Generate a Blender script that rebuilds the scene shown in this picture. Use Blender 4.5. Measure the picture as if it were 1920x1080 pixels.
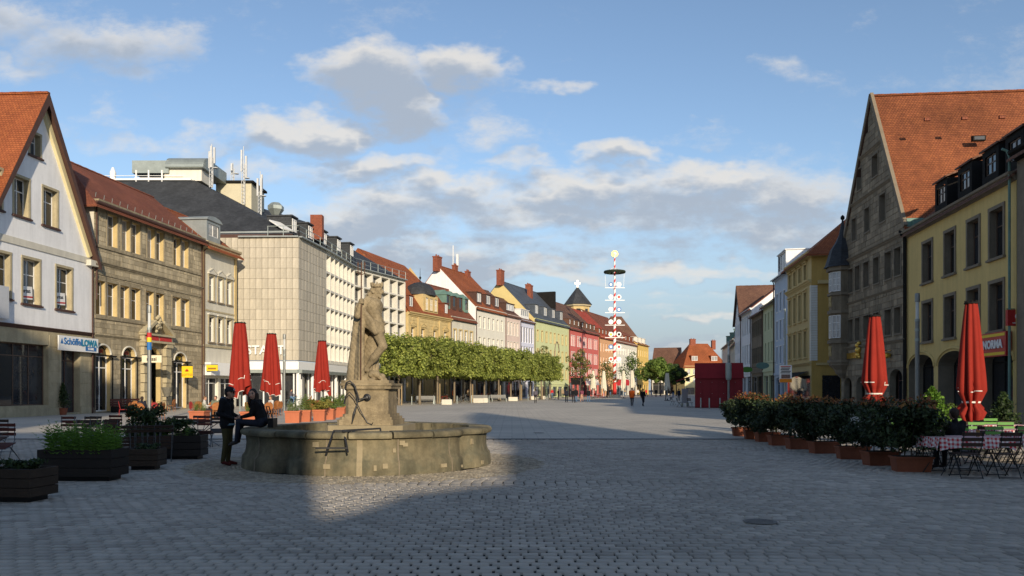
import bpy, math, random
import numpy as np
from mathutils import Vector, Matrix

for o in list(bpy.data.objects): bpy.data.objects.remove(o)
S = bpy.context.scene
COL = S.collection
R = math.radians

# ------------------------------------------------------------------ camera, sky, sun, exposure
CAM_H, FPX, HOR = 1.68, 1500.0, 730.0        # eye height, focal length and horizon in photo pixels
cam = bpy.data.cameras.new('camera'); camo = bpy.data.objects.new('camera', cam); COL.objects.link(camo)
camo.location = (0, 0, CAM_H); camo.rotation_euler = (R(90), 0, 0)
cam.sensor_width = 36; cam.lens = FPX / 1920 * 36; cam.shift_y = (HOR - 540) / 1920
cam.clip_start = .1; cam.clip_end = 4000
S.camera = camo
SUN_EL, SUN_K = 16.0, .27                     # sun behind the viewer, a little to the right
sun_az = Vector((SUN_K, -1, 0)).normalized()
sun_dir = Vector((sun_az.x * math.cos(R(SUN_EL)), sun_az.y * math.cos(R(SUN_EL)), math.sin(R(SUN_EL))))
sl = bpy.data.lights.new('sun', 'SUN'); sl.energy = 4.3; sl.angle = R(.8); sl.color = (1, .85, .64)
so = bpy.data.objects.new('sun', sl); COL.objects.link(so)
so.rotation_euler = (-sun_dir).to_track_quat('-Z', 'Y').to_euler()
S.view_settings.view_transform = 'Standard'; S.view_settings.look = 'None'
S.view_settings.exposure = 0.2; S.view_settings.gamma = 1.0; S.view_settings.use_curve_mapping = False
S.cycles.max_bounces = 6; S.cycles.diffuse_bounces = 3; S.cycles.glossy_bounces = 3
S.cycles.transparent_max_bounces = 8; S.cycles.use_denoising = True
S.cycles.sample_clamp_indirect = 4.0

def make_world():
    w = bpy.data.worlds.new('World'); S.world = w; w.use_nodes = True
    nt = w.node_tree; nt.nodes.clear(); N = nt.nodes; Lk = nt.links
    def nd(t, **k):
        n = N.new(t)
        for a, b in k.items(): setattr(n, a, b)
        return n
    def plug(v, s):
        if v is None: return
        if isinstance(v, (int, float)): s.default_value = v
        elif isinstance(v, tuple): s.default_value = v
        else: Lk.new(v, s)
    def M(op, a, b=None, c=None, clamp=False):
        n = nd('ShaderNodeMath', operation=op, use_clamp=clamp)
        plug(a, n.inputs[0]); plug(b, n.inputs[1]); plug(c, n.inputs[2]); return n.outputs[0]
    def sm(v, a, b):
        n = nd('ShaderNodeMapRange', interpolation_type='SMOOTHSTEP'); plug(v, n.inputs[0])
        n.inputs[1].default_value = a; n.inputs[2].default_value = b; return n.outputs[0]
    def comb(x, y, z):
        n = nd('ShaderNodeCombineXYZ'); plug(x, n.inputs[0]); plug(y, n.inputs[1]); plug(z, n.inputs[2]); return n.outputs[0]
    def noise(v, sc, det=6, rough=.55, dist=0.):
        n = nd('ShaderNodeTexNoise', noise_dimensions='3D'); plug(v, n.inputs['Vector']); n.inputs['Scale'].default_value = sc
        n.inputs['Detail'].default_value = det; n.inputs['Roughness'].default_value = rough; n.inputs['Distortion'].default_value = dist
        return n.outputs[0]
    sky = nd('ShaderNodeTexSky', sky_type='NISHITA', sun_disc=False, sun_elevation=R(SUN_EL), altitude=350.,
             air_density=1.0, dust_density=.7, ozone_density=1.6)
    sky.sun_rotation = math.atan2(sun_az.x, sun_az.y)
    tc = nd('ShaderNodeTexCoord'); sep = nd('ShaderNodeSeparateXYZ'); Lk.new(tc.outputs['Generated'], sep.inputs[0])
    x, y, z = sep.outputs
    zc = M('MAXIMUM', z, .012)
    # clouds: a layer seen in perspective, plus the named cumulus heaps given by their bearing and height over the horizon
    ya = M('MAXIMUM', M('ABSOLUTE', y), .02)
    a = M('DIVIDE', x, ya); b = M('DIVIDE', z, ya)
    heaps = [(700,140,105,62,.95),(745,198,85,42,.8),(868,130,78,42,.82),(562,246,118,36,.95),(225,75,150,52,.62),(260,128,90,26,.45),(1150,285,66,28,.8),
             (1050,160,70,16,.5),(300,268,150,26,.5),(700,315,90,32,.5),(1290,372,300,58,.8),(1430,345,170,40,.6),(760,398,150,42,.6),(1500,400,110,36,.55),
             (930,372,110,42,.55),(1000,440,230,30,.45),(1280,440,260,30,.5),(560,330,130,34,.42),(200,215,75,22,.38),(1480,130,70,22,.36),
             (1320,250,100,20,.36),(1120,350,150,40,.85),(1330,338,170,36,.9),(1490,372,120,40,.8),(1010,392,120,34,.75),(860,352,80,30,.6),(655,420,110,28,.6),(725,305,85,26,.6),(1190,405,220,40,.8),(1400,430,200,34,.7),(840,455,130,22,.6),(1040,505,170,16,.6),(1330,505,190,18,.65),(1180,590,130,10,.5),(1310,610,120,9,.5),(620,300,60,20,.5),(500,330,90,24,.5),(1480,510,120,14,.5),(380,240,60,16,.4),(960,300,70,18,.45),(700,480,90,18,.45),(60,120,80,26,.4),(1200,500,330,20,.5),(1030,470,300,22,.35),(950,250,60,22,.32),(1290,560,240,14,.34),(1430,300,130,26,.34),(40,40,150,40,.35)]
    v0 = comb(a, M('MULTIPLY', b, 1.9), .0)
    nwv = nd('ShaderNodeTexNoise', noise_dimensions='2D'); Lk.new(v0, nwv.inputs['Vector']); nwv.inputs['Scale'].default_value = 7.; nwv.inputs['Detail'].default_value = 4; nwv.inputs['Roughness'].default_value = .6
    wsp = nd('ShaderNodeSeparateColor'); Lk.new(nwv.outputs['Color'], wsp.inputs[0])
    aw = M('MULTIPLY_ADD', M('SUBTRACT', wsp.outputs[0], .5), .15, a); bw0 = M('MULTIPLY_ADD', M('SUBTRACT', wsp.outputs[1], .5), .085, b)
    pl = comb(M('DIVIDE', x, M('ADD', zc, .12)), M('DIVIDE', y, M('ADD', zc, .12)), 0.)
    nl = nd('ShaderNodeTexNoise', noise_dimensions='2D'); Lk.new(pl, nl.inputs['Vector']); nl.inputs['Scale'].default_value = 1.1; nl.inputs['Detail'].default_value = 4; nl.inputs['Roughness'].default_value = .6
    nf = nd('ShaderNodeTexNoise', noise_dimensions='2D'); Lk.new(v0, nf.inputs['Vector']); nf.inputs['Scale'].default_value = 13.; nf.inputs['Detail'].default_value = 6; nf.inputs['Roughness'].default_value = .68
    fuzz = M('MULTIPLY_ADD', M('SUBTRACT', nf.outputs[0], .5), 1.15, M('MULTIPLY', M('SUBTRACT', nl.outputs[0], .45), 1.0))
    band = nd('ShaderNodeTexNoise', noise_dimensions='2D'); Lk.new(comb(M('MULTIPLY', a, 2.6), M('MULTIPLY', b, 15.), 0.), band.inputs['Vector']); band.inputs['Scale'].default_value = 1.15; band.inputs['Detail'].default_value = 4; band.inputs['Roughness'].default_value = .58
    low = M('SUBTRACT', 1., sm(b, .1, .3))                 # flat banks of stratus low over the horizon
    fuzz = M('MULTIPLY_ADD', M('MULTIPLY', M('SUBTRACT', band.outputs[0], .40), low), 2.1, fuzz)
    def density(db):
        tot = None
        for (px, py, rx, ry, k) in heaps:
            da = M('MULTIPLY_ADD', aw, FPX / rx, -(px - 960) / rx)
            d2 = M('MULTIPLY_ADD', bw0, FPX / ry, -(HOR - py) / ry - db * FPX / ry)
            q = M('MULTIPLY_ADD', da, da, M('MULTIPLY', d2, d2))
            g = M('MULTIPLY_ADD', q, -.55 * k, k * 1.12)
            tot = g if tot is None else M('MAXIMUM', tot, g)
        return M('ADD', M('MAXIMUM', tot, 0.), fuzz)
    d0 = density(0.0); d1 = density(-.02)
    mask = M('MULTIPLY', sm(d0, .07, .95), .9)
    shade = sm(M('SUBTRACT', M('MULTIPLY', d1, 1.0), M('MULTIPLY', d0, .35)), .06, .62)   # thick cloud above: grey base
    thick = sm(d0, .45, 1.0)
    def mixc(f, A, B):
        n = nd('ShaderNodeMix', data_type='RGBA'); plug(f, n.inputs[0]); plug(A, n.inputs[6]); plug(B, n.inputs[7]); return n.outputs[2]
    ccol = mixc(shade, (5.7, 5.5, 5.2, 1), (3.0, 3.4, 4.0, 1))
    hz = sm(z, .0, .27)
    sk = mixc(1.0, sky.outputs[0], (1, 1, 1, 1)); mm = sk.node; mm.blend_type = 'MULTIPLY'; plug((1.13, 1.13, 1.16, 1), mm.inputs[7])
    skyc = mixc(M('MULTIPLY', M('SUBTRACT', 1., hz), .93), mm.outputs[2], (2.6, 3.1, 3.7, 1))
    out = mixc(mask, skyc, ccol)
    bg = nd('ShaderNodeBackground'); Lk.new(out, bg.inputs[0]); bg.inputs[1].default_value = .122
    wo = nd('ShaderNodeOutputWorld'); Lk.new(bg.outputs[0], wo.inputs[0])
    w.cycles.sampling_method = 'NONE'
make_world()

# ------------------------------------------------------------------ materials
MATS = {}
def pm(name, col, rough=.8, var=.14, scale=1.5, bump=0., bscale=30., spec=.3, metal=0., kind=None, col2=None, rnd=.0, attr=0., extra=None, streak=0., trans=0.):
    """procedural material: base colour with two scales of noise, streaks, per-object and per-piece variation"""
    if name in MATS: return MATS[name]
    m = bpy.data.materials.new(name); m.use_nodes = True; MATS[name] = m
    nt = m.node_tree; N = nt.nodes; Lk = nt.links; bs = N['Principled BSDF']
    bs.inputs['Roughness'].default_value = rough; bs.inputs['Metallic'].default_value = metal
    bs.inputs['Specular IOR Level'].default_value = spec
    tc = N.new('ShaderNodeTexCoord'); vec = tc.outputs['Object']
    def nz(sc, det=5, v=None):
        n = N.new('ShaderNodeTexNoise'); n.inputs['Scale'].default_value = sc; n.inputs['Detail'].default_value = det
        n.inputs['Roughness'].default_value = .62; Lk.new(v or vec, n.inputs['Vector']); return n.outputs[0]
    def mr(v, a, b, c, d):
        n = N.new('ShaderNodeMapRange'); Lk.new(v, n.inputs[0])
        for i, q in enumerate((a, b, c, d)): n.inputs[i + 1].default_value = q
        return n.outputs[0]
    def mul(a, b):
        n = N.new('ShaderNodeMath'); n.operation = 'MULTIPLY'
        for i, q in enumerate((a, b)):
            if isinstance(q, (int, float)): n.inputs[i].default_value = q
            else: Lk.new(q, n.inputs[i])
        return n.outputs[0]
    c4 = (*col, 1); base = None; height = None
    if kind in ('tile', 'slate', 'block', 'board', 'pave', 'gingham', 'wicker'):
        br = N.new('ShaderNodeTexBrick'); uv = N.new('ShaderNodeUVMap'); uv.uv_map = 'UVMap'
        src = uv.outputs[0]
        if kind == 'pave': src = vec
        Lk.new(src, br.inputs['Vector']); br.inputs['Scale'].default_value = 1.
        c2 = col2 or tuple(q * .72 for q in col)
        br.inputs['Color1'].default_value = c4; br.inputs['Color2'].default_value = (*c2, 1)
        P = {'tile': (.2, .17, .012, .35), 'slate': (.3, .2, .008, .6), 'block': (.75, .36, .012, .7), 'board': (3., .14, .008, .6),
             'pave': (.62, .31, .007, .75), 'gingham': (.1, .1, .0, 1), 'wicker': (.05, .02, .004, .4)}[kind]
        bw, rh, ms, mk = extra or P
        br.inputs['Brick Width'].default_value = bw; br.inputs['Row Height'].default_value = rh
        br.inputs['Mortar Size'].default_value = ms; br.inputs['Mortar Smooth'].default_value = .3
        br.inputs['Mortar'].default_value = (*[q * mk for q in col], 1)
        base = br.outputs[0]; height = br.outputs[1]
        if kind in ('tile', 'slate'):          # lower edge of each course stands proud
            sp = N.new('ShaderNodeSeparateXYZ'); Lk.new(src, sp.inputs[0])
            fr = N.new('ShaderNodeMath'); fr.operation = 'FRACT'; Lk.new(mul(sp.outputs[1], 1. / rh), fr.inputs[0])
            ad = N.new('ShaderNodeMath'); ad.operation = 'ADD'; Lk.new(mul(fr.outputs[0], .8), ad.inputs[0]); Lk.new(height, ad.inputs[1])
            height = ad.outputs[0]
    big = mr(nz(scale), .3, .72, 1 - var, 1 + var); fine = mr(nz(scale * 9, 4), .3, .7, 1 - var * .5, 1 + var * .5)
    f = mul(big, fine)
    if streak:
        mp = N.new('ShaderNodeMapping'); mp.inputs['Scale'].default_value = (1.6, 1.6, .18); Lk.new(vec, mp.inputs[0])
        f = mul(f, mr(nz(1.6, 5, mp.outputs[0]), .4, .75, 1 + streak * .25, 1 - streak))
    if rnd:
        oi = N.new('ShaderNodeObjectInfo'); f = mul(f, mr(oi.outputs['Random'], 0, 1, 1 - rnd, 1 + rnd))
    if attr:
        at = N.new('ShaderNodeAttribute'); at.attribute_name = 'rnd'; f = mul(f, mr(at.outputs['Fac'], 0, 1, 1 - attr, 1 + attr))
    mx = N.new('ShaderNodeMix'); mx.data_type = 'RGBA'; mx.blend_type = 'MULTIPLY'; mx.inputs[0].default_value = 1
    if base is None and col2 is not None:
        m2 = N.new('ShaderNodeMix'); m2.data_type = 'RGBA'; m2.inputs[6].default_value = c4; m2.inputs[7].default_value = (*col2, 1)
        if attr: Lk.new(at.outputs['Fac'], m2.inputs[0])
        else: Lk.new(mr(nz(scale * 2.3), .42, .62, 0, 1), m2.inputs[0])
        base = m2.outputs[2]
    if base is None: mx.inputs[6].default_value = c4
    else: Lk.new(base, mx.inputs[6])
    Lk.new(f, mx.inputs[7]); Lk.new(mx.outputs[2], bs.inputs['Base Color'])
    if bump or height is not None:
        bp = N.new('ShaderNodeBump'); bp.inputs['Distance'].default_value = .02; bp.inputs['Strength'].default_value = bump or .5
        hh = nz(bscale, 4)
        if height is not None:
            s = N.new('ShaderNodeMath'); s.operation = 'MULTIPLY_ADD'; Lk.new(hh, s.inputs[0]); s.inputs[1].default_value = .35
            inv = mul(height, -1.) if kind not in ('tile', 'slate') else mul(height, -1.); Lk.new(inv, s.inputs[2]); hh = s.outputs[0]
        Lk.new(hh, bp.inputs['Height']); Lk.new(bp.outputs[0], bs.inputs['Normal'])
    if trans:
        tr = N.new('ShaderNodeBsdfTranslucent'); Lk.new(mx.outputs[2], tr.inputs[0]); ms = N.new('ShaderNodeMixShader'); ms.inputs[0].default_value = trans
        Lk.new(bs.outputs[0], ms.inputs[1]); Lk.new(tr.outputs[0], ms.inputs[2]); Lk.new(ms.outputs[0], N['Material Output'].inputs[0])
    return m

def glass(name, col, rough=.04, curtain=0.):
    m = pm(name, col, rough, .3, .8, spec=.7, rnd=.45)
    return m
G_DARK = glass('window glass dark', (.02, .024, .03)); G_MID = glass('window glass grey', (.09, .1, .115), .06)
G_CURT = glass('window glass over net curtain', (.36, .36, .35), .12)

# ------------------------------------------------------------------ mesh helpers
class MB:
    def __init__(s): s.v = []; s.f = []; s.m = []
    def poly(s, pts, mi=0):
        i = len(s.v); s.v += [tuple(p) for p in pts]; s.f.append(tuple(range(i, i + len(pts)))); s.m.append(mi); return s
    def box(s, x0, x1, y0, y1, z0, z1, mi=0, skip=''):
        i = len(s.v)
        s.v += [(x0,y0,z0),(x1,y0,z0),(x1,y1,z0),(x0,y1,z0),(x0,y0,z1),(x1,y0,z1),(x1,y1,z1),(x0,y1,z1)]
        for k, q in (('b',(0,3,2,1)),('t',(4,5,6,7)),('f',(0,1,5,4)),('r',(1,2,6,5)),('k',(2,3,7,6)),('l',(3,0,4,7))):
            if k not in skip: s.f.append(tuple(i + j for j in q)); s.m.append(mi)
        return s
    def obox(s, c, ax, ay, az, mi=0):
        """box from a centre and three half-axis vectors"""
        c, ax, ay, az = map(Vector, (c, ax, ay, az)); i = len(s.v)
        for sx, sy, sz in ((-1,-1,-1),(1,-1,-1),(1,1,-1),(-1,1,-1),(-1,-1,1),(1,-1,1),(1,1,1),(-1,1,1)): s.v.append(tuple(c + ax*sx + ay*sy + az*sz))
        for q in ((0,3,2,1),(4,5,6,7),(0,1,5,4),(1,2,6,5),(2,3,7,6),(3,0,4,7)): s.f.append(tuple(i + j for j in q)); s.m.append(mi)
        return s
    def bar(s, a, b, w, h, mi=0, up=(0, 0, 1)):
        a, b = Vector(a), Vector(b); d = b - a
        if d.length < 1e-6: return s
        t = d.normalized(); u = Vector(up)
        if abs(t.dot(u)) > .98: u = Vector((0, 1, 0))
        n = t.cross(u).normalized(); k = n.cross(t)
        return s.obox((a + b) / 2, d / 2, n * (w / 2), k * (h / 2), mi)
    def prism(s, poly, z0, z1, mi=0, top=True, bot=True):
        n = len(poly); i = len(s.v)
        s.v += [(x, y, z0) for x, y in poly] + [(x, y, z1) for x, y in poly]
        for k in range(n): s.f.append((i + k, i + (k + 1) % n, i + n + (k + 1) % n, i + n + k)); s.m.append(mi)
        if top: s.f.append(tuple(i + n + k for k in range(n))); s.m.append(mi)
        if bot: s.f.append(tuple(i + k for k in reversed(range(n)))); s.m.append(mi)
        return s
    def ext(s, prof, u0, u1, mi=0):
        """profile in (y, z) swept along x from u0 to u1, capped"""
        n = len(prof); i = len(s.v)
        s.v += [(u0, y, z) for y, z in prof] + [(u1, y, z) for y, z in prof]
        for k in range(n): s.f.append((i + k, i + (k + 1) % n, i + n + (k + 1) % n, i + n + k)); s.m.append(mi)
        s.f.append(tuple(i + k for k in reversed(range(n)))); s.m.append(mi); s.f.append(tuple(i + n + k for k in range(n))); s.m.append(mi)
        return s
    def tube(s, pts, rad, n=8, mi=0, cap=True):
        pts = [Vector(p) for p in pts]; m = len(pts)
        if not hasattr(rad, '__len__'): rad = [rad] * m
        i = len(s.v); ref = None
        for k, p in enumerate(pts):
            t = (pts[min(k + 1, m - 1)] - pts[max(k - 1, 0)]).normalized()
            if ref is None: ref = Vector((1, 0, 0)) if abs(t.x) < .9 else Vector((0, 1, 0))
            a = (ref - t * ref.dot(t)).normalized(); b = t.cross(a); ref = a
            for j in range(n):
                q = 2 * math.pi * j / n; s.v.append(tuple(p + (a * math.cos(q) + b * math.sin(q)) * rad[k]))
        for k in range(m - 1):
            for j in range(n): s.f.append((i+k*n+j, i+k*n+(j+1)%n, i+(k+1)*n+(j+1)%n, i+(k+1)*n+j)); s.m.append(mi)
        if cap:
            s.f.append(tuple(i + j for j in reversed(range(n)))); s.m.append(mi)
            s.f.append(tuple(i + (m - 1) * n + j for j in range(n))); s.m.append(mi)
        return s
    def lathe(s, prof, n=16, c=(0, 0, 0), mi=0, cap=True):
        i = len(s.v); m = len(prof)
        for r, z in prof:
            for j in range(n):
                q = 2 * math.pi * (j + .5) / n; s.v.append((c[0] + r * math.cos(q), c[1] + r * math.sin(q), c[2] + z))
        for k in range(m - 1):
            for j in range(n): s.f.append((i+k*n+j, i+k*n+(j+1)%n, i+(k+1)*n+(j+1)%n, i+(k+1)*n+j)); s.m.append(mi)
        if cap:
            s.f.append(tuple(i + j for j in reversed(range(n)))); s.m.append(mi)
            s.f.append(tuple(i + (m - 1) * n + j for j in range(n))); s.m.append(mi)
        return s
    def mesh(s, name, mats, smooth=False, uv=True):
        me = bpy.data.meshes.new(name); me.from_pydata(s.v, [], s.f); me.update()
        if not isinstance(mats, (list, tuple)): mats = [mats]
        for m in mats: me.materials.append(m)
        if len(mats) > 1: me.polygons.foreach_set('material_index', s.m)
        if smooth: me.shade_smooth(); 
        if smooth == 'auto': me.set_sharp_from_angle(angle=R(40))
        if uv:
            ul = me.uv_layers.new(name='UVMap'); V = s.v; buf = []
            for p in me.polygons:
                n = p.normal
                h = Vector((n.y, -n.x, 0)) if abs(n.z) < .985 else Vector((1, 0, 0))
                h.normalize()
                if h.x < -.3 or (abs(h.x) <= .3 and h.y < 0): h = -h
                k = n.cross(h)
                if k.z < 0 or (abs(k.z) < 1e-6 and k.y < 0): k = -k
                for vi in p.vertices:
                    q = V[vi]; buf += (q[0]*h.x + q[1]*h.y + q[2]*h.z, q[0]*k.x + q[1]*k.y + q[2]*k.z)
            ul.data.foreach_set('uv', buf)
        return me
    def build(s, name, mats, parent=None, loc=(0, 0, 0), smooth=False, uv=True):
        return obj(name, s.mesh(name, mats, smooth, uv), parent, loc)

def obj(name, me, parent=None, loc=(0, 0, 0), rot=(0, 0, 0)):
    o = bpy.data.objects.new(name, me); COL.objects.link(o)
    o.location = loc; o.rotation_euler = rot
    if parent is not None: o.parent = parent
    return o
def tag(o, label=None, cat=None, group=None, kind=None):
    if label: o['label'] = label
    if cat: o['category'] = cat
    if group: o['group'] = group
    if kind: o['kind'] = kind
    return o
def thing(name, label, cat, loc=(0, 0, 0), rz=0., group=None):
    return tag(obj(name, None, None, loc, (0, 0, rz)), label, cat, group)
def dup(o, loc=None, rz=None, label=None, parent=None, top=True):
    c = o.copy(); COL.objects.link(c)
    if parent is not None: c.parent = parent
    if loc is not None: c.location = loc
    if rz is not None: c.rotation_euler = (o.rotation_euler[0], o.rotation_euler[1], rz)
    if label: c['label'] = label
    for ch in o.children: dup(ch, parent=c)
    return c
def structure(o): o['kind'] = 'structure'; return o
def stuffpart(o): o['kind'] = 'stuff'; return o
def at(px, Y, z=0.): return ((px - 960) / FPX * Y, Y, z)          # a bearing in the photo and a distance -> a place on the ground
def gnd(px, py): Y = CAM_H * FPX / (py - HOR); return ((px - 960) / FPX * Y, Y, 0.)
def text(name, body, size, mat, parent, loc, rot=(R(90), 0, 0), ext=.01, align='CENTER', sx=1., bold=0.):
    cu = bpy.data.curves.new(name, 'FONT'); cu.body = body; cu.size = size; cu.extrude = ext; cu.align_x = align; cu.align_y = 'CENTER'
    cu.offset = bold; cu.resolution_u = 3
    t = bpy.data.objects.new(name, cu); COL.objects.link(t); dg = bpy.context.evaluated_depsgraph_get(); me = bpy.data.meshes.new_from_object(t.evaluated_get(dg)); bpy.data.objects.remove(t)
    me.materials.clear(); me.materials.append(mat); o = obj(name, me, parent, loc, rot); o.scale = (sx, 1, 1); return o
# ------------------------------------------------------------------ building kit
rng = random.Random(7)
def clip_poly(pts, planes):
    """keep the side a*u + b*z <= c of each plane; pts are (u, z)"""
    for a, b, c in planes:
        out = []
        for i, p in enumerate(pts):
            q = pts[(i + 1) % len(pts)]; dp = a*p[0] + b*p[1] - c; dq = a*q[0] + b*q[1] - c
            if dp <= 1e-9: out.append(p)
            if (dp < -1e-9 and dq > 1e-9) or (dp > 1e-9 and dq < -1e-9):
                t = dp / (dp - dq); out.append((p[0] + (q[0]-p[0])*t, p[1] + (q[1]-p[1])*t))
        pts = out
        if len(pts) < 3: return []
    return pts

def set_rnd(me, vals):
    a = me.attributes.new('rnd', 'FLOAT', 'FACE'); a.data.foreach_set('value', vals)

class House:
    """a building standing along the line p0 -> p1 (left to right seen from the square); local x along the front, y into the house"""
    def __init__(s, name, label, p0, p1, cat='house', group=None):
        s.p0 = Vector(p0); s.p1 = Vector(p1); d = s.p1 - s.p0; s.L = d.length; s.d = d / s.L
        s.e = thing(name, label, cat, (p0[0], p0[1], 0), math.atan2(d.y, d.x), group)
    def u(s, px):
        a = (px - 960) / FPX
        return (a * s.p0.y - s.p0.x) / (s.d.x - a * s.d.y)
    def z(s, px, py): return CAM_H + (HOR - py) / FPX * (s.p0.y + s.d.y * s.u(px))
    def R(s, x0, x1, y0, y1, **k):
        m = (x0 + x1) / 2; u0, u1 = sorted((s.u(x0), s.u(x1)))
        return dict(u0=u0, u1=u1, v0=s.z(m, y1), v1=s.z(m, y0), **k)
    # -------- walls
    def wall(s, mat, z0, z1, ops=(), u0=0., u1=None, y=0., clip=(), rev=.25, name='wall', rmat=None, parent=None):
        u1 = s.L if u1 is None else u1
        us = sorted({round(q, 4) for q in [u0, u1] + [o['u0'] for o in ops] + [o['u1'] for o in ops] if u0 - 1e-6 <= q <= u1 + 1e-6})
        vs = sorted({round(q, 4) for q in [z0, z1] + [o['v0'] for o in ops] + [o['v1'] for o in ops] if z0 - 1e-6 <= q <= z1 + 1e-6})
        b = MB()
        for i in range(len(us) - 1):
            for j in range(len(vs) - 1):
                cu, cv = (us[i] + us[i+1]) / 2, (vs[j] + vs[j+1]) / 2
                if any(o['u0'] < cu < o['u1'] and o['v0'] < cv < o['v1'] for o in ops): continue
                q = clip_poly([(us[i], vs[j]), (us[i+1], vs[j]), (us[i+1], vs[j+1]), (us[i], vs[j+1])], clip)
                if q: b.poly([(p[0], y, p[1]) for p in q])
        for o in ops:
            r = o.get('rev', rev); A, B, C, D = o['u0'], o['u1'], max(o['v0'], z0), o['v1']; h = o.get('arch', 0)
            b.poly([(A, y, C), (A, y, D - h), (A, y + r, D - h), (A, y + r, C)], 1); b.poly([(B, y, C), (B, y + r, C), (B, y + r, D - h), (B, y, D - h)], 1)
            b.poly([(A, y, C), (A, y + r, C), (B, y + r, C), (B, y, C)], 1)
            if not h: b.poly([(A, y, D), (B, y, D), (B, y + r, D), (A, y + r, D)], 1)
            else:
                n = 12; pts = [((A + B) / 2 - (B - A) / 2 * math.cos(math.pi * k / n), D - h + h * math.sin(math.pi * k / n)) for k in range(n + 1)]
                for k in range(n):
                    (ua, va), (ub, vb) = pts[k], pts[k + 1]
                    b.poly([(ua, y, va), (ub, y, vb), (ub, y, D), (ua, y, D)]); b.poly([(ua, y, va), (ua, y + r, va), (ub, y + r, vb), (ub, y, vb)], 1)
        return b.build(name, [mat, rmat or mat], parent or s.e)
    def sides(s, mat, D, ze, zr=None, yr=None, hip=(0, 0), z0=0, lmat=None, rmat=None):
        for u, hp, mm in ((0, hip[0], lmat or mat), (s.L, hip[1], rmat or mat)):
            p = [(u, 0.0, z0), (u, D, z0), (u, D, ze)] + ([(u, yr, zr - .12)] if zr and not hp else []) + [(u, 0.0, ze)]
            if u == 0: p.reverse()
            p = [(q[0] + (.004 if u == 0 else -.004), q[1] + (.004 if q[1] == 0 else 0), q[2]) for q in p]
            MB().poly(p).build('side_wall', mm, s.e)
        MB().poly([(0, D, z0), (0, D, ze), (s.L, D, ze), (s.L, D, z0)]).build('back_wall', mat, s.e)
    def roof(s, mat, ze, zr, yr, D, ov=.4, gl=.1, gr=.1, hip=(0, 0), t=.14, trim=None):
        L = s.L; sl = (zr - ze) / yr; b = MB()
        fe = (-ov, ze - ov * sl); slb = (zr - ze) / (D - yr); be = (D + ov, ze - ov * slb)
        l0 = -gl if not hip[0] else -ov; r0 = L + gr if not hip[1] else L + ov
        lr = hip[0] if hip[0] else -gl; rr = L - hip[1] if hip[1] else L + gr
        top = [[(l0, *fe), (r0, *fe), (rr, yr, zr), (lr, yr, zr)], [(r0, *be), (l0, *be), (lr, yr, zr), (rr, yr, zr)]]
        if hip[0]: top.append([(l0, *be), (l0, *fe), (lr, yr, zr)])
        if hip[1]: top.append([(r0, *fe), (r0, *be), (rr, yr, zr)])
        for p in top: s.slab(b, p, t)
        o = b.build('roof', [mat, M_dbrown], s.e)
        # ridge tiles
        rb = MB(); n = max(3, int((rr - lr) / .42))
        for k in range(n):
            a0 = lr + (rr - lr) * k / n; a1 = lr + (rr - lr) * (k + 1) / n + .03
            rb.ext([(yr - .13, zr - .06), (yr + .13, zr - .06), (yr + .07, zr + .05 + .012 * (k % 2)), (yr - .07, zr + .05 + .012 * (k % 2))], a0, a1)
        stuffpart(rb.build('ridge_tiles', mat, o))
        s.roofobj = o; s.rf = (ze, sl, fe)
        return o
    def slab(s, b, p, t):
        n = len(p); b.poly(p); b.poly([(q[0], q[1], q[2] - t) for q in reversed(p)], 1)
        for k in range(n):
            q, r = p[k], p[(k + 1) % n]; b.poly([(q[0], q[1], q[2] - t), (r[0], r[1], r[2] - t), r, q])
    def cornice(s, mat, z, prof=None, u0=None, u1=None, k=1., name='cornice', y=0.):
        prof = prof or [(0, 0), (-.08, 0), (-.1, .08), (-.22, .16), (-.25, .26), (-.38, .34), (-.4, .46), (0, .46)]
        return MB().ext([(y + a * k + .002, z + c * k) for a, c in prof], -.03 if u0 is None else u0, (s.L + .03) if u1 is None else u1).build(name, mat, s.e)
    def band(s, mat, z, h=.18, p=.06, u0=0., u1=None, name='string_course', y=0.):
        return MB().box(u0, s.L if u1 is None else u1, y - p, y + .01, z, z + h).build(name, mat, s.e)
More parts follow.
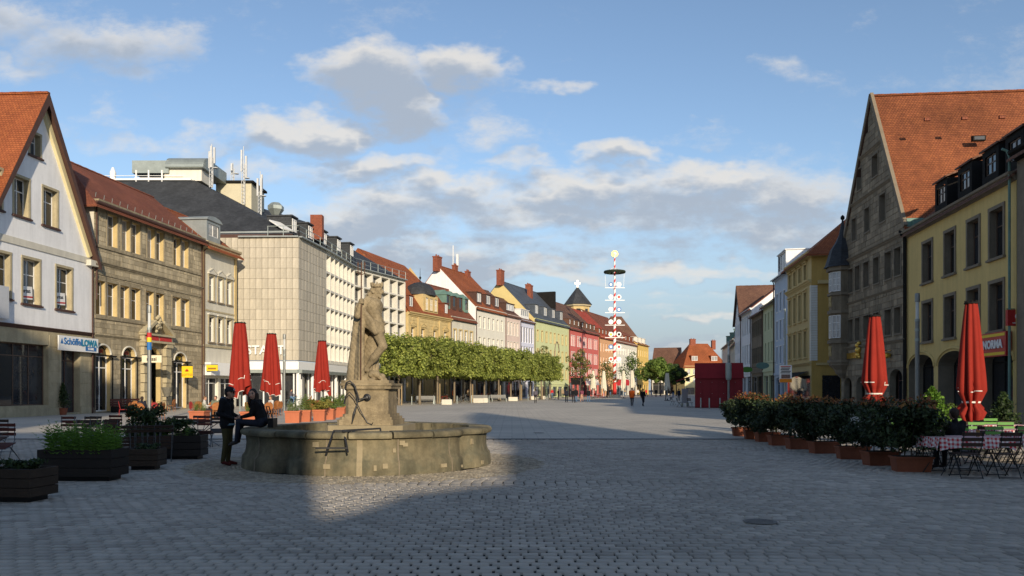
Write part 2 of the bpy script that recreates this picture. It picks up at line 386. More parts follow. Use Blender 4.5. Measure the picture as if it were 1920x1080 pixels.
    def ashlar(s, mat, z0, z1, ops=(), u0=0., u1=None, bw=.7, bh=.34, proud=.022, clip=(), y=0., pad=.0, parent=None, name='ashlar_blocks'):
        u1 = s.L if u1 is None else u1; b = MB(); rv = []; r = random.Random(int(z0 * 10 + u0 * 7 + 3)); g = .008
        n = max(1, round((z1 - z0) / bh)); hh = (z1 - z0) / n
        for j in range(n):
            a, c = z0 + j * hh, z0 + (j + 1) * hh
            spans = [(u0, u1)]
            for o in ops:
                if o['v0'] - pad < c - .02 and o['v1'] + pad > a + .02:
                    ns = []
                    for p, q in spans:
                        lo, hi = o['u0'] - pad, o['u1'] + pad
                        if lo > p: ns.append((p, min(q, lo)))
                        if hi < q: ns.append((max(p, hi), q))
                        if not (lo > p or hi < q) and not (lo <= p and hi >= q): ns.append((p, q))
                    spans = [w for w in ns if w[1] - w[0] > .05]
            for p, q in spans:
                x = p - (bw * .5 if j % 2 else 0) * (1 if p == u0 else .6)
                while x < q - .01:
                    w = bw * r.uniform(.7, 1.25); A = max(p, x); B = min(q, x + w)
                    if q - B < .18: B = q; w = B - x
                    x += w
                    if B - A < .06: continue
                    pl = clip_poly([(A + g, a + g), (B - g, a + g), (B - g, c - g), (A + g, c - g)], clip)
                    if len(pl) < 3: continue
                    pr = proud * r.uniform(.6, 1.3); m = len(pl); cx = sum(t[0] for t in pl) / m; cz = sum(t[1] for t in pl) / m
                    f = .012
                    inn = [(t[0] + (f if t[0] < cx else -f), t[1] + (f if t[1] < cz else -f)) for t in pl]
                    i = len(b.v); b.v += [(t[0], y - .001, t[1]) for t in pl] + [(t[0], y - pr, t[1]) for t in inn]
                    val = r.random(); b.f.append(tuple(i + m + k for k in range(m))); b.m.append(0); rv.append(val)
                    for k in range(m): b.f.append((i + k, i + (k+1) % m, i + m + (k+1) % m, i + m + k)); b.m.append(0); rv.append(val)
        me = b.mesh(name, mat); set_rnd(me, rv)
        return stuffpart(obj(name, me, parent or s.e))
    # -------- openings
    def win(s, o, st, y=0., rev=.25, parent=None, name='window'):
        w, h = o['u1'] - o['u0'], o['v1'] - o['v0']; d = o.get('rev', rev) - .05
        return window(parent or s.e, (o['u0'], y + d, o['v0']), w, h, st, y - (y + d), name)
    def wins(s, ops, st, **k):
        for o in ops: s.win(o, st, **k)
    def pipe(s, mat, u, z0, z1, y=-.12, r=.055):
        return MB().tube([(u, y, z0), (u, y, z1 - .35), (u, y - .1, z1 - .1), (u, y - .32, z1)], r, 8).build('drainpipe', mat, s.e, smooth='auto')
    def dormer(s, u, w, z0, h, yf, wallm, roofm, st, kind='flat', ov=.12, depth=None, m=.12, label=None):
        """box dormer whose front stands at yf behind the facade"""
        ze, sl, fe = s.rf; dp = depth or max(.6, (z0 + h + .25 - (ze + yf * sl)) / sl + .05)
        b = MB(); zf = z0 - .35
        op = dict(u0=u - w/2 + m, u1=u + w/2 - m, v0=z0 + m, v1=z0 + h - m)
        for (A, B, C, D) in ((u-w/2, u+w/2, zf, op['v0']), (u-w/2, u+w/2, op['v1'], z0+h), (u-w/2, op['u0'], op['v0'], op['v1']), (op['u1'], u+w/2, op['v0'], op['v1'])):
            b.poly([(A, yf, C), (B, yf, C), (B, yf, D), (A, yf, D)])
        for q in (u - w/2, u + w/2): b.poly([(q, yf, zf), (q, yf, z0+h), (q, yf+dp, z0+h), (q, yf+dp, zf)])
        o = b.build('dormer', wallm, s.e)
        r = MB(); T = z0 + h; a, c = u - w/2 - ov, u + w/2 + ov
        if kind == 'flat': s.slab(r, [(a, yf-ov, T+.08), (c, yf-ov, T+.08), (c, yf+dp, T+.16), (a, yf+dp, T+.16)], .1)
        elif kind == 'shed': s.slab(r, [(a, yf-ov, T+.1), (c, yf-ov, T+.1), (c, yf+dp*1.25, T+.1+dp*.5), (a, yf+dp*1.25, T+.1+dp*.5)], .1)
        elif kind == 'gable':
            g = w * .55
            s.slab(r, [(a, yf-ov, T), (u, yf-ov, T+g), (u, yf+dp*1.7, T+g), (a, yf+dp*1.7, T)], .09); s.slab(r, [(u, yf-ov, T+g), (c, yf-ov, T), (c, yf+dp*1.7, T), (u, yf+dp*1.7, T+g)], .09)
            r.poly([(u-w/2, yf, T), (u+w/2, yf, T), (u, yf, T+g-.1)])
        elif kind == 'hip':
            g = w * .6
            s.slab(r, [(a, yf-ov, T), (c, yf-ov, T), (u, yf+w*.5, T+g)], .06)
            s.slab(r, [(a, yf+dp*1.8, T), (a, yf-ov, T), (u, yf+w*.5, T+g), (u, yf+dp*1.8, T+g)], .06); s.slab(r, [(c, yf-ov, T), (c, yf+dp*1.8, T), (u, yf+dp*1.8, T+g), (u, yf+w*.5, T+g)], .06)
        r.build('dormer_roof', roofm, o)
        s.win(op, st, y=yf, rev=.12, parent=o)
        return o
    def chimney(s, mat, u, y, z0, z1, w=.9, d=.6, pots=2, cap=None, label=None):
        b = MB().box(u-w/2, u+w/2, y-d/2, y+d/2, z0, z1-.2).box(u-w/2-.07, u+w/2+.07, y-d/2-.07, y+d/2+.07, z1-.2, z1)
        for k in range(pots): b.lathe([(.11, 0), (.13, .3), (.1, .32)], 8, (u - w/2 + w * (k + .5) / pots, y, z1))
        o = b.build('chimney', cap or mat, s.roofobj if hasattr(s, 'roofobj') else s.e)
        return o

_wc = {}
def frame_mesh(w, h, nx, bars, fw, mat, d=.06):
    key = ('f', round(w, 2), round(h, 2), nx, tuple(bars), fw, mat.name)
    if key not in _wc:
        b = MB(); b.box(0, fw, 0, d, 0, h); b.box(w - fw, w, 0, d, 0, h); b.box(fw, w - fw, 0, d, 0, fw); b.box(fw, w - fw, 0, d, h - fw, h)
        bw = fw * .85; ys = [fw] + [h * q for q in bars] + [h - fw]
        for q in bars: b.box(fw, w - fw, .004, d - .004, h*q - bw/2, h*q + bw/2)
        for k in range(1, nx):
            x = w * k / nx; lo = fw
            for q in list(bars) + [None]:
                hi = (h*q - bw/2) if q is not None else h - fw
                b.box(x - bw/2, x + bw/2, -.006, d - .01, lo, hi); lo = hi + bw
        _wc[key] = b.mesh('window_frame', mat)
    return _wc[key]
def pane_mesh(w, h, mat):
    key = ('p', round(w, 2), round(h, 2), mat.name)
    if key not in _wc: _wc[key] = MB().box(0, w, 0, .012, 0, h).mesh('pane', mat)
    return _wc[key]
def window(parent, loc, w, h, st, yfront, name='window'):
    """st: nx, bars, fw, fm (frame material), gm (list of glass), near, sur (width, proud, material), sill material, lintel, blind"""
    nx, bars, fw = st.get('nx', 2), st.get('bars', (.68,)), st.get('fw', .07)
    o = obj(name, frame_mesh(w, h, nx, bars, fw, st['fm']), parent, loc)
    gm = st.get('gm', [G_DARK]); g = rng.choice(gm)
    if st.get('near'):
        zs = [fw] + [h * q for q in bars] + [h - fw]
        for i in range(nx):
            for j in range(len(zs) - 1):
                a, c = max(fw, w * i / nx), min(w - fw, w * (i + 1) / nx)
                obj('pane', pane_mesh(c - a, zs[j+1] - zs[j], g), o, (a, .03, zs[j]), (rng.uniform(-.006, .006), 0, rng.uniform(-.006, .006)))
    else: obj('pane', pane_mesh(w - .02, h - .02, g), o, (.01, .034, .01), (rng.uniform(-.008, .008), 0, rng.uniform(-.008, .008)))
    if st.get('sur'):
        sw, pr, sm = st['sur']; y0, y1 = yfront - pr, yfront + .03
        key = ('s', round(w, 2), round(h, 2), sw, pr, sm.name, round(yfront, 3))
        if key not in _wc:
            b = MB(); b.box(-sw, 0, y0, y1, 0, h); b.box(w, w + sw, y0, y1, 0, h); b.box(-sw, w + sw, y0 - .01, y1, h, h + sw)
            if not st.get('sill'): b.box(-sw, w + sw, y0, y1, -sw, 0)
            _wc[key] = b.mesh('surround', sm)
        obj('surround', _wc[key], o)
    if st.get('sill'):
        sw = (st['sur'][0] if st.get('sur') else .06) + .06; key = ('i', round(w, 2), sw, st['sill'].name, round(yfront, 3))
        if key not in _wc: _wc[key] = MB().box(-sw, w + sw, yfront - .14, yfront + .06, -.15, -.05).box(-sw + .05, w + sw - .05, yfront - .07, .05, -.05, 0).mesh('sill', st['sill'])
        obj('sill', _wc[key], o)
    if st.get('hood'):
        hm, hk = st['hood']; sw = st['sur'][0] if st.get('sur') else .05; T = h + sw
        b = MB().box(-sw - .08, w + sw + .08, yfront - .2, yfront + .02, T, T + .12)
        if hk == 'tri': b.poly([(-sw-.08, yfront-.16, T+.12), (w+sw+.08, yfront-.16, T+.12), (w/2, yfront-.16, T+.5)]); b.bar((-sw-.12, yfront-.1, T+.16), (w/2, yfront-.1, T+.54), .24, .08); b.bar((w+sw+.12, yfront-.1, T+.16), (w/2, yfront-.1, T+.54), .24, .08)
        b.build('hood_mould', hm, o)
    if st.get('blind'): obj('shutter_box', MB().box(fw, w - fw, .0, .028, h * .8, h - fw).mesh('shutter_box', st['blind']), o)
    return o
def door(H, op, mat, gm, y=0., rev=.3, nx=2, transom=.72, name='door', hm=None):
    w, h = op['u1'] - op['u0'], op['v1'] - op['v0']
    o = obj(name, frame_mesh(w, h, nx, (transom,) if transom else (), .09, mat), H.e, (op['u0'], y + rev - .06, op['v0']))
    for k in range(nx): obj('pane', pane_mesh(w / nx - .1, h - .1, gm), o, (w * k / nx + .05, .034, .05))
    if hm: MB().bar((w / nx - .12, -.05, h * .3), (w / nx - .12, -.05, h * .45), .03, .03).build('handle', hm, o)
    return o
# ------------------------------------------------------------------ ground and paving
FC = Vector((-3.24, 18.2, 0))                                   # fountain centre
M_bed = pm('dark joint sand', (.03, .029, .027), .95, .2, 2)
M_stone = pm('grey concrete setts', (.4, .36, .305), .85, .16, .22, bump=.12, bscale=60, attr=.18, rnd=.06, col2=(.45, .405, .345))
M_slab = pm('grey paving slabs', (.52, .475, .4), .85, .13, .12, bump=.25, bscale=25, kind='pave', col2=(.44, .405, .345), extra=(.9, .45, .018, .55))
M_cob = pm('small sandy cobbles', (.36, .31, .23), .85, .2, 2, bump=.3, attr=.3)
M_far = pm('far grey asphalt', (.11, .11, .105), .9, .15, .1)
structure(MB().poly([(-900, -300, -.05), (900, -300, -.05), (900, 1500, -.05), (-900, 1500, -.05)]).build('ground', M_far))
plaza = structure(MB().poly([(-80, -60, -.022), (80, -60, -.022), (80, 27.2, -.022), (-80, 27.2, -.022)]).build('pavement', M_bed))
structure(MB().poly([(-90, 27.2, 0), (120, 27.2, 0), (150, 420, 0), (-90, 420, 0)]).build('slab_pavement', M_slab))
structure(MB().poly([(-90, 27.0, .004), (90, 27.0, .004), (90, 27.3, .004), (-90, 27.3, .004)]).build('drainage_channel', pm('dark channel stone', (.12, .12, .118), .8, .2, 3, bump=.3)))

def stones():
    r = np.random.default_rng(3); P = .15; rows = []
    ys = np.arange(4.4, 26.9, P)
    X, Y, W = [], [], []
    for j, y in enumerate(ys):
        half0, half1 = -.19 * round((.68 * y + 2.2) / .19), .68 * y + 2.2
        x = half0 + (.094 if j % 2 else 0) + r.uniform(-.012, .012)
        while x < half1:
            w = .168 + r.uniform(-.006, .006); X.append(x + w / 2); Y.append(y); W.append(w); x += w + .022
    X, Y, W = map(np.array, (X, Y, W)); Y = Y + .03 * np.sin(X * .35)
    keep = np.hypot(X - FC.x, Y - FC.y) > 3.95
    X, Y, W = X[keep], Y[keep], W[keep]
    inv = (np.abs(X) < .645 * Y) & (Y > 7.05); order = np.where(inv)[0][np.argsort(Y[inv], kind='stable')][:300]
    near = np.zeros(len(X), bool); near[order] = True
    def block(X, Y, W, zo):
        n = len(X); hx, hy = W / 2, np.full(n, P / 2 - .004) + r.uniform(-.003, .001, n); c = .004
        tz = zo + r.uniform(-.002, .002, n); tx, ty = r.normal(0, .007, n), r.normal(0, .007, n)
        V = np.zeros((n, 8, 3)); sg = [(-1, -1), (1, -1), (1, 1), (-1, 1)]
        for k, (a, b) in enumerate(sg):
            V[:, k, 0] = X + a * hx; V[:, k, 1] = Y + b * hy; V[:, k, 2] = tz - .022
            V[:, k+4, 0] = X + a * (hx - c); V[:, k+4, 1] = Y + b * (hy - c); V[:, k+4, 2] = tz + a * hx * tx + b * hy * ty
        F = np.array([(4,5,6,7),(0,1,5,4),(1,2,6,5),(2,3,7,6),(3,0,4,7)])
        F = (np.arange(n)[:, None, None] * 8 + F[None]).reshape(-1, 4)
        return V.reshape(-1, 3), F
    def tomesh(name, V, F, val):
        me = bpy.data.meshes.new(name); me.vertices.add(len(V)); me.vertices.foreach_set('co', V.astype(np.float32).ravel())
        me.loops.add(F.size); me.loops.foreach_set('vertex_index', F.astype(np.int32).ravel())
        me.polygons.add(len(F)); me.polygons.foreach_set('loop_start', np.arange(0, F.size, 4, dtype=np.int32))
        me.update(calc_edges=True); me.materials.append(M_stone); set_rnd(me, np.repeat(val, 5).astype(np.float32)); return me
    def tone(X, Y): # stone colours, with odd darker and browner stones here and there
        t = np.clip(r.normal(.5, .2, len(X)), 0, 1); t[r.random(len(X)) < .02] = 0.; return t
    V, F = block(X[~near], Y[~near], W[~near], 0.)
    stuffpart(obj('paving_stones', tomesh('paving_stones', V, F, tone(X[~near], Y[~near])), plaza))
    var = []
    for k in range(12):
        V, F = block(np.zeros(1), np.zeros(1), np.array([.15 + .006 * k]), 0.); var.append(tomesh('paving_stone', V, F, tone(np.zeros(1), np.zeros(1))))
    for i in np.where(near)[0]:
        k = int(np.clip((W[i] - .15) / .006, 0, 11)); obj('paving_stone', var[k], plaza, (X[i], Y[i], 0))
    # ring of small cobbles round the fountain
    b = []; rv = []
    C = []
    for rad in np.arange(2.75, 3.95, .085):
        n = int(2 * math.pi * rad / .095)
        for k in range(n):
            q = 2 * math.pi * (k + r.uniform(-.2, .2)) / n + rad * 3; C.append((FC.x + rad * math.cos(q), FC.y + rad * math.sin(q)))
    C = np.array(C); V, F = block(C[:, 0], C[:, 1], np.full(len(C), .084), 0.)
    V = V.reshape(-1, 8, 3); V[:, :, 1] = (V[:, :, 1] - C[:, None, 1]) * .6 + C[:, None, 1]; V = V.reshape(-1, 3)
    me = tomesh('cobbles', V, F, r.random(len(C))); me.materials.clear(); me.materials.append(M_cob)
    stuffpart(obj('cobbles', me, plaza))
stones()
def manhole(loc, r=.21):
    b = MB().lathe([(r, 0), (r, .006), (r - .03, .006), (r - .035, .002), (.02, .002)], 28)
    for k in range(-4, 5):
        w = math.sqrt(max(0, (r - .05) ** 2 - (k * .06) ** 2)); b.box(-w, w, k*.06 - .018, k*.06 + .018, .002, .005)
    return b
for px, py, lab in ((1425, 979, 'round iron manhole cover set in the shaded grey setts'), (1010, 812, 'iron manhole cover in the slab paving behind the fountain')):
    p = gnd(px, py); o = manhole(p).build('manhole_cover', pm('cast iron', (.16, .15, .135), .7, .2, 4, metal=.2), None, (p[0], p[1], .006)); tag(o, lab, 'manhole cover')

# ------------------------------------------------------------------ building materials
M_white = pm('white render', (.82, .82, .82), .88, .05, .5, bump=.15, bscale=18, streak=.12)
M_cream = pm('cream render', (.62, .59, .5), .88, .07, .6, bump=.15, streak=.15)
M_ivory = pm('ivory render', (.72, .69, .6), .88, .05, .6, streak=.1)
M_sand = pm('soiled sandstone', (.41, .345, .23), .9, .22, .7, bump=.5, bscale=22, attr=.22, streak=.35)
M_sandL = pm('pale carved sandstone', (.43, .37, .24), .88, .16, 1.2, bump=.4, bscale=24, streak=.2)
M_sandy = pm('yellow dressed sandstone', (.55, .42, .2), .88, .14, 1.2, bump=.35, bscale=24)
M_grst = pm('grey brown sandstone', (.275, .22, .15), .92, .2, .8, bump=.5, bscale=20, attr=.26, streak=.3)
M_grdr = pm('dressed grey sandstone', (.215, .175, .125), .9, .15, 1.5, bump=.35)
M_trav = pm('travertine panel', (.48, .435, .35), .7, .1, .8, bump=.15, bscale=20, rnd=.09, streak=.3)
M_joint = pm('panel joint mortar', (.2, .17, .12), .9, .1, 2)
M_conc = pm('white concrete grid', (.68, .65, .57), .8, .08, .7, streak=.15)
M_yel = pm('yellow render', (.66, .48, .185), .9, .06, .5, bump=.15, streak=.12)
M_ochre = pm('ochre render', (.5, .32, .09), .9, .07, .6, streak=.12)
M_ochreL = pm('pale ochre trim', (.58, .44, .2), .9, .07, .9)
M_tile = pm('orange clay roof tiles', (.36, .108, .038), .88, .2, .35, bump=.8, kind='tile', col2=(.28, .078, .03))
M_tileo = pm('shadow toned clay tiles', (.28, .092, .036), .9, .32, .22, bump=.9, kind='tile', col2=(.21, .066, .029))  # roof shadows averaged into this darker, blotchier town hall tile colour
M_tileb = pm('red brown clay roof tiles', (.24, .08, .042), .88, .24, .4, bump=.8, kind='tile', col2=(.22, .07, .04))
M_tiled = pm('weathered brown roof tiles', (.19, .1, .065), .9, .2, .4, bump=.8, kind='tile', col2=(.14, .07, .05))
M_tiler = pm('bright red roof tiles', (.46, .075, .04), .85, .14, .4, bump=.8, kind='tile', col2=(.38, .06, .035))
M_slate = pm('dark roof slate', (.052, .056, .062), .7, .3, .6, bump=.6, kind='slate', col2=(.036, .038, .042))
M_slateb = pm('blue grey slate', (.085, .1, .125), .65, .2, .5, bump=.6, kind='slate', col2=(.07, .083, .1))
M_copper = pm('green copper sheet', (.14, .24, .2), .6, .2, 1.)
M_lead = pm('zinc sheet', (.3, .33, .33), .5, .15, 1., metal=.3)
M_dbrown = pm('dark brown painted wood', (.085, .045, .035), .7, .15, 3)
M_dark = pm('black metal cladding', (.018, .017, .016), .85, .2, 2, spec=.1)
M_brick = pm('red chimney brick', (.3, .095, .055), .9, .15, 2, bump=.5, kind='block', extra=(.22, .075, .008, .7))
M_wfr = pm('white window paint', (.78, .77, .74), .5, .04, 3)
M_gfr = pm('grey window paint', (.3, .3, .3), .5, .06, 3)
M_bfr = pm('brown window paint', (.12, .075, .05), .5, .1, 3)
M_steel = pm('brushed steel', (.24, .25, .24), .45, .12, 2, metal=.5)
M_galv = pm('galvanised steel', (.33, .37, .35), .5, .14, 1.5, metal=.5)
M_iron = pm('black wrought iron', (.018, .018, .02), .45, .25, 6, spec=.5)
M_whitem = pm('white metal', (.8, .8, .78), .45, .04, 2)
M_red = pm('red sign paint', (.48, .03, .028), .45, .08, 2)
M_yels = pm('yellow sign paint', (.8, .55, .02), .45, .05, 2)
M_blue = pm('blue sign paint', (.03, .16, .42), .4, .05, 2)
M_gold = pm('gold leaf', (.75, .48, .1), .3, .1, 4, metal=.8)
M_blk = pm('black print', (.012, .012, .014), .5, .1, 4)
M_shop = glass('shop glass', (.028, .03, .034), .03)
M_tan = pm('tan shutter', (.5, .34, .16), .8, .1, 4)

def perp_roof(H, mat, ul, ur, up, ze, zp, y0, y1, t=.2, ov=.4, barge=None):
    """roof whose ridge runs back from the facade"""
    b = MB()
    for (a, s) in ((ul, -1), (ur, 1)):
        sl = (zp - ze) / (up - a) * 1.; ex = a + s * ov; ez = ze - abs(sl) * ov
        p = [(ex, y0, ez), (up, y0, zp), (up, y1, zp), (ex, y1, ez)]
        if s > 0: p = [(up, y0, zp), (ex, y0, ez), (ex, y1, ez), (up, y1, zp)]
        H.slab(b, p, t)
    o = b.build('roof', [mat, M_dbrown], H.e); H.roofobj = o
    rb = MB(); n = int((y1 - y0) / .42)
    for k in range(n): rb.box(up - .14, up + .14, y0 + k * .42, y0 + k * .42 + .44 - .02 * (k % 2), zp - .08, zp + .05 + .012 * (k % 2))
    stuffpart(rb.build('ridge_tiles', mat, o))
    if barge:
        for (a, s) in ((ul, -1), (ur, 1)):
            sl = (zp - ze) / (up - a); ex = a + s * ov; ez = ze - abs(sl) * ov; w = .42
            MB().poly([(ex, y0 - .03, ez - .45), (ex, y0 - .03, ez + .02), (up, y0 - .03, zp + .04), (up, y0 - .03, zp - .8)] if s < 0 else
                      [(up, y0 - .03, zp - .8), (up, y0 - .03, zp + .04), (ex, y0 - .03, ez + .02), (ex, y0 - .03, ez - .45)]).build('bargeboard', barge, H.e)
    return o
def pad(o, d): return dict(o, u0=o['u0'] + d, u1=o['u1'] - d, v0=o['v0'] + d * .6, v1=o['v1'] - d)
def shopfront(H, op, mat, gm, nx, y=0., rev=.3, name='shop_window'):
    st = dict(nx=nx, bars=(.8,), fw=.07, fm=mat, gm=[gm], near=1); return H.win(op, st, y=y, rev=rev, name=name)
def lantern(H, u, y, z):
    MB().lathe([(.05, 0), (.16, .1), (.2, .5), (.06, .65), (.03, .8)], 8, (u, y, z)).bar((u, y, z + .75), (u, 0, z + .75), .03, .03).build('wall_lantern', M_dark, H.e)

# ================================================================== left row
# A  white gabled house with the shoe shop
d = Vector((.067, 1)).normalized(); A1 = Vector((-29.4, 56)); W = 11.0
A = House('gabled_house', 'white gable fronted house with steep orange tiled roof and stone shopfront', A1 - d * W, A1)
up = W / 2 - .02; zE, zP = 10.75, 20.4; sl = (zP - zE) / (W / 2)
clip = [(-sl, 1, zE), (sl, 1, zE + sl * W)]
wA = [pad(A.R(*q), .16) for q in ((53, 78, 247, 295), (23, 57, 329, 408), (78, 110, 351, 427), (39.5, 77, 482, 573), (103, 137, 498, 583), (-8, 22, 470, 561), (-70, -32, 450, 548))]
wA.append(dict(wA[1], u0=wA[1]['u0'] - 2.4, u1=wA[1]['u1'] - 2.4))
shopA = [A.R(-80, 91, 640, 762), A.R(115, 150, 652, 775)]; shopA[1]['v0'] = .12; shopA[0]['u0'] = .6
zs = A.z(120, 622)
A.wall(M_white, zs, zP, wA, clip=clip, rev=.38, rmat=M_sandL)
A.wall(M_sandL, 0, zs, shopA, rev=.5, name='shopfront_wall')
stA = dict(nx=2, bars=(.66,), fw=.07, fm=M_wfr, gm=[G_DARK, G_MID], near=1, sur=(.16, .03, M_sandL), sill=M_dbrown)
A.wins(wA, stA, rev=.38)
A.ashlar(M_sandL, .5, zs - .3, shopA, bw=1.1, bh=.75, proud=.02, pad=.05)
A.band(M_sandL, 0, .5, .08, 0, shopA[1]['u0'] - .02, name='plinth'); A.band(M_sandL, 0, .5, .08, shopA[1]['u1'] + .02, W, name='plinth')
A.cornice(M_dbrown, zs - .1, k=.5, name='shop_cornice'); A.band(M_cream, zE - .35, .42, .07, 0, W, 'eaves_band')
shopfront(A, shopA[0], M_bfr, M_shop, 4, rev=.4); door(A, shopA[1], M_dbrown, M_shop, rev=.5, nx=2, transom=.8, hm=M_steel)
A.sides(M_cream, 14, zE); perp_roof(A, M_tile, 0, W, W / 2, zE, zP, -.55, 14, barge=M_dbrown, ov=.25)
vm = MB()
for s in (0, W):
    e = s + (.42 if s == 0 else -.42)
    vm.bar((e, -.1, zE + .15), (W / 2, -.1, zP - .75), .34, .2, up=(0, 1, 0))
vm.build('verge_moulding', pm('cream verge moulding', (.68, .6, .36), .85, .06, 2), A.e)
A.pipe(M_dbrown, W - .12, 0, zE - .3)
b = MB().box(W - .75, W + .3, -.4, -.02, zE - .5, zE - .1); b.build('eaves_return', M_cream, A.e)
# B  sandstone house
B0 = Vector((-29.35, 56.15)); B1 = Vector((-27.6, 71.1))
B = House('sandstone_house', 'soiled sandstone house with paired windows, arched doors and a carved portal', B0, B1)
zB = 15.0
g2 = [(201, 220, 397, 458), (228, 245, 407, 466), (246, 263, 414, 473), (276, 291, 431, 485), (292, 307, 437, 490), (325, 338, 452, 502), (340, 353, 457, 507)]
g1 = [(178, 197, 524, 588), (200, 220, 530, 591), (225, 242, 535, 595), (245, 263, 541, 599), (273, 288, 547, 604), (292, 307, 552, 607), (323, 338, 557, 612), (340, 355, 562, 616)]
wB2 = [B.R(*q) for q in g2]; wB1 = [B.R(*q) for q in g1]
def level(ops):
    h = sum(o['v1'] - o['v0'] for o in ops) / len(ops); m = sum(o['v0'] for o in ops) / len(ops)
    for o in ops: o['v0'], o['v1'] = m, m + h
    return ops
level(wB2); level(wB1)
gB = [B.R(179, 207, 646, 770, arch=.72), B.R(229, 254, 650, 770, arch=.72), B.R(277, 301, 652, 770, arch=.9), B.R(326, 349, 661, 770, arch=.6)]
for o in gB: o['v0'] = .1
m = sum(o['v1'] for o in gB[:2]) / 2; gB[0]['v1'] = gB[1]['v1'] = m
B.wall(M_sand, 0, zB, wB2 + wB1 + gB, rev=.4, rmat=M_sandy)
B.ashlar(M_sand, .6, zB - .6, wB2 + wB1 + gB, bw=.85, bh=.36, pad=.14)
stB = dict(nx=2, bars=(.62,), fw=.06, fm=M_wfr, gm=[G_DARK, G_MID, G_CURT], near=1, sur=(.13, .05, M_sand))
B.wins(wB2, stB, rev=.4); B.wins(wB1, stB, rev=.4)
for ops, nm in ((wB2, 'sill_course'), (wB1, 'sill_course')): B.band(M_sand, ops[0]['v0'] - .3, .2, .12, name=nm)
B.band(M_sand, wB1[0]['v1'] + .42, .16, .09); B.cornice(M_sand, wB2[0]['v0'] - 1.55, k=.55); B.cornice(M_sand, zB - .42, k=1.05)
B.cornice(M_sand, gB[0]['v1'] + .5, k=.4); B.band(M_grdr, 0, .55, .07, 0, gB[0]['u0'] - .05, 'plinth')
for i, o in enumerate(gB):
    if i == 2:
        door(B, o, M_dbrown, G_DARK, rev=.9, nx=2, transom=.7, hm=M_gold); continue
    fl = dict(o, v1=o['v1'] - .78); dd = door(B, fl, M_wfr, G_DARK, rev=.35, nx=2, transom=.78, hm=M_steel)
    fan = MB(); cu, r = (o['u0'] + o['u1']) / 2, (o['u1'] - o['u0']) / 2
    fan.ext([(.3, o['v1'] - .8), (.36, o['v1'] - .8), (.36, o['v1'] - .7), (.3, o['v1'] - .7)], o['u0'], o['u1']); fan.build('transom_beam', M_dark, B.e)
    ar = MB(); n = 14; pr = [(cu - (r + .02) * math.cos(math.pi * k / n), -.03, o['v1'] - .7 + .7 * math.sin(math.pi * k / n)) for k in range(n + 1)]
    ar.tube(pr, .07, 6).build('arch_moulding', M_cream, B.e)
    MB().poly([(o['u0'], .33, o['v1'] - .75), (o['u1'], .33, o['v1'] - .75), (o['u1'], .33, o['v1']), (o['u0'], .33, o['v1'])]).build('fanlight', G_DARK, B.e)
    MB().box(o['u0'] - .3, o['u1'] + .3, -.32, -.02, o['v1'] - .86, o['v1'] - .76).build('door_hood', M_dark, B.e)
    for q in (o['u0'] - .2, o['u1'] + .2): MB().box(q - .05, q + .05, -.06, -.012, .4, o['v1'] - .9).build('shutter_rail', M_dark, B.e)
    lt = text('fan_lettering', 'ROSSI' if i < 2 else 'LOTTO', .34, M_red if i < 2 else M_yels, B.e, (cu, .3, o['v1'] - .48), ext=.01)
# carved portal with broken pediment
po = gB[2]; pc = (po['u0'] + po['u1']) / 2; T = po['v1'] + .45
b = MB()
for s in (-1, 1):
    x = pc + s * 1.55
    for k in range(7): b.box(x - .38, x + .38, -.34 - .05 * (k % 2), -.02, .1 + k * (T - .5) / 7, .1 + (k + .93) * (T - .5) / 7)
    b.box(x - .48, x + .48, -.48, -.02, T - .4, T - .1)
    b.bar((x + s * .6, -.3, T + .55), (pc + s * .55, -.3, T + 1.6), .55, .24)
b.box(pc - 2.1, pc + 2.1, -.55, -.02, T - .1, T + .06).box(pc - 2.0, pc + 2.0, -.4, -.02, T + .06, T + .45).box(pc - 2.15, pc + 2.15, -.6, -.02, T + .45, T + .6)
b.build('portal', M_sandL, B.e)
cv = MB(); rr = random.Random(4)
for k in range(26):
    a = rr.uniform(0, 6.28); q = rr.uniform(0, .5); cv.lathe([(.02, -.16), (.13, -.08), (.17, 0), (.12, .1), (.02, .17)], 7, (pc + q * math.cos(a), -.35 + rr.uniform(-.1, .1), T + 1.45 + q * 1.4 * math.sin(a)))
cv.build('carved_crest', M_sandL, B.e, smooth=True)
for s, t in ((-1, 'rossi'), (1, 'rossi')):
    MB().box(pc + s * .95 - .85, pc + s * .95 + .85, -.45, -.41, T + .09, T + .42).build('portal_sign', M_red, B.e)
B.sides(M_cream, 9.5, zB, hip=(2.8, 0), zr=18.6, yr=4.6, lmat=M_cream); B.roof(M_tileb, zB + .05, 18.9, 4.6, 9.5, ov=.65, hip=(3.4, 0), gr=.02)
gut = MB().tube([(-.6, -.62, zB - .28), (B.L, -.62, zB - .28)], .09, 6); gut.build('gutter', M_dbrown, B.e)
B.pipe(M_dbrown, .15, 8, zB - .2); B.pipe(M_dbrown, B.L - .1, 0, zB - .2)
for k in range(16): MB().bar((k * .95 + .4, .25 - .1, 15.3), (k * .95 + .4, .1, 15.62), .03, .03).build('snow_hook', M_galv, B.roofobj)
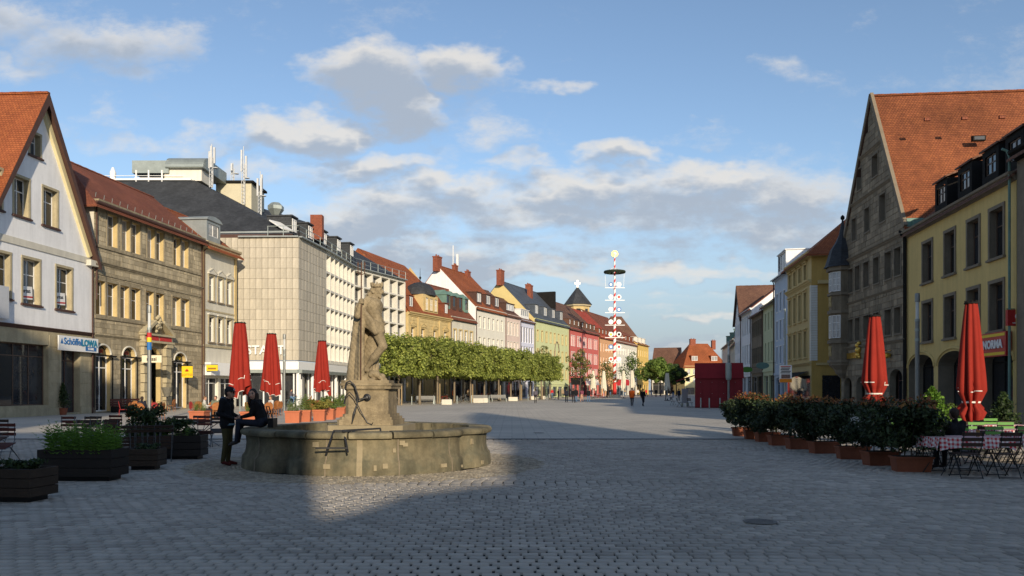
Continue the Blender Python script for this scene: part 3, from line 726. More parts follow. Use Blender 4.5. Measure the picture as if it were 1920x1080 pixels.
# C  narrow cream house
C0 = B1 + Vector((.02, .12)); C1 = Vector((-26.75, 77.6))
C = House('narrow_house', 'narrow cream house with three window bays and a curved zinc dormer', C0, C1)
L = C.L; zC = 14.55
wc = []
for (z0, z1) in ((9.75, 12.0), (6.0, 8.3)):
    for k in range(3): u = L * (.25 + .26 * k); wc.append(dict(u0=u - .47, u1=u + .47, v0=z0, v1=z1))
gC = [dict(u0=.35, u1=L * .45, v0=.2, v1=2.75), dict(u0=L * .52, u1=L - .4, v0=.1, v1=2.75)]
C.wall(M_cream, 0, zC, wc + gC, rev=.3)
C.wins(wc[:3], dict(nx=2, bars=(.64,), fm=M_wfr, gm=[G_MID, G_CURT], near=1, sur=(.14, .06, M_sandL), sill=M_grdr, hood=(M_cream, 'tri')))
C.wins(wc[3:], dict(nx=2, bars=(.64,), fm=M_wfr, gm=[G_DARK, G_MID], near=1, sur=(.14, .06, M_sandL), sill=M_grdr, blind=M_dark, hood=(M_cream, 'bar')))
shopfront(C, gC[0], M_whitem, M_shop, 2); shopfront(C, gC[1], M_whitem, M_shop, 2)
C.cornice(M_sandL, zC - .3, k=1.5); C.band(M_sandL, 5.5, .22, .12); C.band(M_sandL, 8.75, .14, .06)
for q in (.0, L - .42): C.band(M_sandy, 3.9, zC - 4.2, .07, q, q + .42, 'corner_pilaster')
den = MB()
for k in range(18): den.box(.1 + k * L / 18, .26 + k * L / 18, -.42, -.1, zC - .12, zC + .08)
stuffpart(den.build('dentils', M_sandL, C.e))
fa = MB().box(.15, L - .25, -.75, -.02, 2.95, 4.1); tag(fa.build('shop_fascia', M_whitem, C.e), 'plain white box fascia over the shop')
C.sides(M_cream, 9, zC + .3, 18.0, 4.2); C.roof(M_tile, zC + .35, 18.2, 4.2, 9, ov=.75)
C.dormer(L * .42, 2.5, zC + .9, 1.7, .35, M_lead, M_lead, dict(nx=2, bars=(), fm=M_wfr, gm=[G_CURT], near=1), depth=3.0, m=.3)
vb = MB(); n = 10
for k in range(n):
    a0, a1 = math.pi * k / n, math.pi * (k + 1) / n; x = L * .42
    vb.poly([(x - 1.4 * math.cos(a0), .2, zC + 2.6 + .45 * math.sin(a0)), (x - 1.4 * math.cos(a1), .2, zC + 2.6 + .45 * math.sin(a1)), (x - 1.4 * math.cos(a1), 3.3, zC + 2.6 + .45 * math.sin(a1)), (x - 1.4 * math.cos(a0), 3.3, zC + 2.6 + .45 * math.sin(a0))])
    vb.poly([(x, .21, zC + 2.6), (x - 1.38 * math.cos(a0), .21, zC + 2.6 + .44 * math.sin(a0)), (x - 1.38 * math.cos(a1), .21, zC + 2.6 + .44 * math.sin(a1))])
vb.build('dormer_vault', M_lead, C.e)
C.pipe(M_dbrown, .12, 0, zC - .3); lantern(C, L - .5, -.5, 3.1)

# D  department store: stone clad corner, concrete grid front, slate roof
K0 = Vector((-30.2, 79.3)); K1 = Vector((-21.07, 79.0)); K2 = Vector((-20.2, 87.0)); K3 = Vector((-19.4, 98.6)); K4 = Vector((-14.75, 110.5))
D = House('department_store', 'big department store with stone panel corner, white window grid and slate roof', K0, K1, cat='store')
De = D.e; inv = Matrix.Rotation(-De.rotation_euler[2], 4, 'Z') @ Matrix.Translation((-K0.x, -K0.y, 0))
zD = 16.7; zc0 = 4.55
def seg_frame(p, q, name='panel_wall'):
    """part group: an empty at p turned along p->q, under the store"""
    d = q - p; e = obj(name, None, De); e.matrix_local = inv @ Matrix.Translation((p.x, p.y, 0)) @ Matrix.Rotation(math.atan2(d.y, d.x), 4, 'Z'); return e, d.length
pcache = {}
def panels(p, q, ncol, nrow, nm):
    d = q - p; Lp = d.length; w = Lp / ncol; h = (zD - zc0) / nrow
    core = MB().box(0, Lp, .05, .5, zc0, zD); e = core.build(nm, M_joint, De)
    e.matrix_local = inv @ Matrix.Translation((p.x, p.y, 0)) @ Matrix.Rotation(math.atan2(d.y, d.x), 4, 'Z')
    key = round(w, 3)
    for i in range(ncol):
        for j in range(nrow):
            if key not in pcache: g = .012; pcache[key] = MB().box(g, w - g, 0, .06, g, h - g).mesh('panel', M_trav)
            obj('panel', pcache[key], e, (i * w, rng.uniform(-.006, .006), zc0 + j * h))
    return e
panels(K0, K1, 15, 12, 'panel_wall'); panels(K1, K2, 9, 12, 'panel_wall')
def xf(e, p, q):
    d = q - p; e.matrix_local = inv @ Matrix.Translation((p.x, p.y, 0)) @ Matrix.Rotation(math.atan2(d.y, d.x), 4, 'Z'); return d.length
nr = 6; gz0, gz1 = 4.75, 16.45; gh = (gz1 - gz0) / nr
for (p, q, nc) in ((K2, K3, 7), (K3, K4, 6)):
    Lp = (q - p).length; cw = Lp / nc
    base = MB().poly([(0, .95, gz0), (Lp, .95, gz0), (Lp, .95, zD), (0, .95, zD)]).build('window_grid', M_gfr, De); xf(base, p, q)
    fin = MB().box(-.1, .1, .0, .95, gz0, gz1).mesh('fin', M_conc)
    for i in range(nc + 1): obj('fin', fin, base, (i * cw, 0, 0))
    sb = MB().box(.1, cw - .1, .035, .95, -.11, .11).mesh('floor_band', M_conc)
    gl = pane_mesh(cw - .3, gh - .3, G_MID); fr = frame_mesh(cw - .22, gh - .24, 1, (.22,), .06, M_gfr)
    for j in range(nr + 1):
        for i in range(nc):
            obj('floor_band', sb, base, (i * cw, 0, gz0 + j * gh))
            if j < nr:
                obj('window_frame', fr, base, (i * cw + .11, .8, gz0 + j * gh + .12)); obj('pane', pane_mesh(cw - .3, gh - .3, rng.choice([G_MID, G_DARK, G_CURT, G_MID])), base, (i * cw + .15, .83, gz0 + j * gh + .15), (rng.uniform(-.01, .01), 0, rng.uniform(-.01, .01)))
    tp = MB().box(0, Lp, -.05, .95, gz1 + .11, zD).build('parapet', M_conc, base); MB().box(0, Lp, -.02, .95, zc0 - .1, gz0 - .11).build('base_band', M_conc, base)
# ground floor: recessed shop fronts under a fascia
for (p, q, nw) in ((K0, K1, 5), (K1, K2, 4), (K2, K3, 6), (K3, K4, 6)):
    Lp = (q - p).length; wl = MB(); cw = Lp / nw
    g = MB().box(0, Lp, .55, .6, .0, 3.4).build('shop_glazing', M_shop, De); xf(g, p, q)
    MB().box(0, Lp, -.35, .5, 3.3, 3.62).build('canopy', M_galv, g); MB().box(0, Lp, .02, .5, 3.64, zc0 - .12).build('fascia', M_whitem, g)
    for i in range(nw + 1): MB().box(i * cw - .06, i * cw + .06, .42, .545, 0, 3.3).build('mullion', M_whitem, g)
    for i in range(0, nw + 1, 2): MB().lathe([(.16, 0), (.16, 3.3)], 12, (i * cw + .0, .1, 0)).build('column', M_whitem, g)
t = text('store_lettering', 'KARSTADT', 1.25, M_whitem, De, ((480 - 960) / FPX * 79 - K0.x - .25, -.12, CAM_H + (HOR - 657) / FPX * 79), ext=.08, bold=.02)
# slate roof: polygon faces from eaves to ridge
E = [Vector((-46, 80.2, zD + .5)), Vector((-21.9, 79.9, zD + .5)), Vector((-21.0, 87.3, zD + .5)), Vector((-20.3, 98.6, zD + .5)), Vector((-15.6, 110.3, zD + .5))]
Rg = [Vector((-60, 90, 25.2)), Vector((-35.7, 90, 25.2)), Vector((-34.5, 99, 25.2)), Vector((-29, 112, 25.2))]
b = MB(); b.poly([Vector((-60, 80.6, zD + .5)), E[1], Rg[1], Rg[0]]); b.poly([E[1], E[2], E[3], Rg[2], Rg[1]]); b.poly([E[3], E[4], Rg[3], Rg[2]])
b.poly([Vector((-60, 101, 25.2)), Rg[0], Rg[1], Rg[2]]); b.poly([E[4], Vector((-40, 122, zD + .5)), Rg[3]])
b.v = [tuple(inv @ Vector(v)) for v in b.v]
rf = b.build('roof', M_slate, De)
def wpart(mb, name, mat, parent=None, smooth=False):      # world-space geometry as a part of the store
    mb.v = [tuple(inv @ Vector(v)) for v in mb.v]; return mb.build(name, mat, parent or De, smooth=smooth)
wpart(MB().poly([(-60, 80.62, zD - .1), (-21.9, 79.92, zD - .1), (-21.9, 79.92, zD + .5), (-60, 80.62, zD + .5)]), 'fascia_board', M_dbrown)
ed = [(-27, 79.15), (-21.05, 79.05), (-20.15, 87), (-19.35, 98.6), (-14.7, 110.5)]
for k in range(4):
    a, c = Vector((*ed[k], zD)), Vector((*ed[k + 1], zD)); wpart(MB().bar(a + Vector((0, 0, .06)), c + Vector((0, 0, .06)), .7, .12), 'parapet_coping', M_lead)
rl = MB()
pts = [(-24.2, 79.3)] + ed[1:]
for k in range(4):
    a, c = Vector((*pts[k], zD + .1)), Vector((*pts[k + 1], zD + .1)); n = max(2, int((c - a).length / 1.7))
    for h in (.55, 1.05): rl.bar(a + Vector((0, 0, h)), c + Vector((0, 0, h)), .05, .05)
    for i in range(n + 1): p = a.lerp(c, i / n); rl.bar(p, p + Vector((0, 0, 1.08)), .06, .06)
wpart(rl, 'roof_railing', M_galv)
wpart(MB().poly([(-52, 80.4, 24.98 - 7.7), (-22.3, 80.1, 17.55), (-22.3, 80.1, 17.4), (-52, 80.4, 17.1)]), 'roof_gutter', M_lead)
wpart(MB().bar((-24.2, 81.6, 18.8), (-22.6, 80.7, 17.75), 1.5, .12), 'hip_flashing', M_whitem)
# dormers along the street eave
dl = [(Vector((-21.35, 82.2)), Vector((-20.6, 87.2))), (Vector((-20.6, 87.2)), Vector((-20.15, 97)))]
for i, px in enumerate((557, 587, 614, 640, 664)):
    a = (px - 960) / FPX; Y = [82.8, 86.4, 90.2, 94.2, 98.0][i]; X = a * Y - .4; w = 1.5; z0 = zD + 1.0; h = 1.75
    b = MB(); yy = Vector((.1, 1, 0)).normalized(); xx = Vector((-yy.y, yy.x, 0)); P = Vector((X, Y, 0))
    e = obj('dormer', None, De); e.matrix_local = inv @ Matrix.Translation((X, Y - w / 2, 0)) @ Matrix.Rotation(math.atan2(1, .1), 4, 'Z')
    MB().box(0, w, .0, 2.6, z0 - .4, z0 + h).build('dormer_body', M_slate, e); MB().box(-.12, w + .12, -.15, 2.6, z0 + h, z0 + h + .14).build('dormer_roof', M_slate, e)
    obj('window_frame', frame_mesh(1.1, 1.3, 2, (), .1, M_wfr), e, (.2, -.07, z0 + .25)); obj('pane', pane_mesh(1.05, 1.25, G_CURT), e, (.22, -.03, z0 + .27))
wpart(MB().box(-22.2, -20.9, 88.0, 88.9, zD + 1.5, 20.9), 'chimney', M_brick, rf)
# rooftop plant
zr = 25.2
wpart(MB().box(-39.2, -35.0, 90.2, 93.5, zr, zr + 1.35), 'plant_room', M_ivory)
du = MB(); n = 9
du.box(-42.7, -38.6, 89.9, 93, zr + .8, zr + 2.2)
pr = [(89.7, zr + 1.36)] + [(91.4 - 1.75 * math.cos(math.pi * k / n * .62), zr + 1.45 + 1.35 * math.sin(math.pi * k / n * .62)) for k in range(n + 1)] + [(97, zr + 2.7), (97, zr + 1.36)]
du.ext(pr, -38.9, -34.6)
wpart(du, 'air_duct', M_galv)
sf = MB()
for x in (-42.2, -40.8, -39.3): sf.bar((x, 89.85, zr - .2), (x, 89.85, zr + 1.1), .14, .14)
sf.bar((-42.4, 89.85, zr + .2), (-39.2, 89.85, zr + .2), .1, .1); sf.bar((-50, 89.95, zr + .5), (-37, 89.95, zr + .5), .05, .05); sf.box(-50, -36.0, 89.7, 90.1, zr - .05, zr + .12)
wpart(sf, 'duct_frame', M_whitem)
wpart(MB().lathe([(.3, 0), (.34, .9), (.1, 1.5)], 10, (-45.0, 90.2, zr)), 'vent_cowl', M_whitem)
wpart(MB().box(-35.9, -31.6, 97, 102, 22.4, 26.7), 'lift_house', pm('pale yellow render', (.55, .51, .38), .9, .06, 1)); wpart(MB().box(-36.2, -31.3, 96.7, 102.3, 26.7, 26.95), 'lift_house_roof', M_dark)
wpart(MB().lathe([(.6, 0), (.45, .4), (.45, .8), (.95, 1.5), (.95, 1.9), (.5, 2.3)], 6, (-27.9, 94.5, 21.4)), 'roof_ventilator', M_galv)
def mast(px, y, z0, h, nb, nm='antenna_mast'):
    b = MB(); x = (px - 960) / FPX * y
    for s in ((-.2, -.15), (.2, -.15), (0, .25)): b.bar((x + s[0], y + s[1], z0), (x + s[0], y + s[1], z0 + h * .7), .05, .05)
    for k in range(int(h * .66 / .45)): zz = z0 + k * .45; b.bar((x - .2, y - .15, zz), (x + .2, y - .15, zz + .4), .04, .04)
    b.bar((x, y, z0), (x, y, z0 + h), .07, .07)
    for k in range(nb): a = k * 2.1 + h; b.box(x + .3 * math.cos(a) - .1, x + .3 * math.cos(a) + .1, y + .3 * math.sin(a) - .1, y + .3 * math.sin(a) + .1, z0 + h * (.45 + .12 * (k % 2)), z0 + h * (.84 + .1 * (k % 2)))
    b.lathe([(.02, -.1), (.28, -.08), (.26, 0), (.02, .06)], 10, (x + .5, y - .2, z0 + h * .45)); wpart(b, nm, pm('mast grey', (.55, .56, .56), .5, .1, 3))
mast(397, 90.5, 24.5, 4.9, 4); mast(457, 96.5, 24, 7.0, 2); mast(437, 97.6, 26.9, 2.4, 2); mast(488, 96.2, 22.5, 5.4, 3)

# ------------------------------------------------------------------ generic town house
def townhouse(name, label, p0, p1, ze, zr, yr, D, wm, rm, floors, ncol, st, ground='shop', gm=M_shop, dorm=0, dst=None, dkind='flat', dwall=None, lside=None, rside=None,
              cz=True, cm=None, hip=(0, 0), ww=.95, edge=.6, dz=.7, gmat=None, dw=1.5, dh=1.4, pairs=False, rgl=.02, rgr=.02, nshop=None, dyf=.5, ov=.45, group='town houses along the far side of the square', cat='house'):
    H = House(name, label, p0, p1, cat=cat, group=group); L = H.L; ops = []
    for (z0, z1) in floors:
        for k in range(ncol):
            u = edge + (L - 2 * edge) * (k + .5) / ncol
            if pairs: u += (.28 if k % 2 == 0 else -.28)
            ops.append(dict(u0=u - ww / 2, u1=u + ww / 2, v0=z0, v1=z1))
    gz = floors[-1][0] - 1.1; gops = []
    n = nshop or max(2, int(L / 3.2))
    for k in range(n): u = .35 + (L - .7) * (k + .5) / n; hw = (L - .7) / n / 2 - .25; gops.append(dict(u0=u - hw, u1=u + hw, v0=.25 if k % 2 else .05, v1=gz - .55))
    H.wall(wm, gz, ze, ops, rev=.22, rmat=st.get('rm')); H.wins(ops, st, rev=.22)
    H.wall(gmat or wm, 0, gz, gops, rev=.35, name='shopfront_wall')
    for k, o in enumerate(gops): shopfront(H, o, M_dark if k % 2 else M_gfr, gm, 2)
    H.band(cm or wm, gz - .12, .24, .12); H.cornice(cm or wm, ze - .32, k=.7)
    H.sides(wm, D, ze, zr, yr, hip, lmat=lside, rmat=rside); H.roof(rm, ze + .08, zr, yr, D, ov=ov, hip=hip, gl=rgl, gr=rgr)
    sl = (zr - ze) / yr
    for k in range(dorm):
        u = edge + (L - 2 * edge) * (k + .5) / dorm
        H.dormer(u, dw, ze + .08 + dyf * sl + dz * .4, dh, dyf, dwall or M_slate, dwall or rm, dst or st, dkind)
    H.pipe(M_dbrown, .1, 0, ze - .1, r=.06)
    return H
LB, LD = Vector((-14.6, 110.6)), Vector((.4, 1.0))
def LP(px, off=0.):
    a = (px - 960) / FPX; t = (LB.x - a * LB.y) / (a - LD.x); return LB + LD * t
stF = dict(nx=2, bars=(.66,), fw=.09, fm=M_wfr, gm=[G_DARK, G_MID, G_CURT], sur=(.12, .04, M_ivory))
stFw = dict(nx=2, bars=(.66,), fw=.1, fm=M_wfr, gm=[G_MID, G_CURT])
stD = dict(nx=2, bars=(), fw=.1, fm=M_wfr, gm=[G_CURT])
# E  baroque sandstone mansion with mansard and cupola
E_ = House('baroque_mansion', 'ochre sandstone mansion with red mansard roof and dark domed attic window', LP(763.5), LP(844), cat='house')
L = E_.L; zE2 = 12.3; ops = [dict(u0=L * q - .6, u1=L * q + .6, v0=z0, v1=z1, arch=(.3 if z0 < 3 else 0)) for q in (.12, .34, .62, .88) for (z0, z1) in ((7.6, 10.4), (.9, 5.0))]
E_.wall(M_sandy, 0, zE2, ops, rev=.35); E_.ashlar(M_sandy, .2, zE2 - .5, ops, bw=1.1, bh=.45, pad=.18, proud=.04)
E_.wins(ops, dict(nx=2, bars=(.7,), fw=.1, fm=M_wfr, gm=[G_DARK, G_CURT], sur=(.18, .08, M_sandy), hood=(M_sandy, 'tri')), rev=.35)
E_.cornice(M_sandy, zE2 - .4, k=1.3); E_.band(M_sandy, 6.2, .35, .16)
for q in (.02, .235, .73, .975): E_.band(M_sandy, 6.6, zE2 - 7, .2, L * q - .25, L * q + .25, 'pilaster')
E_.sides(M_sandy, 14, zE2, 21, 7); b = MB()
mans = [[(-.3, -.5, zE2 + .1), (L + .3, -.5, zE2 + .1), (L + .1, 2.0, zE2 + 3.6), (0, 2.0, zE2 + 3.6)], [(0, 2.0, zE2 + 3.6), (L + .1, 2.0, zE2 + 3.6), (L, 8, 21.2), (0, 8, 21.8)],
        [(L + .1, 14, zE2 + 3), (0, 14, zE2 + 3), (0, 8, 21.8), (L, 8, 21.2)], [(L + .3, -.5, zE2 + .1), (L + .3, 14, zE2 + .1), (L + .1, 14, zE2 + 3), (L, 8, 21.2), (L + .1, 2, zE2 + 3.6)],
        [(-.02, 14, zE2 + .1), (-.02, -.5, zE2 + .1), (0, 2, zE2 + 3.6), (0, 8, 21.8), (0, 14, zE2 + 3)]]
for p in mans: b.poly(p)
E_.roofobj = b.build('roof', M_tile, E_.e); E_.rf = (zE2 + .1, 1.4, None)
cx = L * .5; at_ = MB().box(cx - 2.3, cx + 2.3, -.15, 3, zE2 + .2, zE2 + 3.1); ao = at_.build('attic_storey', M_sandy, E_.e)
for q in (-1.4, 0, 1.4): E_.win(dict(u0=cx + q - .45, u1=cx + q + .45, v0=zE2 + .9, v1=zE2 + 2.6), dict(nx=2, bars=(.5,), fw=.1, fm=M_wfr, gm=[G_CURT], sur=(.12, .06, M_sandy)), y=-.25, rev=.12, parent=ao)
dm = MB(); n = 14; m_ = 7
for i in range(m_):
    t0, t1 = i / m_ * math.pi / 2, (i + 1) / m_ * math.pi / 2
    for k in range(n):
        a0, a1 = 2 * math.pi * k / n, 2 * math.pi * (k + 1) / n
        f = lambda t, a: (cx + 2.75 * math.cos(t) * math.cos(a), 1.6 + 2.2 * math.cos(t) * math.sin(a), zE2 + 3.1 + 2.0 * math.sin(t) ** .9)
        dm.poly([f(t0, a0), f(t0, a1), f(t1, a1), f(t1, a0)])
dm.build('cupola', M_slate, ao, smooth=True); MB().lathe([(.12, 0), (.05, .5), (.2, .8), (.04, 1.0), (.02, 2.2)], 8, (cx, 1.6, zE2 + 5.0)).build('finial', M_dark, ao)
for q in (.1, .92): E_.dormer(L * q, 1.3, zE2 + .9, 1.6, .1, M_tileb, M_tileb, stD, 'flat', depth=1.6)
# F  small cream house with four copper dormers
F_ = townhouse('dormer_house', 'small cream house with orange window frames and four hooded copper dormers', LP(844.5), LP(891.5), 13.0, 18.4, 5.0, 11, M_cream, M_tileb,
               [(8.6, 11.0), (5.2, 7.6)], 4, dict(nx=2, bars=(.66,), fw=.09, fm=M_wfr, gm=[G_MID, G_CURT], sur=(.22, .04, M_sandy)), dorm=0)
for k in range(4): F_.dormer(1.3 + k * (F_.L - 2.6) / 3, 1.3, 14.6, 1.9, 1.0, M_copper if k in (0, 3) else M_dbrown, M_copper, dict(nx=1, bars=(), fw=.12, fm=M_bfr, gm=[G_DARK]), 'hip')
# G  big white house with bare gable
G_ = townhouse('white_house', 'large white house with bare gable end, red roof and three dark dormers', LP(892), LP(947), 15.4, 22.6, 7.0, 13, M_ivory, M_tile,
               [(11.9, 13.9), (8.4, 10.4), (4.9, 6.9)], 6, stF, dorm=3, dst=stD, dwall=M_dbrown, dw=2.0, dh=1.7, lside=M_white)
G_.chimney(M_brick, -.2, 7.0, 21.5, 24.0, 1.6, .9); G_.chimney(M_brick, G_.L * .55, 7.2, 21.5, 23.6, 1.2); G_.chimney(M_brick, G_.L * .85, 6.5, 20.8, 23.0, 1.2)
am = MB(); am.bar((G_.L * .62, 8, 21), (G_.L * .62, 8, 27.3), .12, .12).bar((G_.L * .75, 8, 21), (G_.L * .75, 8, 26), .1, .1).box(G_.L * .75 - .2, G_.L * .75 + .2, 7.8, 8.1, 23.6, 26)
am.lathe([(.02, 0), (.5, .1), (.02, .2)], 10, (G_.L * .8, 7.8, 22.8)); am.build('aerial', M_whitem, G_.roofobj)
# H..J narrow houses
townhouse('pink_house', 'narrow pale pink house with four window bays between white neighbours', LP(947.4), LP(975), 15.3, 20.5, 6.5, 12, pm('pale pink render', (.66, .53, .47), .9, .05, .6, streak=.1), M_tiled,
          [(11.6, 14.0), (8.0, 10.4), (4.8, 6.9)], 4, dict(nx=1, bars=(.66,), fw=.09, fm=M_wfr, gm=[G_MID, G_DARK], sur=(.1, .03, M_ivory)), dorm=1, dst=dict(nx=3, bars=(), fw=.12, fm=M_wfr, gm=[G_CURT]), dwall=M_dbrown, dw=4.0, ww=.85)
townhouse('lavender_house', 'narrow lavender house with continuous glazed window bands', LP(975.4), LP(1001.5), 14.9, 19.8, 6.5, 12, pm('lavender panels', (.6, .62, .74), .7, .05, .8), M_tiled,
          [(10.6, 13.6), (7.0, 9.9), (4.8, 6.3)], 5, dict(nx=1, bars=(), fw=.1, fm=M_wfr, gm=[G_DARK, G_MID]), dorm=1, dst=dict(nx=4, bars=(), fw=.12, fm=M_wfr, gm=[G_CURT]), dwall=M_wfr, dw=4.4, ww=1.15, edge=.3)
Gn = townhouse('green_house', 'wide pale green house with tan shutters, yellow gable and slate roof', LP(1002), LP(1066.5), 15.8, 23.6, 7.5, 14, pm('hazed green render', (.56, .6, .33), .9, .06, .5, streak=.1), M_slateb,  # green wall lightened and greyed in its colour to stand for distance haze
          [(11.4, 13.5), (7.6, 9.8), (3.9, 5.9)], 8, dict(nx=2, bars=(.6,), fw=.12, fm=M_tan, gm=[G_MID, G_CURT], sur=(.14, .04, M_sandy)), dorm=4, dst=stD, dwall=M_slateb, dw=2.2, dh=1.9, lside=pm('yellow gable render', (.62, .5, .22), .9, .06, .5), dyf=.7)
Gn.chimney(M_brick, -.2, 7.2, 22.5, 25.6, 1.8, 1.0); Gn.chimney(M_brick, Gn.L * .55, 5.5, 21, 24, 1.4, .8); Gn.chimney(M_brick, Gn.L * .75, 7.6, 22.5, 24.8, 1.6, .8)
MB().box(Gn.L - 1.0, Gn.L - .2, 3, 9, 17, 23.6).build('firewall', M_dark, Gn.e)
fl = MB(); fl.tube([(Gn.L * .62 + 1.6 * math.cos(a), -.03, 8.4 + 3.4 * math.sin(a)) for a in np.linspace(.4, 5.4, 18)], .16, 5); fl.build('facade_ornament', M_grdr, Gn.e)
townhouse('red_house', 'crimson house with white paired windows and brown tiled roof', LP(1067), LP(1122.5), 15.6, 22.8, 7.5, 14, pm('hazed crimson render', (.54, .13, .115), .9, .06, .5, streak=.1), M_tiled,  # distance haze put into the lightened crimson of the wall
          [(11.6, 13.9), (7.9, 10.2), (4.9, 6.6)], 10, dict(stFw, sur=(.1, .04, M_wfr)), dorm=7, dst=dict(nx=1, bars=(), fw=.14, fm=M_wfr, gm=[G_CURT]), dwall=M_tiled, dw=1.2, dh=1.2, pairs=True, ww=1.0, lside=pm('orange quoin render', (.55, .2, .06), .9, .1, 1))
townhouse('orange_house', 'orange house with white windows and red roof behind the maypole', LP(1123), LP(1150), 15.2, 22.5, 7.5, 14, pm('orange render', (.64, .36, .19), .9, .06, .5), M_tiler,
          [(11.4, 13.6), (7.8, 10), (4.6, 6.6)], 5, stFw, dorm=4, dst=dict(nx=1, bars=(), fw=.14, fm=M_wfr, gm=[G_CURT]), dwall=M_tileb, dw=1.2, dh=1.2)
townhouse('pale_house', 'long white house with small dormers right of the maypole', LP(1150.4), LP(1194), 15.0, 23.5, 9, 16, M_ivory, M_tileb,
          [(11.4, 13.4), (7.8, 9.8), (4.6, 6.4)], 9, stFw, dorm=6, dst=dict(nx=1, bars=(), fw=.14, fm=M_wfr, gm=[G_CURT]), dwall=M_tileb, dw=1.3, dh=1.3)
townhouse('saffron_house', 'tall saffron house with white bands closing the row of facades', LP(1194.4), LP(1216), 15.6, 19.8, 7, 14, pm('saffron render', (.66, .46, .14), .9, .06, .5), M_tileb,
          [(11.8, 13.8), (8.2, 10.2), (4.8, 6.6)], 5, stFw, dorm=3, dst=stD, dwall=M_ivory, dw=1.4, dh=1.4)
# church tower behind the red house
TW = thing('church_tower', 'octagonal church tower with dark tent roof and bright cross behind the crimson house', 'tower', (18.9, 231, -2.1))
oct_ = lambda r, z: [(r * math.cos(math.pi / 8 + k * math.pi / 4), r * math.sin(math.pi / 8 + k * math.pi / 4)) for k in range(8)]
MB().prism(oct_(3.6, 0), 0, 27.6).build('tower_shaft', M_sandy, TW); MB().prism(oct_(4.1, 0), 27.6, 28.1).build('cornice', M_sandL, TW)
MB().lathe([(4.4, 28.1), (4.2, 28.3), (2.2, 30.8), (.25, 33.2)], 8).build('tower_roof', M_slate, TW)
for k in range(8):
    a = k * math.pi / 4; b = MB().box(-.55, .55, -.06, .05, 0, 1.9); o = b.build('belfry_window', G_DARK, TW, (3.35 * math.cos(a), 3.35 * math.sin(a), 24.9)); o.rotation_euler = (0, 0, a + math.pi / 2)
MB().box(-.24, .24, -.14, .14, 33.1, 35.3).box(-.85, -.242, -.135, .135, 34.1, 34.6).box(.242, .85, -.135, .135, 34.1, 34.6).build('cross', pm('gilded white cross', (.9, .85, .7), .3, .02, 2, metal=.2), TW)
wk = House('church_nave', 'steep brown roofed church building behind the long white house', (30.5, 262), (44, 266), cat='church'); wk.sides(M_sandy, 14, 16, hip=(5, 5)); wk.wall(M_sandy, 0, 16); wk.roof(M_tiled, 16, 26.3, 7, 14, hip=(5, 5))
for x0, Y0, z1 in ((14.6, 224, 24.6), (18.6, 224, 23.8)): MB().box(-.9, .9, -3, 3, 14, z1).build('firewall', M_dark, TW, (x0 - 18.9, Y0 - 231, 2.1))
# ================================================================== right row
# N  yellow house with supermarket arches
N1 = Vector((22.7, 36.0)); N0 = Vector((24.68, 50.0))
Nn = House('yellow_house', 'yellow rendered house with arched arcade, stone window frames and black dormers', N0, N1)
L = Nn.L; zN = 11.35
cols = [(1729, 1750, 447, 528, 561, 643), (1770, 1793, 428, 516, 549, 636), (1812.5, 1839, 408, 503, 537, 629), (1854, 1885, 386, 488, 524, 623)]
w2 = [pad(Nn.R(a, b_, c, d_), .17) for a, b_, c, d_, e_, f_ in cols]; w1 = [pad(Nn.R(a, b_, e_, f_), .17) for a, b_, c, d_, e_, f_ in cols]; level(w2); level(w1)
ar = []
for k in range(3): u = L * (k + .5) / 3; ar.append(dict(u0=u - L / 6 + .32, u1=u + L / 6 - .32, v0=0.02, v1=3.75, arch=.75, rev=.9))
Nn.wall(M_yel, 0, zN, w2 + w1 + ar, rev=.32, rmat=M_grdr)
stN = dict(nx=2, bars=(.66,), fw=.07, fm=M_bfr, gm=[G_DARK], near=1, sur=(.17, .05, M_grdr), sill=M_grdr); Nn.wins(w2 + w1, stN, rev=.32)
for k, o in enumerate(ar):
    s = shopfront(Nn, o, M_dark, M_shop, 3, rev=.9)
    b = MB(); n = 14; cu, r = (o['u0'] + o['u1']) / 2, (o['u1'] - o['u0']) / 2 + .14
    b.tube([(cu - r * math.cos(math.pi * q / n), -.02, o['v1'] - .75 + .92 * math.sin(math.pi * q / n)) for q in range(n + 1)], .07, 6).build('arch_moulding', M_yel, Nn.e)
Nn.cornice(M_grdr, zN - .25, k=.9); Nn.sides(M_yel, 11, zN, 15.4, 5.2); Nn.roof(M_tiled, zN + .2, 15.6, 5.2, 11, ov=.35)
for px in (1753.5, 1797, 1844, 1888):
    Nn.dormer(Nn.u(px) + .15, 1.75, zN + .55, 1.55, .25, M_dark, M_tiled, dict(nx=2, bars=(.6,), fw=.07, fm=M_bfr, gm=[G_DARK], near=1), 'shed', depth=2.2, m=.3)
Nn.pipe(M_dark, .12, 0, zN, r=.07); Nn.pipe(M_copper, L - .1, 0, zN + 1.2, y=-.25, r=.06)
sg = MB().box(0, 3.6, -.22, 0, 0, 1.35); sgo = thing('supermarket_sign', 'red and yellow supermarket sign reading NORMA above the arches', 'sign', (0, 0, 0)); 
u_ = Nn.u(1899); pw = Nn.p0 + Nn.d * (u_ - 2.7); sgo.location = (pw.x, pw.y, Nn.z(1870, 669)); sgo.rotation_euler = Nn.e.rotation_euler
MB().box(0, 2.7, -.3, -.06, 0, 1.12).build('sign_box', M_red, sgo); MB().box(.0, 2.6, -.315, -.3, .93, 1.06).build('stripe', M_yels, sgo); MB().box(.0, 2.6, -.315, -.3, .06, .19).build('stripe', M_yels, sgo)
text('lettering', 'NORMA', .54, M_whitem, sgo, (1.42, -.33, .55), ext=.015, bold=.02, sx=1.0)
vs = thing('phone_shop_sign', 'small red projecting sign with white ring logo and vodafone lettering', 'sign', (22.35, 36.15, 4.55))
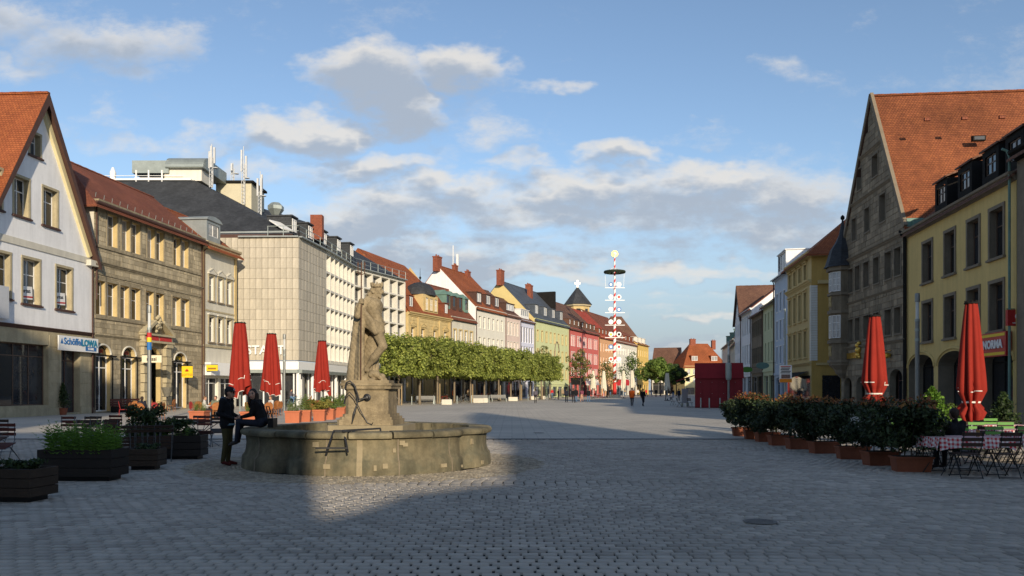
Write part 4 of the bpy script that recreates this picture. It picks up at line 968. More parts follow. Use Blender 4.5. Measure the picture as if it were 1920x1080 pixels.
MB().box(0, 1.25, -.08, .08, 0, .72).build('sign_box', M_red, vs); MB().bar((1.3, 0, .76), (0, 0, .76), .04, .04).build('bracket', M_dark, vs)
rg = MB(); rg.tube([(.5 + .13 * math.cos(a), -.095, .42 + .14 * math.sin(a)) for a in np.linspace(0, 6.283, 17)], .045, 6); rg.build('ring_logo', M_whitem, vs); text('lettering', 'vodafone', .16, M_whitem, vs, (.5, -.095, .13), ext=.004)
# Q  next house towards the viewer (only its edge and chimney are in view)
Q = House('grey_house', 'dark grey house at the picture edge with white capped chimney', (22.66, 35.9), (19.9, 14.0)); L = Q.L
ops = [dict(u0=.8 + k * 2.4, u1=1.9 + k * 2.4, v0=z0, v1=z0 + 1.9) for k in range(9) for z0 in (8.6, 5.2)]
Q.wall(M_grdr, 0, 12.2, ops, rev=.25); Q.wins(ops, dict(nx=2, bars=(.66,), fm=M_gfr, gm=[G_DARK], sur=(.14, .05, M_grdr)))
Q.cornice(M_dark, 11.9); Q.sides(M_grdr, 12, 12.2, 16.4, 6); Q.roof(M_tiled, 12.3, 16.5, 6, 12)
ch = Q.chimney(M_sandL, .9, 2.2, 13, 15.35, .95, .8, pots=0); MB().lathe([(.1, 0), (.62, .02), (.55, .16), (.3, .36), (.05, .42)], 12, (.9, 2.2, 15.36)).build('chimney_cap', M_whitem, Q.roofobj, smooth=True)
Q.dormer(1.6, 1.6, 12.9, 1.6, .3, M_dark, M_tiled, dict(nx=2, bars=(.6,), fm=M_gfr, gm=[G_DARK]), 'shed', depth=2.2)
# O  old town hall
O0 = Vector((25.95, 63.0)); O1 = Vector((24.72, 50.12))
O = House('old_town_hall', 'grey brown sandstone gabled hall with huge orange tiled roof and corner oriel', O0, O1, cat='town hall'); L = O.L
zO, zOp = 11.9, 22.3; upO = L * .53; cl = [(-(zOp - zO) / upO, 1, zO), ((zOp - zO) / (L - upO), 1, zO + (zOp - zO) / (L - upO) * L)]
def ol(l): return [O.R(*q) for q in l]
r1 = ol([(1608, 1616, 317, 356), (1636, 1647, 290, 330)]); r2 = ol([(1598, 1606, 410, 451), (1622, 1631, 390, 434), (1650, 1661, 364, 415)])
r3 = level(ol([(1591, 1600, 508, 553), (1604, 1613, 501, 547), (1620, 1630, 493, 540), (1638.5, 1649, 482, 530), (1660, 1672, 469, 519), (1678, 1690, 460, 510)]))
r4 = level(ol([(1591, 1600, 601, 640), (1604, 1613, 598, 636), (1620, 1630, 593, 632), (1638.5, 1649, 586, 632), (1660, 1672, 579, 632), (1678, 1690, 573, 628)]))
sl_ = [O.R(1622.5, 1627.5, 228, 250)]
ga = [dict(u0=O.u(a), u1=O.u(c), v0=.05, v1=O.z((a + c) / 2, t), arch=.6) for a, c, t in ((1583, 1597, 708), (1606, 1622, 706), (1634, 1652, 700), (1668, 1692, 692))]
al = r1 + r2 + r3 + r4 + sl_ + ga
O.wall(M_grst, 0, zOp, al, clip=cl, rev=.4, rmat=M_grdr); O.ashlar(M_grst, .3, zOp, al, clip=cl, bw=.8, bh=.4, pad=.1, proud=.03)
stO = dict(nx=2, bars=(.62,), fw=.06, fm=M_gfr, gm=[G_DARK, G_MID], near=1, sur=(.1, .06, M_grdr))
for g in (r1, r2, r3, r4): O.wins(g, stO, rev=.4)
O.wins(sl_, dict(nx=1, bars=(), fw=.06, fm=M_bfr, gm=[G_DARK]), rev=.4)
for o in ga: door(O, o, M_dbrown, G_DARK, rev=.6, nx=2, transom=.75, hm=M_gold)
def gcor(px, py, k=.5):
    z = O.z(px, py); t = max(0, (z - zO) / (zOp - zO)); O.cornice(M_grdr, z, k=k, u0=upO * t + .05, u1=L - (L - upO) * t - .05)
gcor(1625, 293); gcor(1625, 372); O.cornice(M_grdr, O.z(1640, 470), k=.6); O.cornice(M_grdr, O.z(1640, 557), k=.4); O.cornice(M_grdr, O.z(1640, 650), k=.5)
perp_roof(O, M_tileo, 0, L, upO, zO, zOp, -.12, 24, t=.25, ov=.15); O.sides(M_grst, 24, zO); 
for (a, s) in ((0, 0), (L, 0)): MB().bar((a, -.08, zO), (upO, -.08, zOp + .1), .3, .22, up=(0, 1, 0)).build('verge_coping', M_grdr, O.e)
sk = MB(); sk.box(0, .3, 0, .8, 0, .32); sko = sk.build('skylight', M_dark, O.roofobj, (L - 3.0, 5.2, 17.95)); MB().box(.3, .312, .08, .72, .06, .27).build('pane', G_DARK, sko)
vt = MB()
for k in range(9): vt.box(L - 1.95, L - 1.75, 1.8 + 2.3 * k, 2.15 + 2.3 * k, 19.05, 19.25)
stuffpart(vt.build('vent_tiles', M_tileb, O.roofobj))
MB().poly([(L + .02, .0, 10.9), (L + .02, 3.0, 10.9), (L + .02, 3.0, 12.4), (L + .02, .0, 12.4)]).build('copper_flashing', M_copper, O.e)
MB().box(L - .2, L + .35, .3, 5.0, 11.55, 12.25).build('valley_gutter', M_copper, O.e)
O.pipe(M_dark, L - .05, 0, 11.6, r=.08)
# carved gold signs on the hall
gs = thing('gilded_lion_sign', 'gilded lion emblem and gold letters on the town hall wall', 'sign', (0, 0, 0), 0)
q = O.p0 + O.d * O.u(1613); gs.location = (q.x, q.y, O.z(1613, 672)); gs.rotation_euler = O.e.rotation_euler
b = MB()
for (x, z, r) in ((0, .25, .22), (.05, .6, .26), (-.05, .95, .22), (.18, 1.1, .16), (-.2, .1, .12), (.22, .1, .12), (.3, .7, .1), (-.32, .55, .1)): b.lathe([(.02, -r), (r * .8, -r * .6), (r, 0), (r * .8, r * .6), (.02, r)], 9, (x, -.14, z))
b.build('lion', M_gold, gs, smooth=True); [MB().box(-2.6 + .36 * k, -2.36 + .36 * k, -.16, -.12, .05, .48).build('gilt_mark', M_gold, gs) for k in range(6)]
gs2 = thing('gilded_bracket_sign', 'small gilded wrought sign right of the lion emblem', 'sign', (0, 0, 0), 0); q = O.p0 + O.d * O.u(1672); gs2.location = (q.x, q.y, O.z(1672, 672)); gs2.rotation_euler = O.e.rotation_euler
MB().bar((-.6, -.3, .5), (.6, -.3, .5), .04, .04).lathe([(.05, -.2), (.24, -.1), (.26, .1), (.05, .2)], 10, (0, -.3, .2)).build('lantern', M_gold, gs2); MB().bar((0, 0, .5), (0, -.5, .5), .05, .05).build('bracket', M_iron, gs2)
# corner oriel
orc = obj('oriel', None, O.e, (.75, -.15, 0)); octo = lambda r: [(r * math.cos(math.pi / 8 + k * math.pi / 4), r * math.sin(math.pi / 8 + k * math.pi / 4)) for k in range(8)]
MB().lathe([(.15, 2.55), (.5, 2.9), (.62, 3.2), (1.0, 3.55), (1.02, 3.75)], 8).build('corbel', M_grdr, orc)
def ob(r, z0, z1, nm, m=M_grdr): return MB().lathe([(r, z0), (r, z1)], 8).build(nm, m, orc)
ob(.98, 3.75, 11.0, 'oriel_wall', M_grst)
for z0, z1, r in ((3.75, 3.95, 1.12), (5.25, 5.5, 1.12), (7.55, 7.8, 1.12), (8.95, 9.15, 1.12), (10.85, 11.15, 1.2)): ob(r, z0, z1, 'oriel_band')
for z0, z1 in ((5.6, 7.45), (9.2, 10.8)):
    for k in (4, 5, 6, 7):
        a = k * math.pi / 4 + math.pi / 4 - math.pi / 4; c, s_ = math.cos(a), math.sin(a)
        o = obj('window', frame_mesh(.66, z1 - z0 - .1, 2, (.34, .67), .05, M_wfr), orc, (.945 * c + .33 * s_, .945 * s_ - .33 * c, z0 + .05), (0, 0, a + math.pi / 2)); obj('pane', pane_mesh(.62, z1 - z0 - .14, G_CURT), o, (.02, .03, .02))
for z0 in (4.1, 7.95):
    b = MB()
    for k in (4, 5, 6):
        a = k * math.pi / 4; t = Vector((-math.sin(a), math.cos(a), 0)); n_ = Vector((math.cos(a), math.sin(a), 0)) * .95
        for q in (-.2, .0, .2): b.bar(n_ + t * (q - .1) + Vector((0, 0, z0 + .15)), n_ + t * (q + .1) + Vector((0, 0, z0 + .95)), .05, .05); b.bar(n_ + t * (q + .1) + Vector((0, 0, z0 + .15)), n_ + t * (q - .1) + Vector((0, 0, z0 + .95)), .05, .05)
    b.build('oriel_tracery', M_sandy, orc)
MB().lathe([(1.4, 11.15), (1.3, 11.3), (1.12, 11.9), (.95, 12.5), (.55, 13.1), (.28, 13.7), (.14, 14.4), (.05, 14.9)], 8).build('oriel_roof', M_slate, orc); MB().lathe([(.03, 14.8), (.16, 14.95), (.16, 15.1), (.03, 15.25)], 10).build('finial', M_dark, orc)
# P  ochre corner house beyond the alley
P0 = Vector((27.55, 80.0)); P1 = Vector((26.2, 70.0))
P = House('ochre_house', 'ochre corner house with pale quoins and orange hipped roof', P0, P1); L = P.L; zPp = 13.6
ops = [dict(u0=.75 + k * 2.2, u1=1.75 + k * 2.2, v0=z0, v1=z1) for k in range(4) for (z0, z1) in ((11.55, 12.9), (8.0, 10.4), (4.6, 6.9))]
P.wall(M_ochreL, 0, zPp, ops, rev=.25); P.wins(ops, dict(nx=2, bars=(.66,), fw=.08, fm=M_bfr, gm=[G_DARK, G_MID], sur=(.16, .06, M_ochreL), sill=M_ochreL, hood=(M_ochreL, 'bar')))
P.sides(M_ochre, 13, zPp, hip=(4, 4)); P.roof(M_tile, zPp + .3, 18.6, 5.5, 13, ov=.55, hip=(4.5, 4.5)); P.cornice(M_ochreL, zPp - .3); P.cornice(M_ochreL, 10.95, k=.8); P.cornice(M_ochreL, 3.8, k=.6)
for k in range(30): MB().box(L - .45 + .0, L + .03, -.05, .5, 4.2 + .22 * k, 4.2 + .22 * k + .2).build('quoin', M_ivory, P.e)
MB().box(L + .02, L + .25, .5, 13, 10.9, 11.2).build('side_cornice', M_ochreL, P.e); MB().box(L + .02, L + .3, -.2, 13, 13.3, 13.6).build('side_cornice', M_ochreL, P.e); MB().box(L + .02, L + .12, .4, 13, 3.8, 4.0).build('side_cornice', M_ochreL, P.e)
for k in range(3): MB().box(L + .01, L + .06, .9 + k * 2.0, 2.4 + k * 2.0, .1, 2.9).build('shop_window', M_shop, P.e)
MB().box(.3, L - .4, -.03, .05, .3, 2.9).build('shop_window', M_shop, P.e); MB().poly([(1, -.05, 3.3), (L - 1, -.05, 3.3), (L - 1, -1.4, 2.7), (1, -1.4, 2.7)]).build('awning', M_dark, P.e)
gr = 'town houses along the shaded side'
kw = dict(group=gr, rside=None)
stR = dict(nx=2, bars=(.66,), fw=.08, fm=M_wfr, gm=[G_DARK, G_MID])
townhouse('blue_house', 'narrow pale blue house with flat attic beside the ochre corner house', (28.55, 87), (27.6, 80.1), 13.6, 15.8, 5, 11, pm('pale blue render', (.5, .58, .68), .9, .05, .6), M_lead, [(9.9, 11.8), (6.9, 8.9), (4.4, 6.2)], 3, dict(stR, sur=(.1, .04, M_white)), dorm=1, dw=4.2, dh=1.9, dst=dict(nx=3, bars=(), fm=M_wfr, gm=[G_DARK]), dwall=M_white, dyf=.1, **kw)
townhouse('lime_house', 'pale lime green house with dark window bays on the shaded side', (29.6, 94.3), (28.57, 87.1), 11.4, 15.5, 5, 11, pm('pale lime render', (.56, .58, .36), .9, .05, .6), M_tiled, [(8.4, 10.4), (4.9, 7.0)], 3, stR, **kw)
bh = townhouse('brown_house', 'brown stone house with bright white neighbour gable above it', (30.85, 103), (29.62, 94.4), 11.0, 13.6, 4.5, 9, M_grst, M_tiled, [(8.2, 10.1), (4.9, 6.8)], 5, dict(stR, fm=M_gfr, sur=(.1, .04, M_grdr)), **kw)
townhouse('white_gable_house', 'white house with sunlit side gable on the shaded side', (32.1, 112), (30.87, 103.1), 12.2, 16.2, 5, 12, M_white, M_tileb, [(9.0, 11.4), (5.0, 7.6)], 4, dict(stR, fm=M_bfr, gm=[G_DARK]), **kw)
th = House('timbered_gable_house', 'tall narrow gabled house with brown roof at the street bend', (34.0, 122), (32.2, 112.2), group=gr); L = th.L
ops = [dict(u0=.8 + k * 2.1, u1=1.7 + k * 2.1, v0=z0, v1=z0 + 1.7) for k in range(4) for z0 in (9.4, 6.9, 4.4)]
th.wall(M_white, 0, 17, ops, clip=[(-1.0, 1, 11.8), (1.0, 1, 11.8 + 1.0 * L)], rev=.2); th.wins(ops, stR); perp_roof(th, M_tiled, 0, L, L / 2, 11.8, 16.8, -.3, 12, barge=M_dbrown); th.sides(M_cream, 12, 11.8)
townhouse('terracotta_house', 'small terracotta roofed house far along the shaded side', (41, 150), (36, 128), 9.5, 14, 5, 11, M_cream, M_tile, [(6.5, 8.2), (3.9, 5.5)], 6, stR, group=gr)
townhouse('copper_turret_house', 'cream house with brown roof at the far street end', (50, 190), (43, 155), 11.5, 18, 6, 12, M_ivory, M_tiled, [(8.2, 10), (4.9, 6.7)], 9, stR, group=gr, dorm=3, dst=stD, dwall=M_copper)
eh = townhouse('end_house', 'pale yellow house with red mansard roof closing the street', (53.8, 250), (67.8, 252), 9.0, 16.3, 6, 13, pm('light yellow render', (.68, .6, .34), .9, .05, .6), M_tile, [(6.3, 8.0), (3.9, 5.4)], 7, stFw, dorm=2, dst=stD, dwall=M_tile, dw=2.2, dh=1.7, hip=(4, 4), dyf=1.0, group='houses closing the street')
eh.chimney(M_brick, 5, 6, 15.5, 17.8, 1.8, 1.0); eh.chimney(M_brick, 12, 6, 14.5, 17.4, 1.2, 1.0)
townhouse('barn_roof_house', 'low house with broad brown roof at the far street end', (45.5, 262), (54, 259), 8, 15.5, 6, 14, M_ivory, M_tiled, [(5.5, 7.4)], 4, stFw, group='houses closing the street', lside=M_tiled)
townhouse('grey_roof_house', 'grey roofed house right of the mansard house', (63, 215), (58, 190), 11, 16.5, 6, 12, M_cream, M_slate, [(8, 9.8), (4.8, 6.6)], 7, stFw, group='houses closing the street')

# ================================================================== houses behind the viewer (their roofs throw the long shadows over the square)
YB = -14.0; kH = math.tan(R(SUN_EL)) / math.cos(math.atan(SUN_K))
def HB(s): return kH * (s - YB)
def shade_house(name, label, prof, depth=9., wall=M_cream, roofm=M_tileb):
    """prof: (c, s) where shadow tips fall; c is the sideways ground coordinate along the light, s the distance"""
    e = thing(name, label, 'house', (0, YB, 0)); top = [(c - SUN_K * YB, HB(s)) for c, s in prof]
    x0, x1 = top[0][0], top[-1][0]; b = MB()
    poly = [(x0, 0)] + [(x1, 0)] + list(reversed(top))
    b.poly([(x, 0, z) for x, z in reversed(poly)]); b.poly([(x, -depth, z) for x, z in poly]); b.poly([(x0, 0, 0), (x0, 0, top[0][1]), (x0, -depth, top[0][1]), (x0, -depth, 0)]); b.poly([(x1, 0, 0), (x1, -depth, 0), (x1, -depth, top[-1][1]), (x1, 0, top[-1][1])])
    b.build('wall', wall, e); r = MB()
    for (p, q) in zip(top[:-1], top[1:]):
        if abs(p[0] - q[0]) > .02: House.slab(None, r, [(p[0], .0, p[1] + .05), (q[0], .0, q[1] + .05), (q[0], -depth, q[1] + .05), (p[0], -depth, p[1] + .05)], .05)
    r.build('roof', roofm, e)
    H = House.__new__(House); H.e = e; H.L = x1 - x0; w = min(z for _, z in top)
    n = max(1, int((x1 - x0) / 2.6)); k = 0
    for i in range(n):
        for z0 in np.arange(1.2, w - 2.2, 3.0):
            x = x1 - (i + .5) * (x1 - x0) / n; o = obj('window', frame_mesh(1.0, 1.7, 2, (.66,), .08, M_wfr), e, (x + .5, .02, z0), (0, 0, math.pi)); obj('pane', pane_mesh(.96, 1.66, G_DARK), o, (.02, .03, .02))
    return e
shade_house('tall_house', 'tall cream house behind the viewer at the left', [(-60, 70), (-30, 70), (-12.3, 66), (-11.8, 58)])
shade_house('corner_house', 'mid height house behind the viewer', [(-11.8, 31), (-5, 30), (.32, 29.5)], wall=M_ivory)
shade_house('low_house', 'low house with sloping roof behind the viewer', [(.33, 10.3), (.95, 11.1), (1.75, 12.7), (3.4, 14.0), (4.4, 14.7), (5.2, 17.2)], wall=M_yel)
shade_house('stepped_gable_house', 'tall gabled house behind the viewer', [(5.25, 20), (6.9, 25.5), (8.4, 29), (9.4, 40.5), (11.5, 51), (12.9, 58), (13.5, 57)], wall=M_sandy)
shade_house('side_house', 'house behind the viewer at the right', [(13.52, 28), (15.3, 27), (15.35, 22.5), (16.2, 22), (16.25, 18), (22, 17), (23, 17)], wall=M_ivory)
# ================================================================== bodies: blended solids turned into one continuous skin
def seg_d(P, a, b, ra, rb):
    a = np.array(a, float); ba = np.array(b, float) - a; L2 = max(ba @ ba, 1e-9)
    t = np.clip(((P - a) @ ba) / L2, 0, 1); q = P - a - t[..., None] * ba
    return np.sqrt((q * q).sum(-1)) - (ra + (rb - ra) * t)
def ell_d(P, c, r, rot=None):
    q = P - np.array(c, float)
    if rot is not None: q = q @ np.array(rot)
    r = np.array(r, float); k0 = np.sqrt(((q / r) ** 2).sum(-1)); k1 = np.sqrt(((q / r ** 2) ** 2).sum(-1)) + 1e-9
    return k0 * (k0 - 1) / k1
def pdist(P, p): return seg_d(P, *p[1:5]) if p[0] == 'c' else ell_d(P, *p[1:4])
def pbox(p):
    if p[0] == 'c':
        a, b = np.array(p[1], float), np.array(p[2], float); r = max(p[3], p[4]); return np.minimum(a, b) - r, np.maximum(a, b) + r
    c = np.array(p[1], float); r = max(p[2]) if p[3] is not None else np.array(p[2], float); return c - r, c + r
def skin(name, prims, vox, mats, jitter=None):
    """prims: ('c', a, b, ra, rb, mat, blend) or ('e', centre, radii, rot, mat, blend)"""
    bx = [pbox(p) for p in prims]; lo = np.min([b[0] for b in bx], 0) - 3 * vox; hi = np.max([b[1] for b in bx], 0) + 3 * vox
    n = np.ceil((hi - lo) / vox).astype(int) + 1; ax = [lo[i] + vox * np.arange(n[i]) for i in range(3)]
    F = np.full(n, 9.0)
    for p, (a, b) in zip(prims, bx):
        k = p[-1]; m = k + 2.5 * vox
        i0 = np.maximum(((a - m - lo) / vox).astype(int), 0); i1 = np.minimum(((b + m - lo) / vox).astype(int) + 2, n)
        G = np.stack(np.meshgrid(*[ax[i][i0[i]:i1[i]] for i in range(3)], indexing='ij'), -1)
        d = pdist(G, p); sl = tuple(slice(i0[i], i1[i]) for i in range(3)); f = F[sl]
        h = np.maximum(k - np.abs(f - d), 0) / max(k, 1e-6); F[sl] = np.minimum(f, d) - h * h * k * .25
    if jitter is not None:
        G = np.stack(np.meshgrid(*ax, indexing='ij'), -1); F = F + jitter(G)
    s = F < 0; cnt = np.zeros(n - 1, int)
    C = [(i, j, k) for i in (0, 1) for j in (0, 1) for k in (0, 1)]
    sub = lambda A, c: A[c[0]:n[0]-1+c[0], c[1]:n[1]-1+c[1], c[2]:n[2]-1+c[2]]
    for c in C: cnt += sub(s, c)
    act = (cnt > 0) & (cnt < 8); ids = np.full(n - 1, -1); I = np.argwhere(act); ids[act] = np.arange(len(I))
    acc = np.zeros((len(I), 3)); num = np.zeros(len(I))
    for c in C:
        for d in range(3):
            if c[d] == 0:
                e = list(c); e[d] = 1; fa = sub(F, c)[act]; fb = sub(F, e)[act]; x = (fa < 0) != (fb < 0)
                t = np.where(x, fa / np.where(x, fa - fb, 1), 0); p = np.array(c, float)[None].repeat(len(I), 0); p[:, d] += t
                acc += p * x[:, None]; num += x
    V = lo + vox * (I + acc / num[:, None]); Q = []
    for d in range(3):
        u, v = (d + 1) % 3, (d + 2) % 3
        A = np.take(s, range(n[d] - 1), d); Bq = np.take(s, range(1, n[d]), d); E = np.argwhere(A != Bq)
        E = E[(E[:, u] > 0) & (E[:, v] > 0) & (E[:, u] < n[u] - 1) & (E[:, v] < n[v] - 1)]
        if not len(E): continue
        def cell(du, dv): q = E.copy(); q[:, u] -= du; q[:, v] -= dv; return ids[q[:, 0], q[:, 1], q[:, 2]]
        f = np.stack([cell(1, 1), cell(0, 1), cell(0, 0), cell(1, 0)], 1); flip = ~A[E[:, 0], E[:, 1], E[:, 2]]
        f[flip] = f[flip][:, ::-1]; Q.append(f)
    Q = np.concatenate(Q); me = bpy.data.meshes.new(name); me.vertices.add(len(V)); me.vertices.foreach_set('co', V.astype(np.float32).ravel())
    me.loops.add(Q.size); me.loops.foreach_set('vertex_index', Q.astype(np.int32).ravel()); me.polygons.add(len(Q)); me.polygons.foreach_set('loop_start', np.arange(0, Q.size, 4, dtype=np.int32))
    me.update(calc_edges=True); me.validate()
    for m in mats: me.materials.append(m)
    if len(mats) > 1 and len(me.polygons) == len(Q):
        fc = V[Q].mean(1); D = np.stack([pdist(fc, p) for p in prims]); me.polygons.foreach_set('material_index', np.array([p[-2] for p in prims])[D.argmin(0)].astype(np.int32))
    me.shade_smooth(); return me

# ------------------------------------------------------------------ fountain
M_fst = pm('weathered fountain sandstone', (.19, .162, .1), .92, .3, 1.1, bump=.6, bscale=26, streak=.45, rnd=.1, col2=(.125, .115, .075))
M_fst2 = pm('pale repaired sandstone', (.3, .25, .16), .9, .12, 2, bump=.4)
M_stat = pm('statue sandstone', (.33, .265, .165), .9, .24, 2.6, bump=.6, bscale=45, streak=.4, col2=(.25, .2, .125))
M_water = pm('dark basin water', (.03, .035, .03), .05, .1, 2, bump=.12, bscale=5, spec=.6)
FT = thing('fountain', 'baroque sandstone fountain basin with lobed rim round a square pedestal', 'fountain', tuple(FC))
def fr(th):
    q = (math.degrees(th) - 240) % 90; dd = min(q, 90 - q); return 2.66 - .15 * math.exp(-(dd / 5.) ** 1.4) + .03 * math.cos(R(q * 4 - 180))
def loft(prof, t0, t1, n, close=False):
    b = MB(); m = len(prof)
    for i in range(n + (0 if close else 1)):
        th = t0 + (t1 - t0) * i / n; r0 = fr(th)
        for o, z in prof: b.v.append(((r0 + o) * math.cos(th), (r0 + o) * math.sin(th), z))
    N = n if close else n
    for i in range(N):
        j = (i + 1) % n if close else i + 1
        for k in range(m - 1): b.f.append((i*m+k, j*m+k, j*m+k+1, i*m+k+1)); b.m.append(0)
    if not close: b.f.append(tuple(range(m))); b.m.append(0); b.f.append(tuple(n*m+k for k in reversed(range(m)))); b.m.append(0)
    return b
wp = [(.08, 0), (.078, .06), (.06, .26), (.03, .29), (.005, .33), (-.02, .42), (-.028, .55), (-.02, .64), (-.01, .7)]
loft(wp, 0, 2 * math.pi, 216, True).build('basin_wall', M_fst, FT, smooth='auto')
loft([(-.42, .72), (-.43, .2)][::-1], 0, 2 * math.pi, 144, True).build('basin_lining', M_fst, FT)
rp = [(-.42, .7), (-.03, .7), (.03, .705), (.085, .725), (.1, .765), (.095, .8), (.06, .835), (.0, .845), (-.36, .85), (-.42, .835), (-.42, .7)]
NS = 20
for k in range(NS):
    t0 = 2 * math.pi * (k + .07) / NS + .01; t1 = 2 * math.pi * (k + 1.07) / NS - .004; o = loft(rp, t0, t1, 10).build('rim_stone', M_fst, FT, smooth='auto'); o.location = (0, 0, rng.uniform(-.006, .004))
b = MB(); b.poly([((fr(t) - .42) * math.cos(t), (fr(t) - .42) * math.sin(t), .52) for t in np.linspace(0, 2 * math.pi, 96, endpoint=False)]).build('water', M_water, FT)
rr = random.Random(12)
for k in range(11):          # square repair stones let into the wall
    th = R(rr.uniform(250, 345)); z0 = rr.choice((.05, .1, .14, .44, .5, .55, .58)); w = rr.uniform(.025, .075); h = rr.uniform(.05, .12); r0 = fr(th) - .05 + (.12 if z0 < .28 else .03)
    o = MB().box(-w, w, -.03, .03, 0, h).build('repair_stone', M_fst2, FT, ((r0 - .0) * math.cos(th), (r0 - .0) * math.sin(th), z0)); o.rotation_euler = (R(-4), 0, th + math.pi / 2)
for th, w in ((R(276), .055), (R(292), .012), (R(262), .012), (R(318), .012), (R(222), .03)):   # pilaster strip and joints
    b = MB(); m = len(wp)
    for i, s in enumerate((-1, 1)):
        for o_, z in wp: r0 = fr(th) + o_ + .008; b.v.append((r0 * math.cos(th) - s * w * math.sin(th), r0 * math.sin(th) + s * w * math.cos(th), z))
    for k in range(m - 1): b.f.append((k, m + k, m + k + 1, k + 1)); b.m.append(0)
    b.build('pilaster_strip' if w > .04 else 'wall_joint', M_fst2 if w > .04 else M_grdr, FT)
def chbox(b, hx, hy, z0, z1, c, g=0): b.prism([(-hx+c,-hy),(hx-c,-hy),(hx,-hy+c),(hx,hy-c),(hx-c,hy),(-hx+c,hy),(-hx,hy-c),(-hx,-hy+c)], z0, z1); return b
pe = obj('pedestal', None, FT, (.1, -.3, 0), (0, 0, R(-6)))
chbox(MB(), .86, .72, .1, .9, .1).build('base_block', M_fst2, pe)
b = MB(); 
for (hx, z0, z1, c) in ((.62, .9, 1.02, .06), (.58, 1.02, 1.08, .07), (.53, 1.08, 1.14, .08), (.48, 1.14, 1.66, .09), (.5, 1.66, 1.69, .09), (.555, 1.69, 1.76, .07), (.58, 1.76, 1.81, .06)): chbox(b, hx, hx * .95, z0 + .0005, z1, c)
b.build('shaft', M_stat, pe)
def flange(x, z, r):
    b = MB().lathe([(.02, -.05), (r, -.05), (r, -.02), (r * .6, 0), (r * .5, .05), (.02, .06)], 16); b.v = [(x + v[0], -.5 - v[2], z + v[1]) for v in b.v]; return b
flange(.03, 1.5, .085).build('spout_rose', M_iron, pe, smooth='auto'); flange(.2, 1.0, .05).build('spout_rose', M_iron, pe, smooth='auto')
T = lambda pts, r: MB().tube(pts, r, 7)
T([(.03, -.56, 1.5), (-.1, -.62, 1.46), (-.14, -.64, 1.6), (-.2, -.66, 1.78), (-.29, -.68, 1.86), (-.36, -.7, 1.82), (-.38, -.7, 1.7)], [.024, .02, .019, .018, .017, .02, .026]).build('water_spout', M_iron, pe, smooth='auto')
T([(.2, -.56, .98), (.18, -.62, .92), (.08, -.62, .96), (-.06, -.62, 1.2), (-.2, -.64, 1.5), (-.3, -.66, 1.62), (-.38, -.66, 1.55), (-.42, -.66, 1.36)], [.014, .013, .011, .011, .011, .012, .015, .022]).build('water_spout', M_iron, pe, smooth='auto')
T([(-.18, -.62, 1.75), (-.14, -.6, 1.4), (-.22, -.6, 1.15), (-.27, -.6, .93)], [.012, .014, .03, .012]).build('stay_rod', M_iron, pe)
# iron rests for buckets on the rim
def rest(px, py, lab):
    pass
ir = MB(); th = R(266)
xo, yo = -3.35 + 2.6 * math.cos(th), 18.4 + 2.6 * math.sin(th)
bx_ = lambda a, c: ir.bar(a, c, .032, .032)
cx0 = (640 - 960) / FPX * 15.7 - FC.x; yf = -2.78
bx_((cx0 - .4, yf - .16, .56), (cx0 + .22, yf - .16, .56)); bx_((cx0 - .1, yf + .1, .88), (cx0 + .08, yf + .1, .88)); bx_((cx0 - .1, yf + .1, .88), (cx0 - .19, yf - .17, .48)); bx_((cx0 + .08, yf + .1, .88), (cx0 + .22, yf - .17, .48))
bx_((cx0 + .05, yf + .12, .88), (cx0 + .72, yf + .55, .9)); bx_((cx0 + .08, yf + .02, .87), (cx0 + .72, yf + .55, .9)); bx_((cx0 + .72, yf + .55, .9), (cx0 + .74, yf + .57, .72))
ir.build('iron_rest', M_iron, FT)

# ------------------------------------------------------------------ statue of the sea god
SX, SY = -3.22, 17.9
def sp(px, py, y=0.): return ((px - 690) * .01208, y, CAM_H + (HOR - py) * .01208 - 1.79)
ST = thing('statue', 'sandstone sea god with crown, cloak and iron trident standing on the fountain pedestal', 'statue', (SX, SY, 1.79))
pr = []
def c_(a, b, ra, rb=None, k=.04, m=0): pr.append(('c', a, b, ra, rb if rb is not None else ra, m, k))
def e_(c, r, k=.04, rot=None, m=0): pr.append(('e', c, r, rot, m, k))
# legs
c_(sp(706, 620, .06), sp(703, 655, .05), .125, .095); c_(sp(703, 655, .05), sp(697, 694, .06), .09, .06); c_(sp(697, 696, .06), sp(709, 700, .02), .05, .035)
c_(sp(708, 622, -.1), sp(720, 651, -.16), .135, .088); c_(sp(720, 651, -.16), sp(703, 672, -.14), .088, .088); c_(sp(703, 672, -.14), sp(689, 691, -.12), .085, .05); c_(sp(687, 694, -.12), sp(699, 699, -.16), .05, .035)
# trunk
e_(sp(704, 614, -.02), (.19, .17, .17)); c_(sp(706, 606, -.04), sp(702, 590, -.03), .15, .15, .06); c_(sp(709, 604, -.09), sp(705, 590, -.1), .1, .1, .05)
e_(sp(699, 577, .0), (.225, .22, .22), .06); e_(sp(706, 574, -.11), (.1, .07, .08), .04); e_(sp(709, 575, .06), (.09, .08, .08), .04)
for q in range(3): e_(sp(710, 588 + q * 7, -.13), (.05, .04, .035), .025); e_(sp(712, 588 + q * 7, -.03), (.045, .045, .035), .025)
c_(sp(699, 563), sp(703, 554), .09, .075)
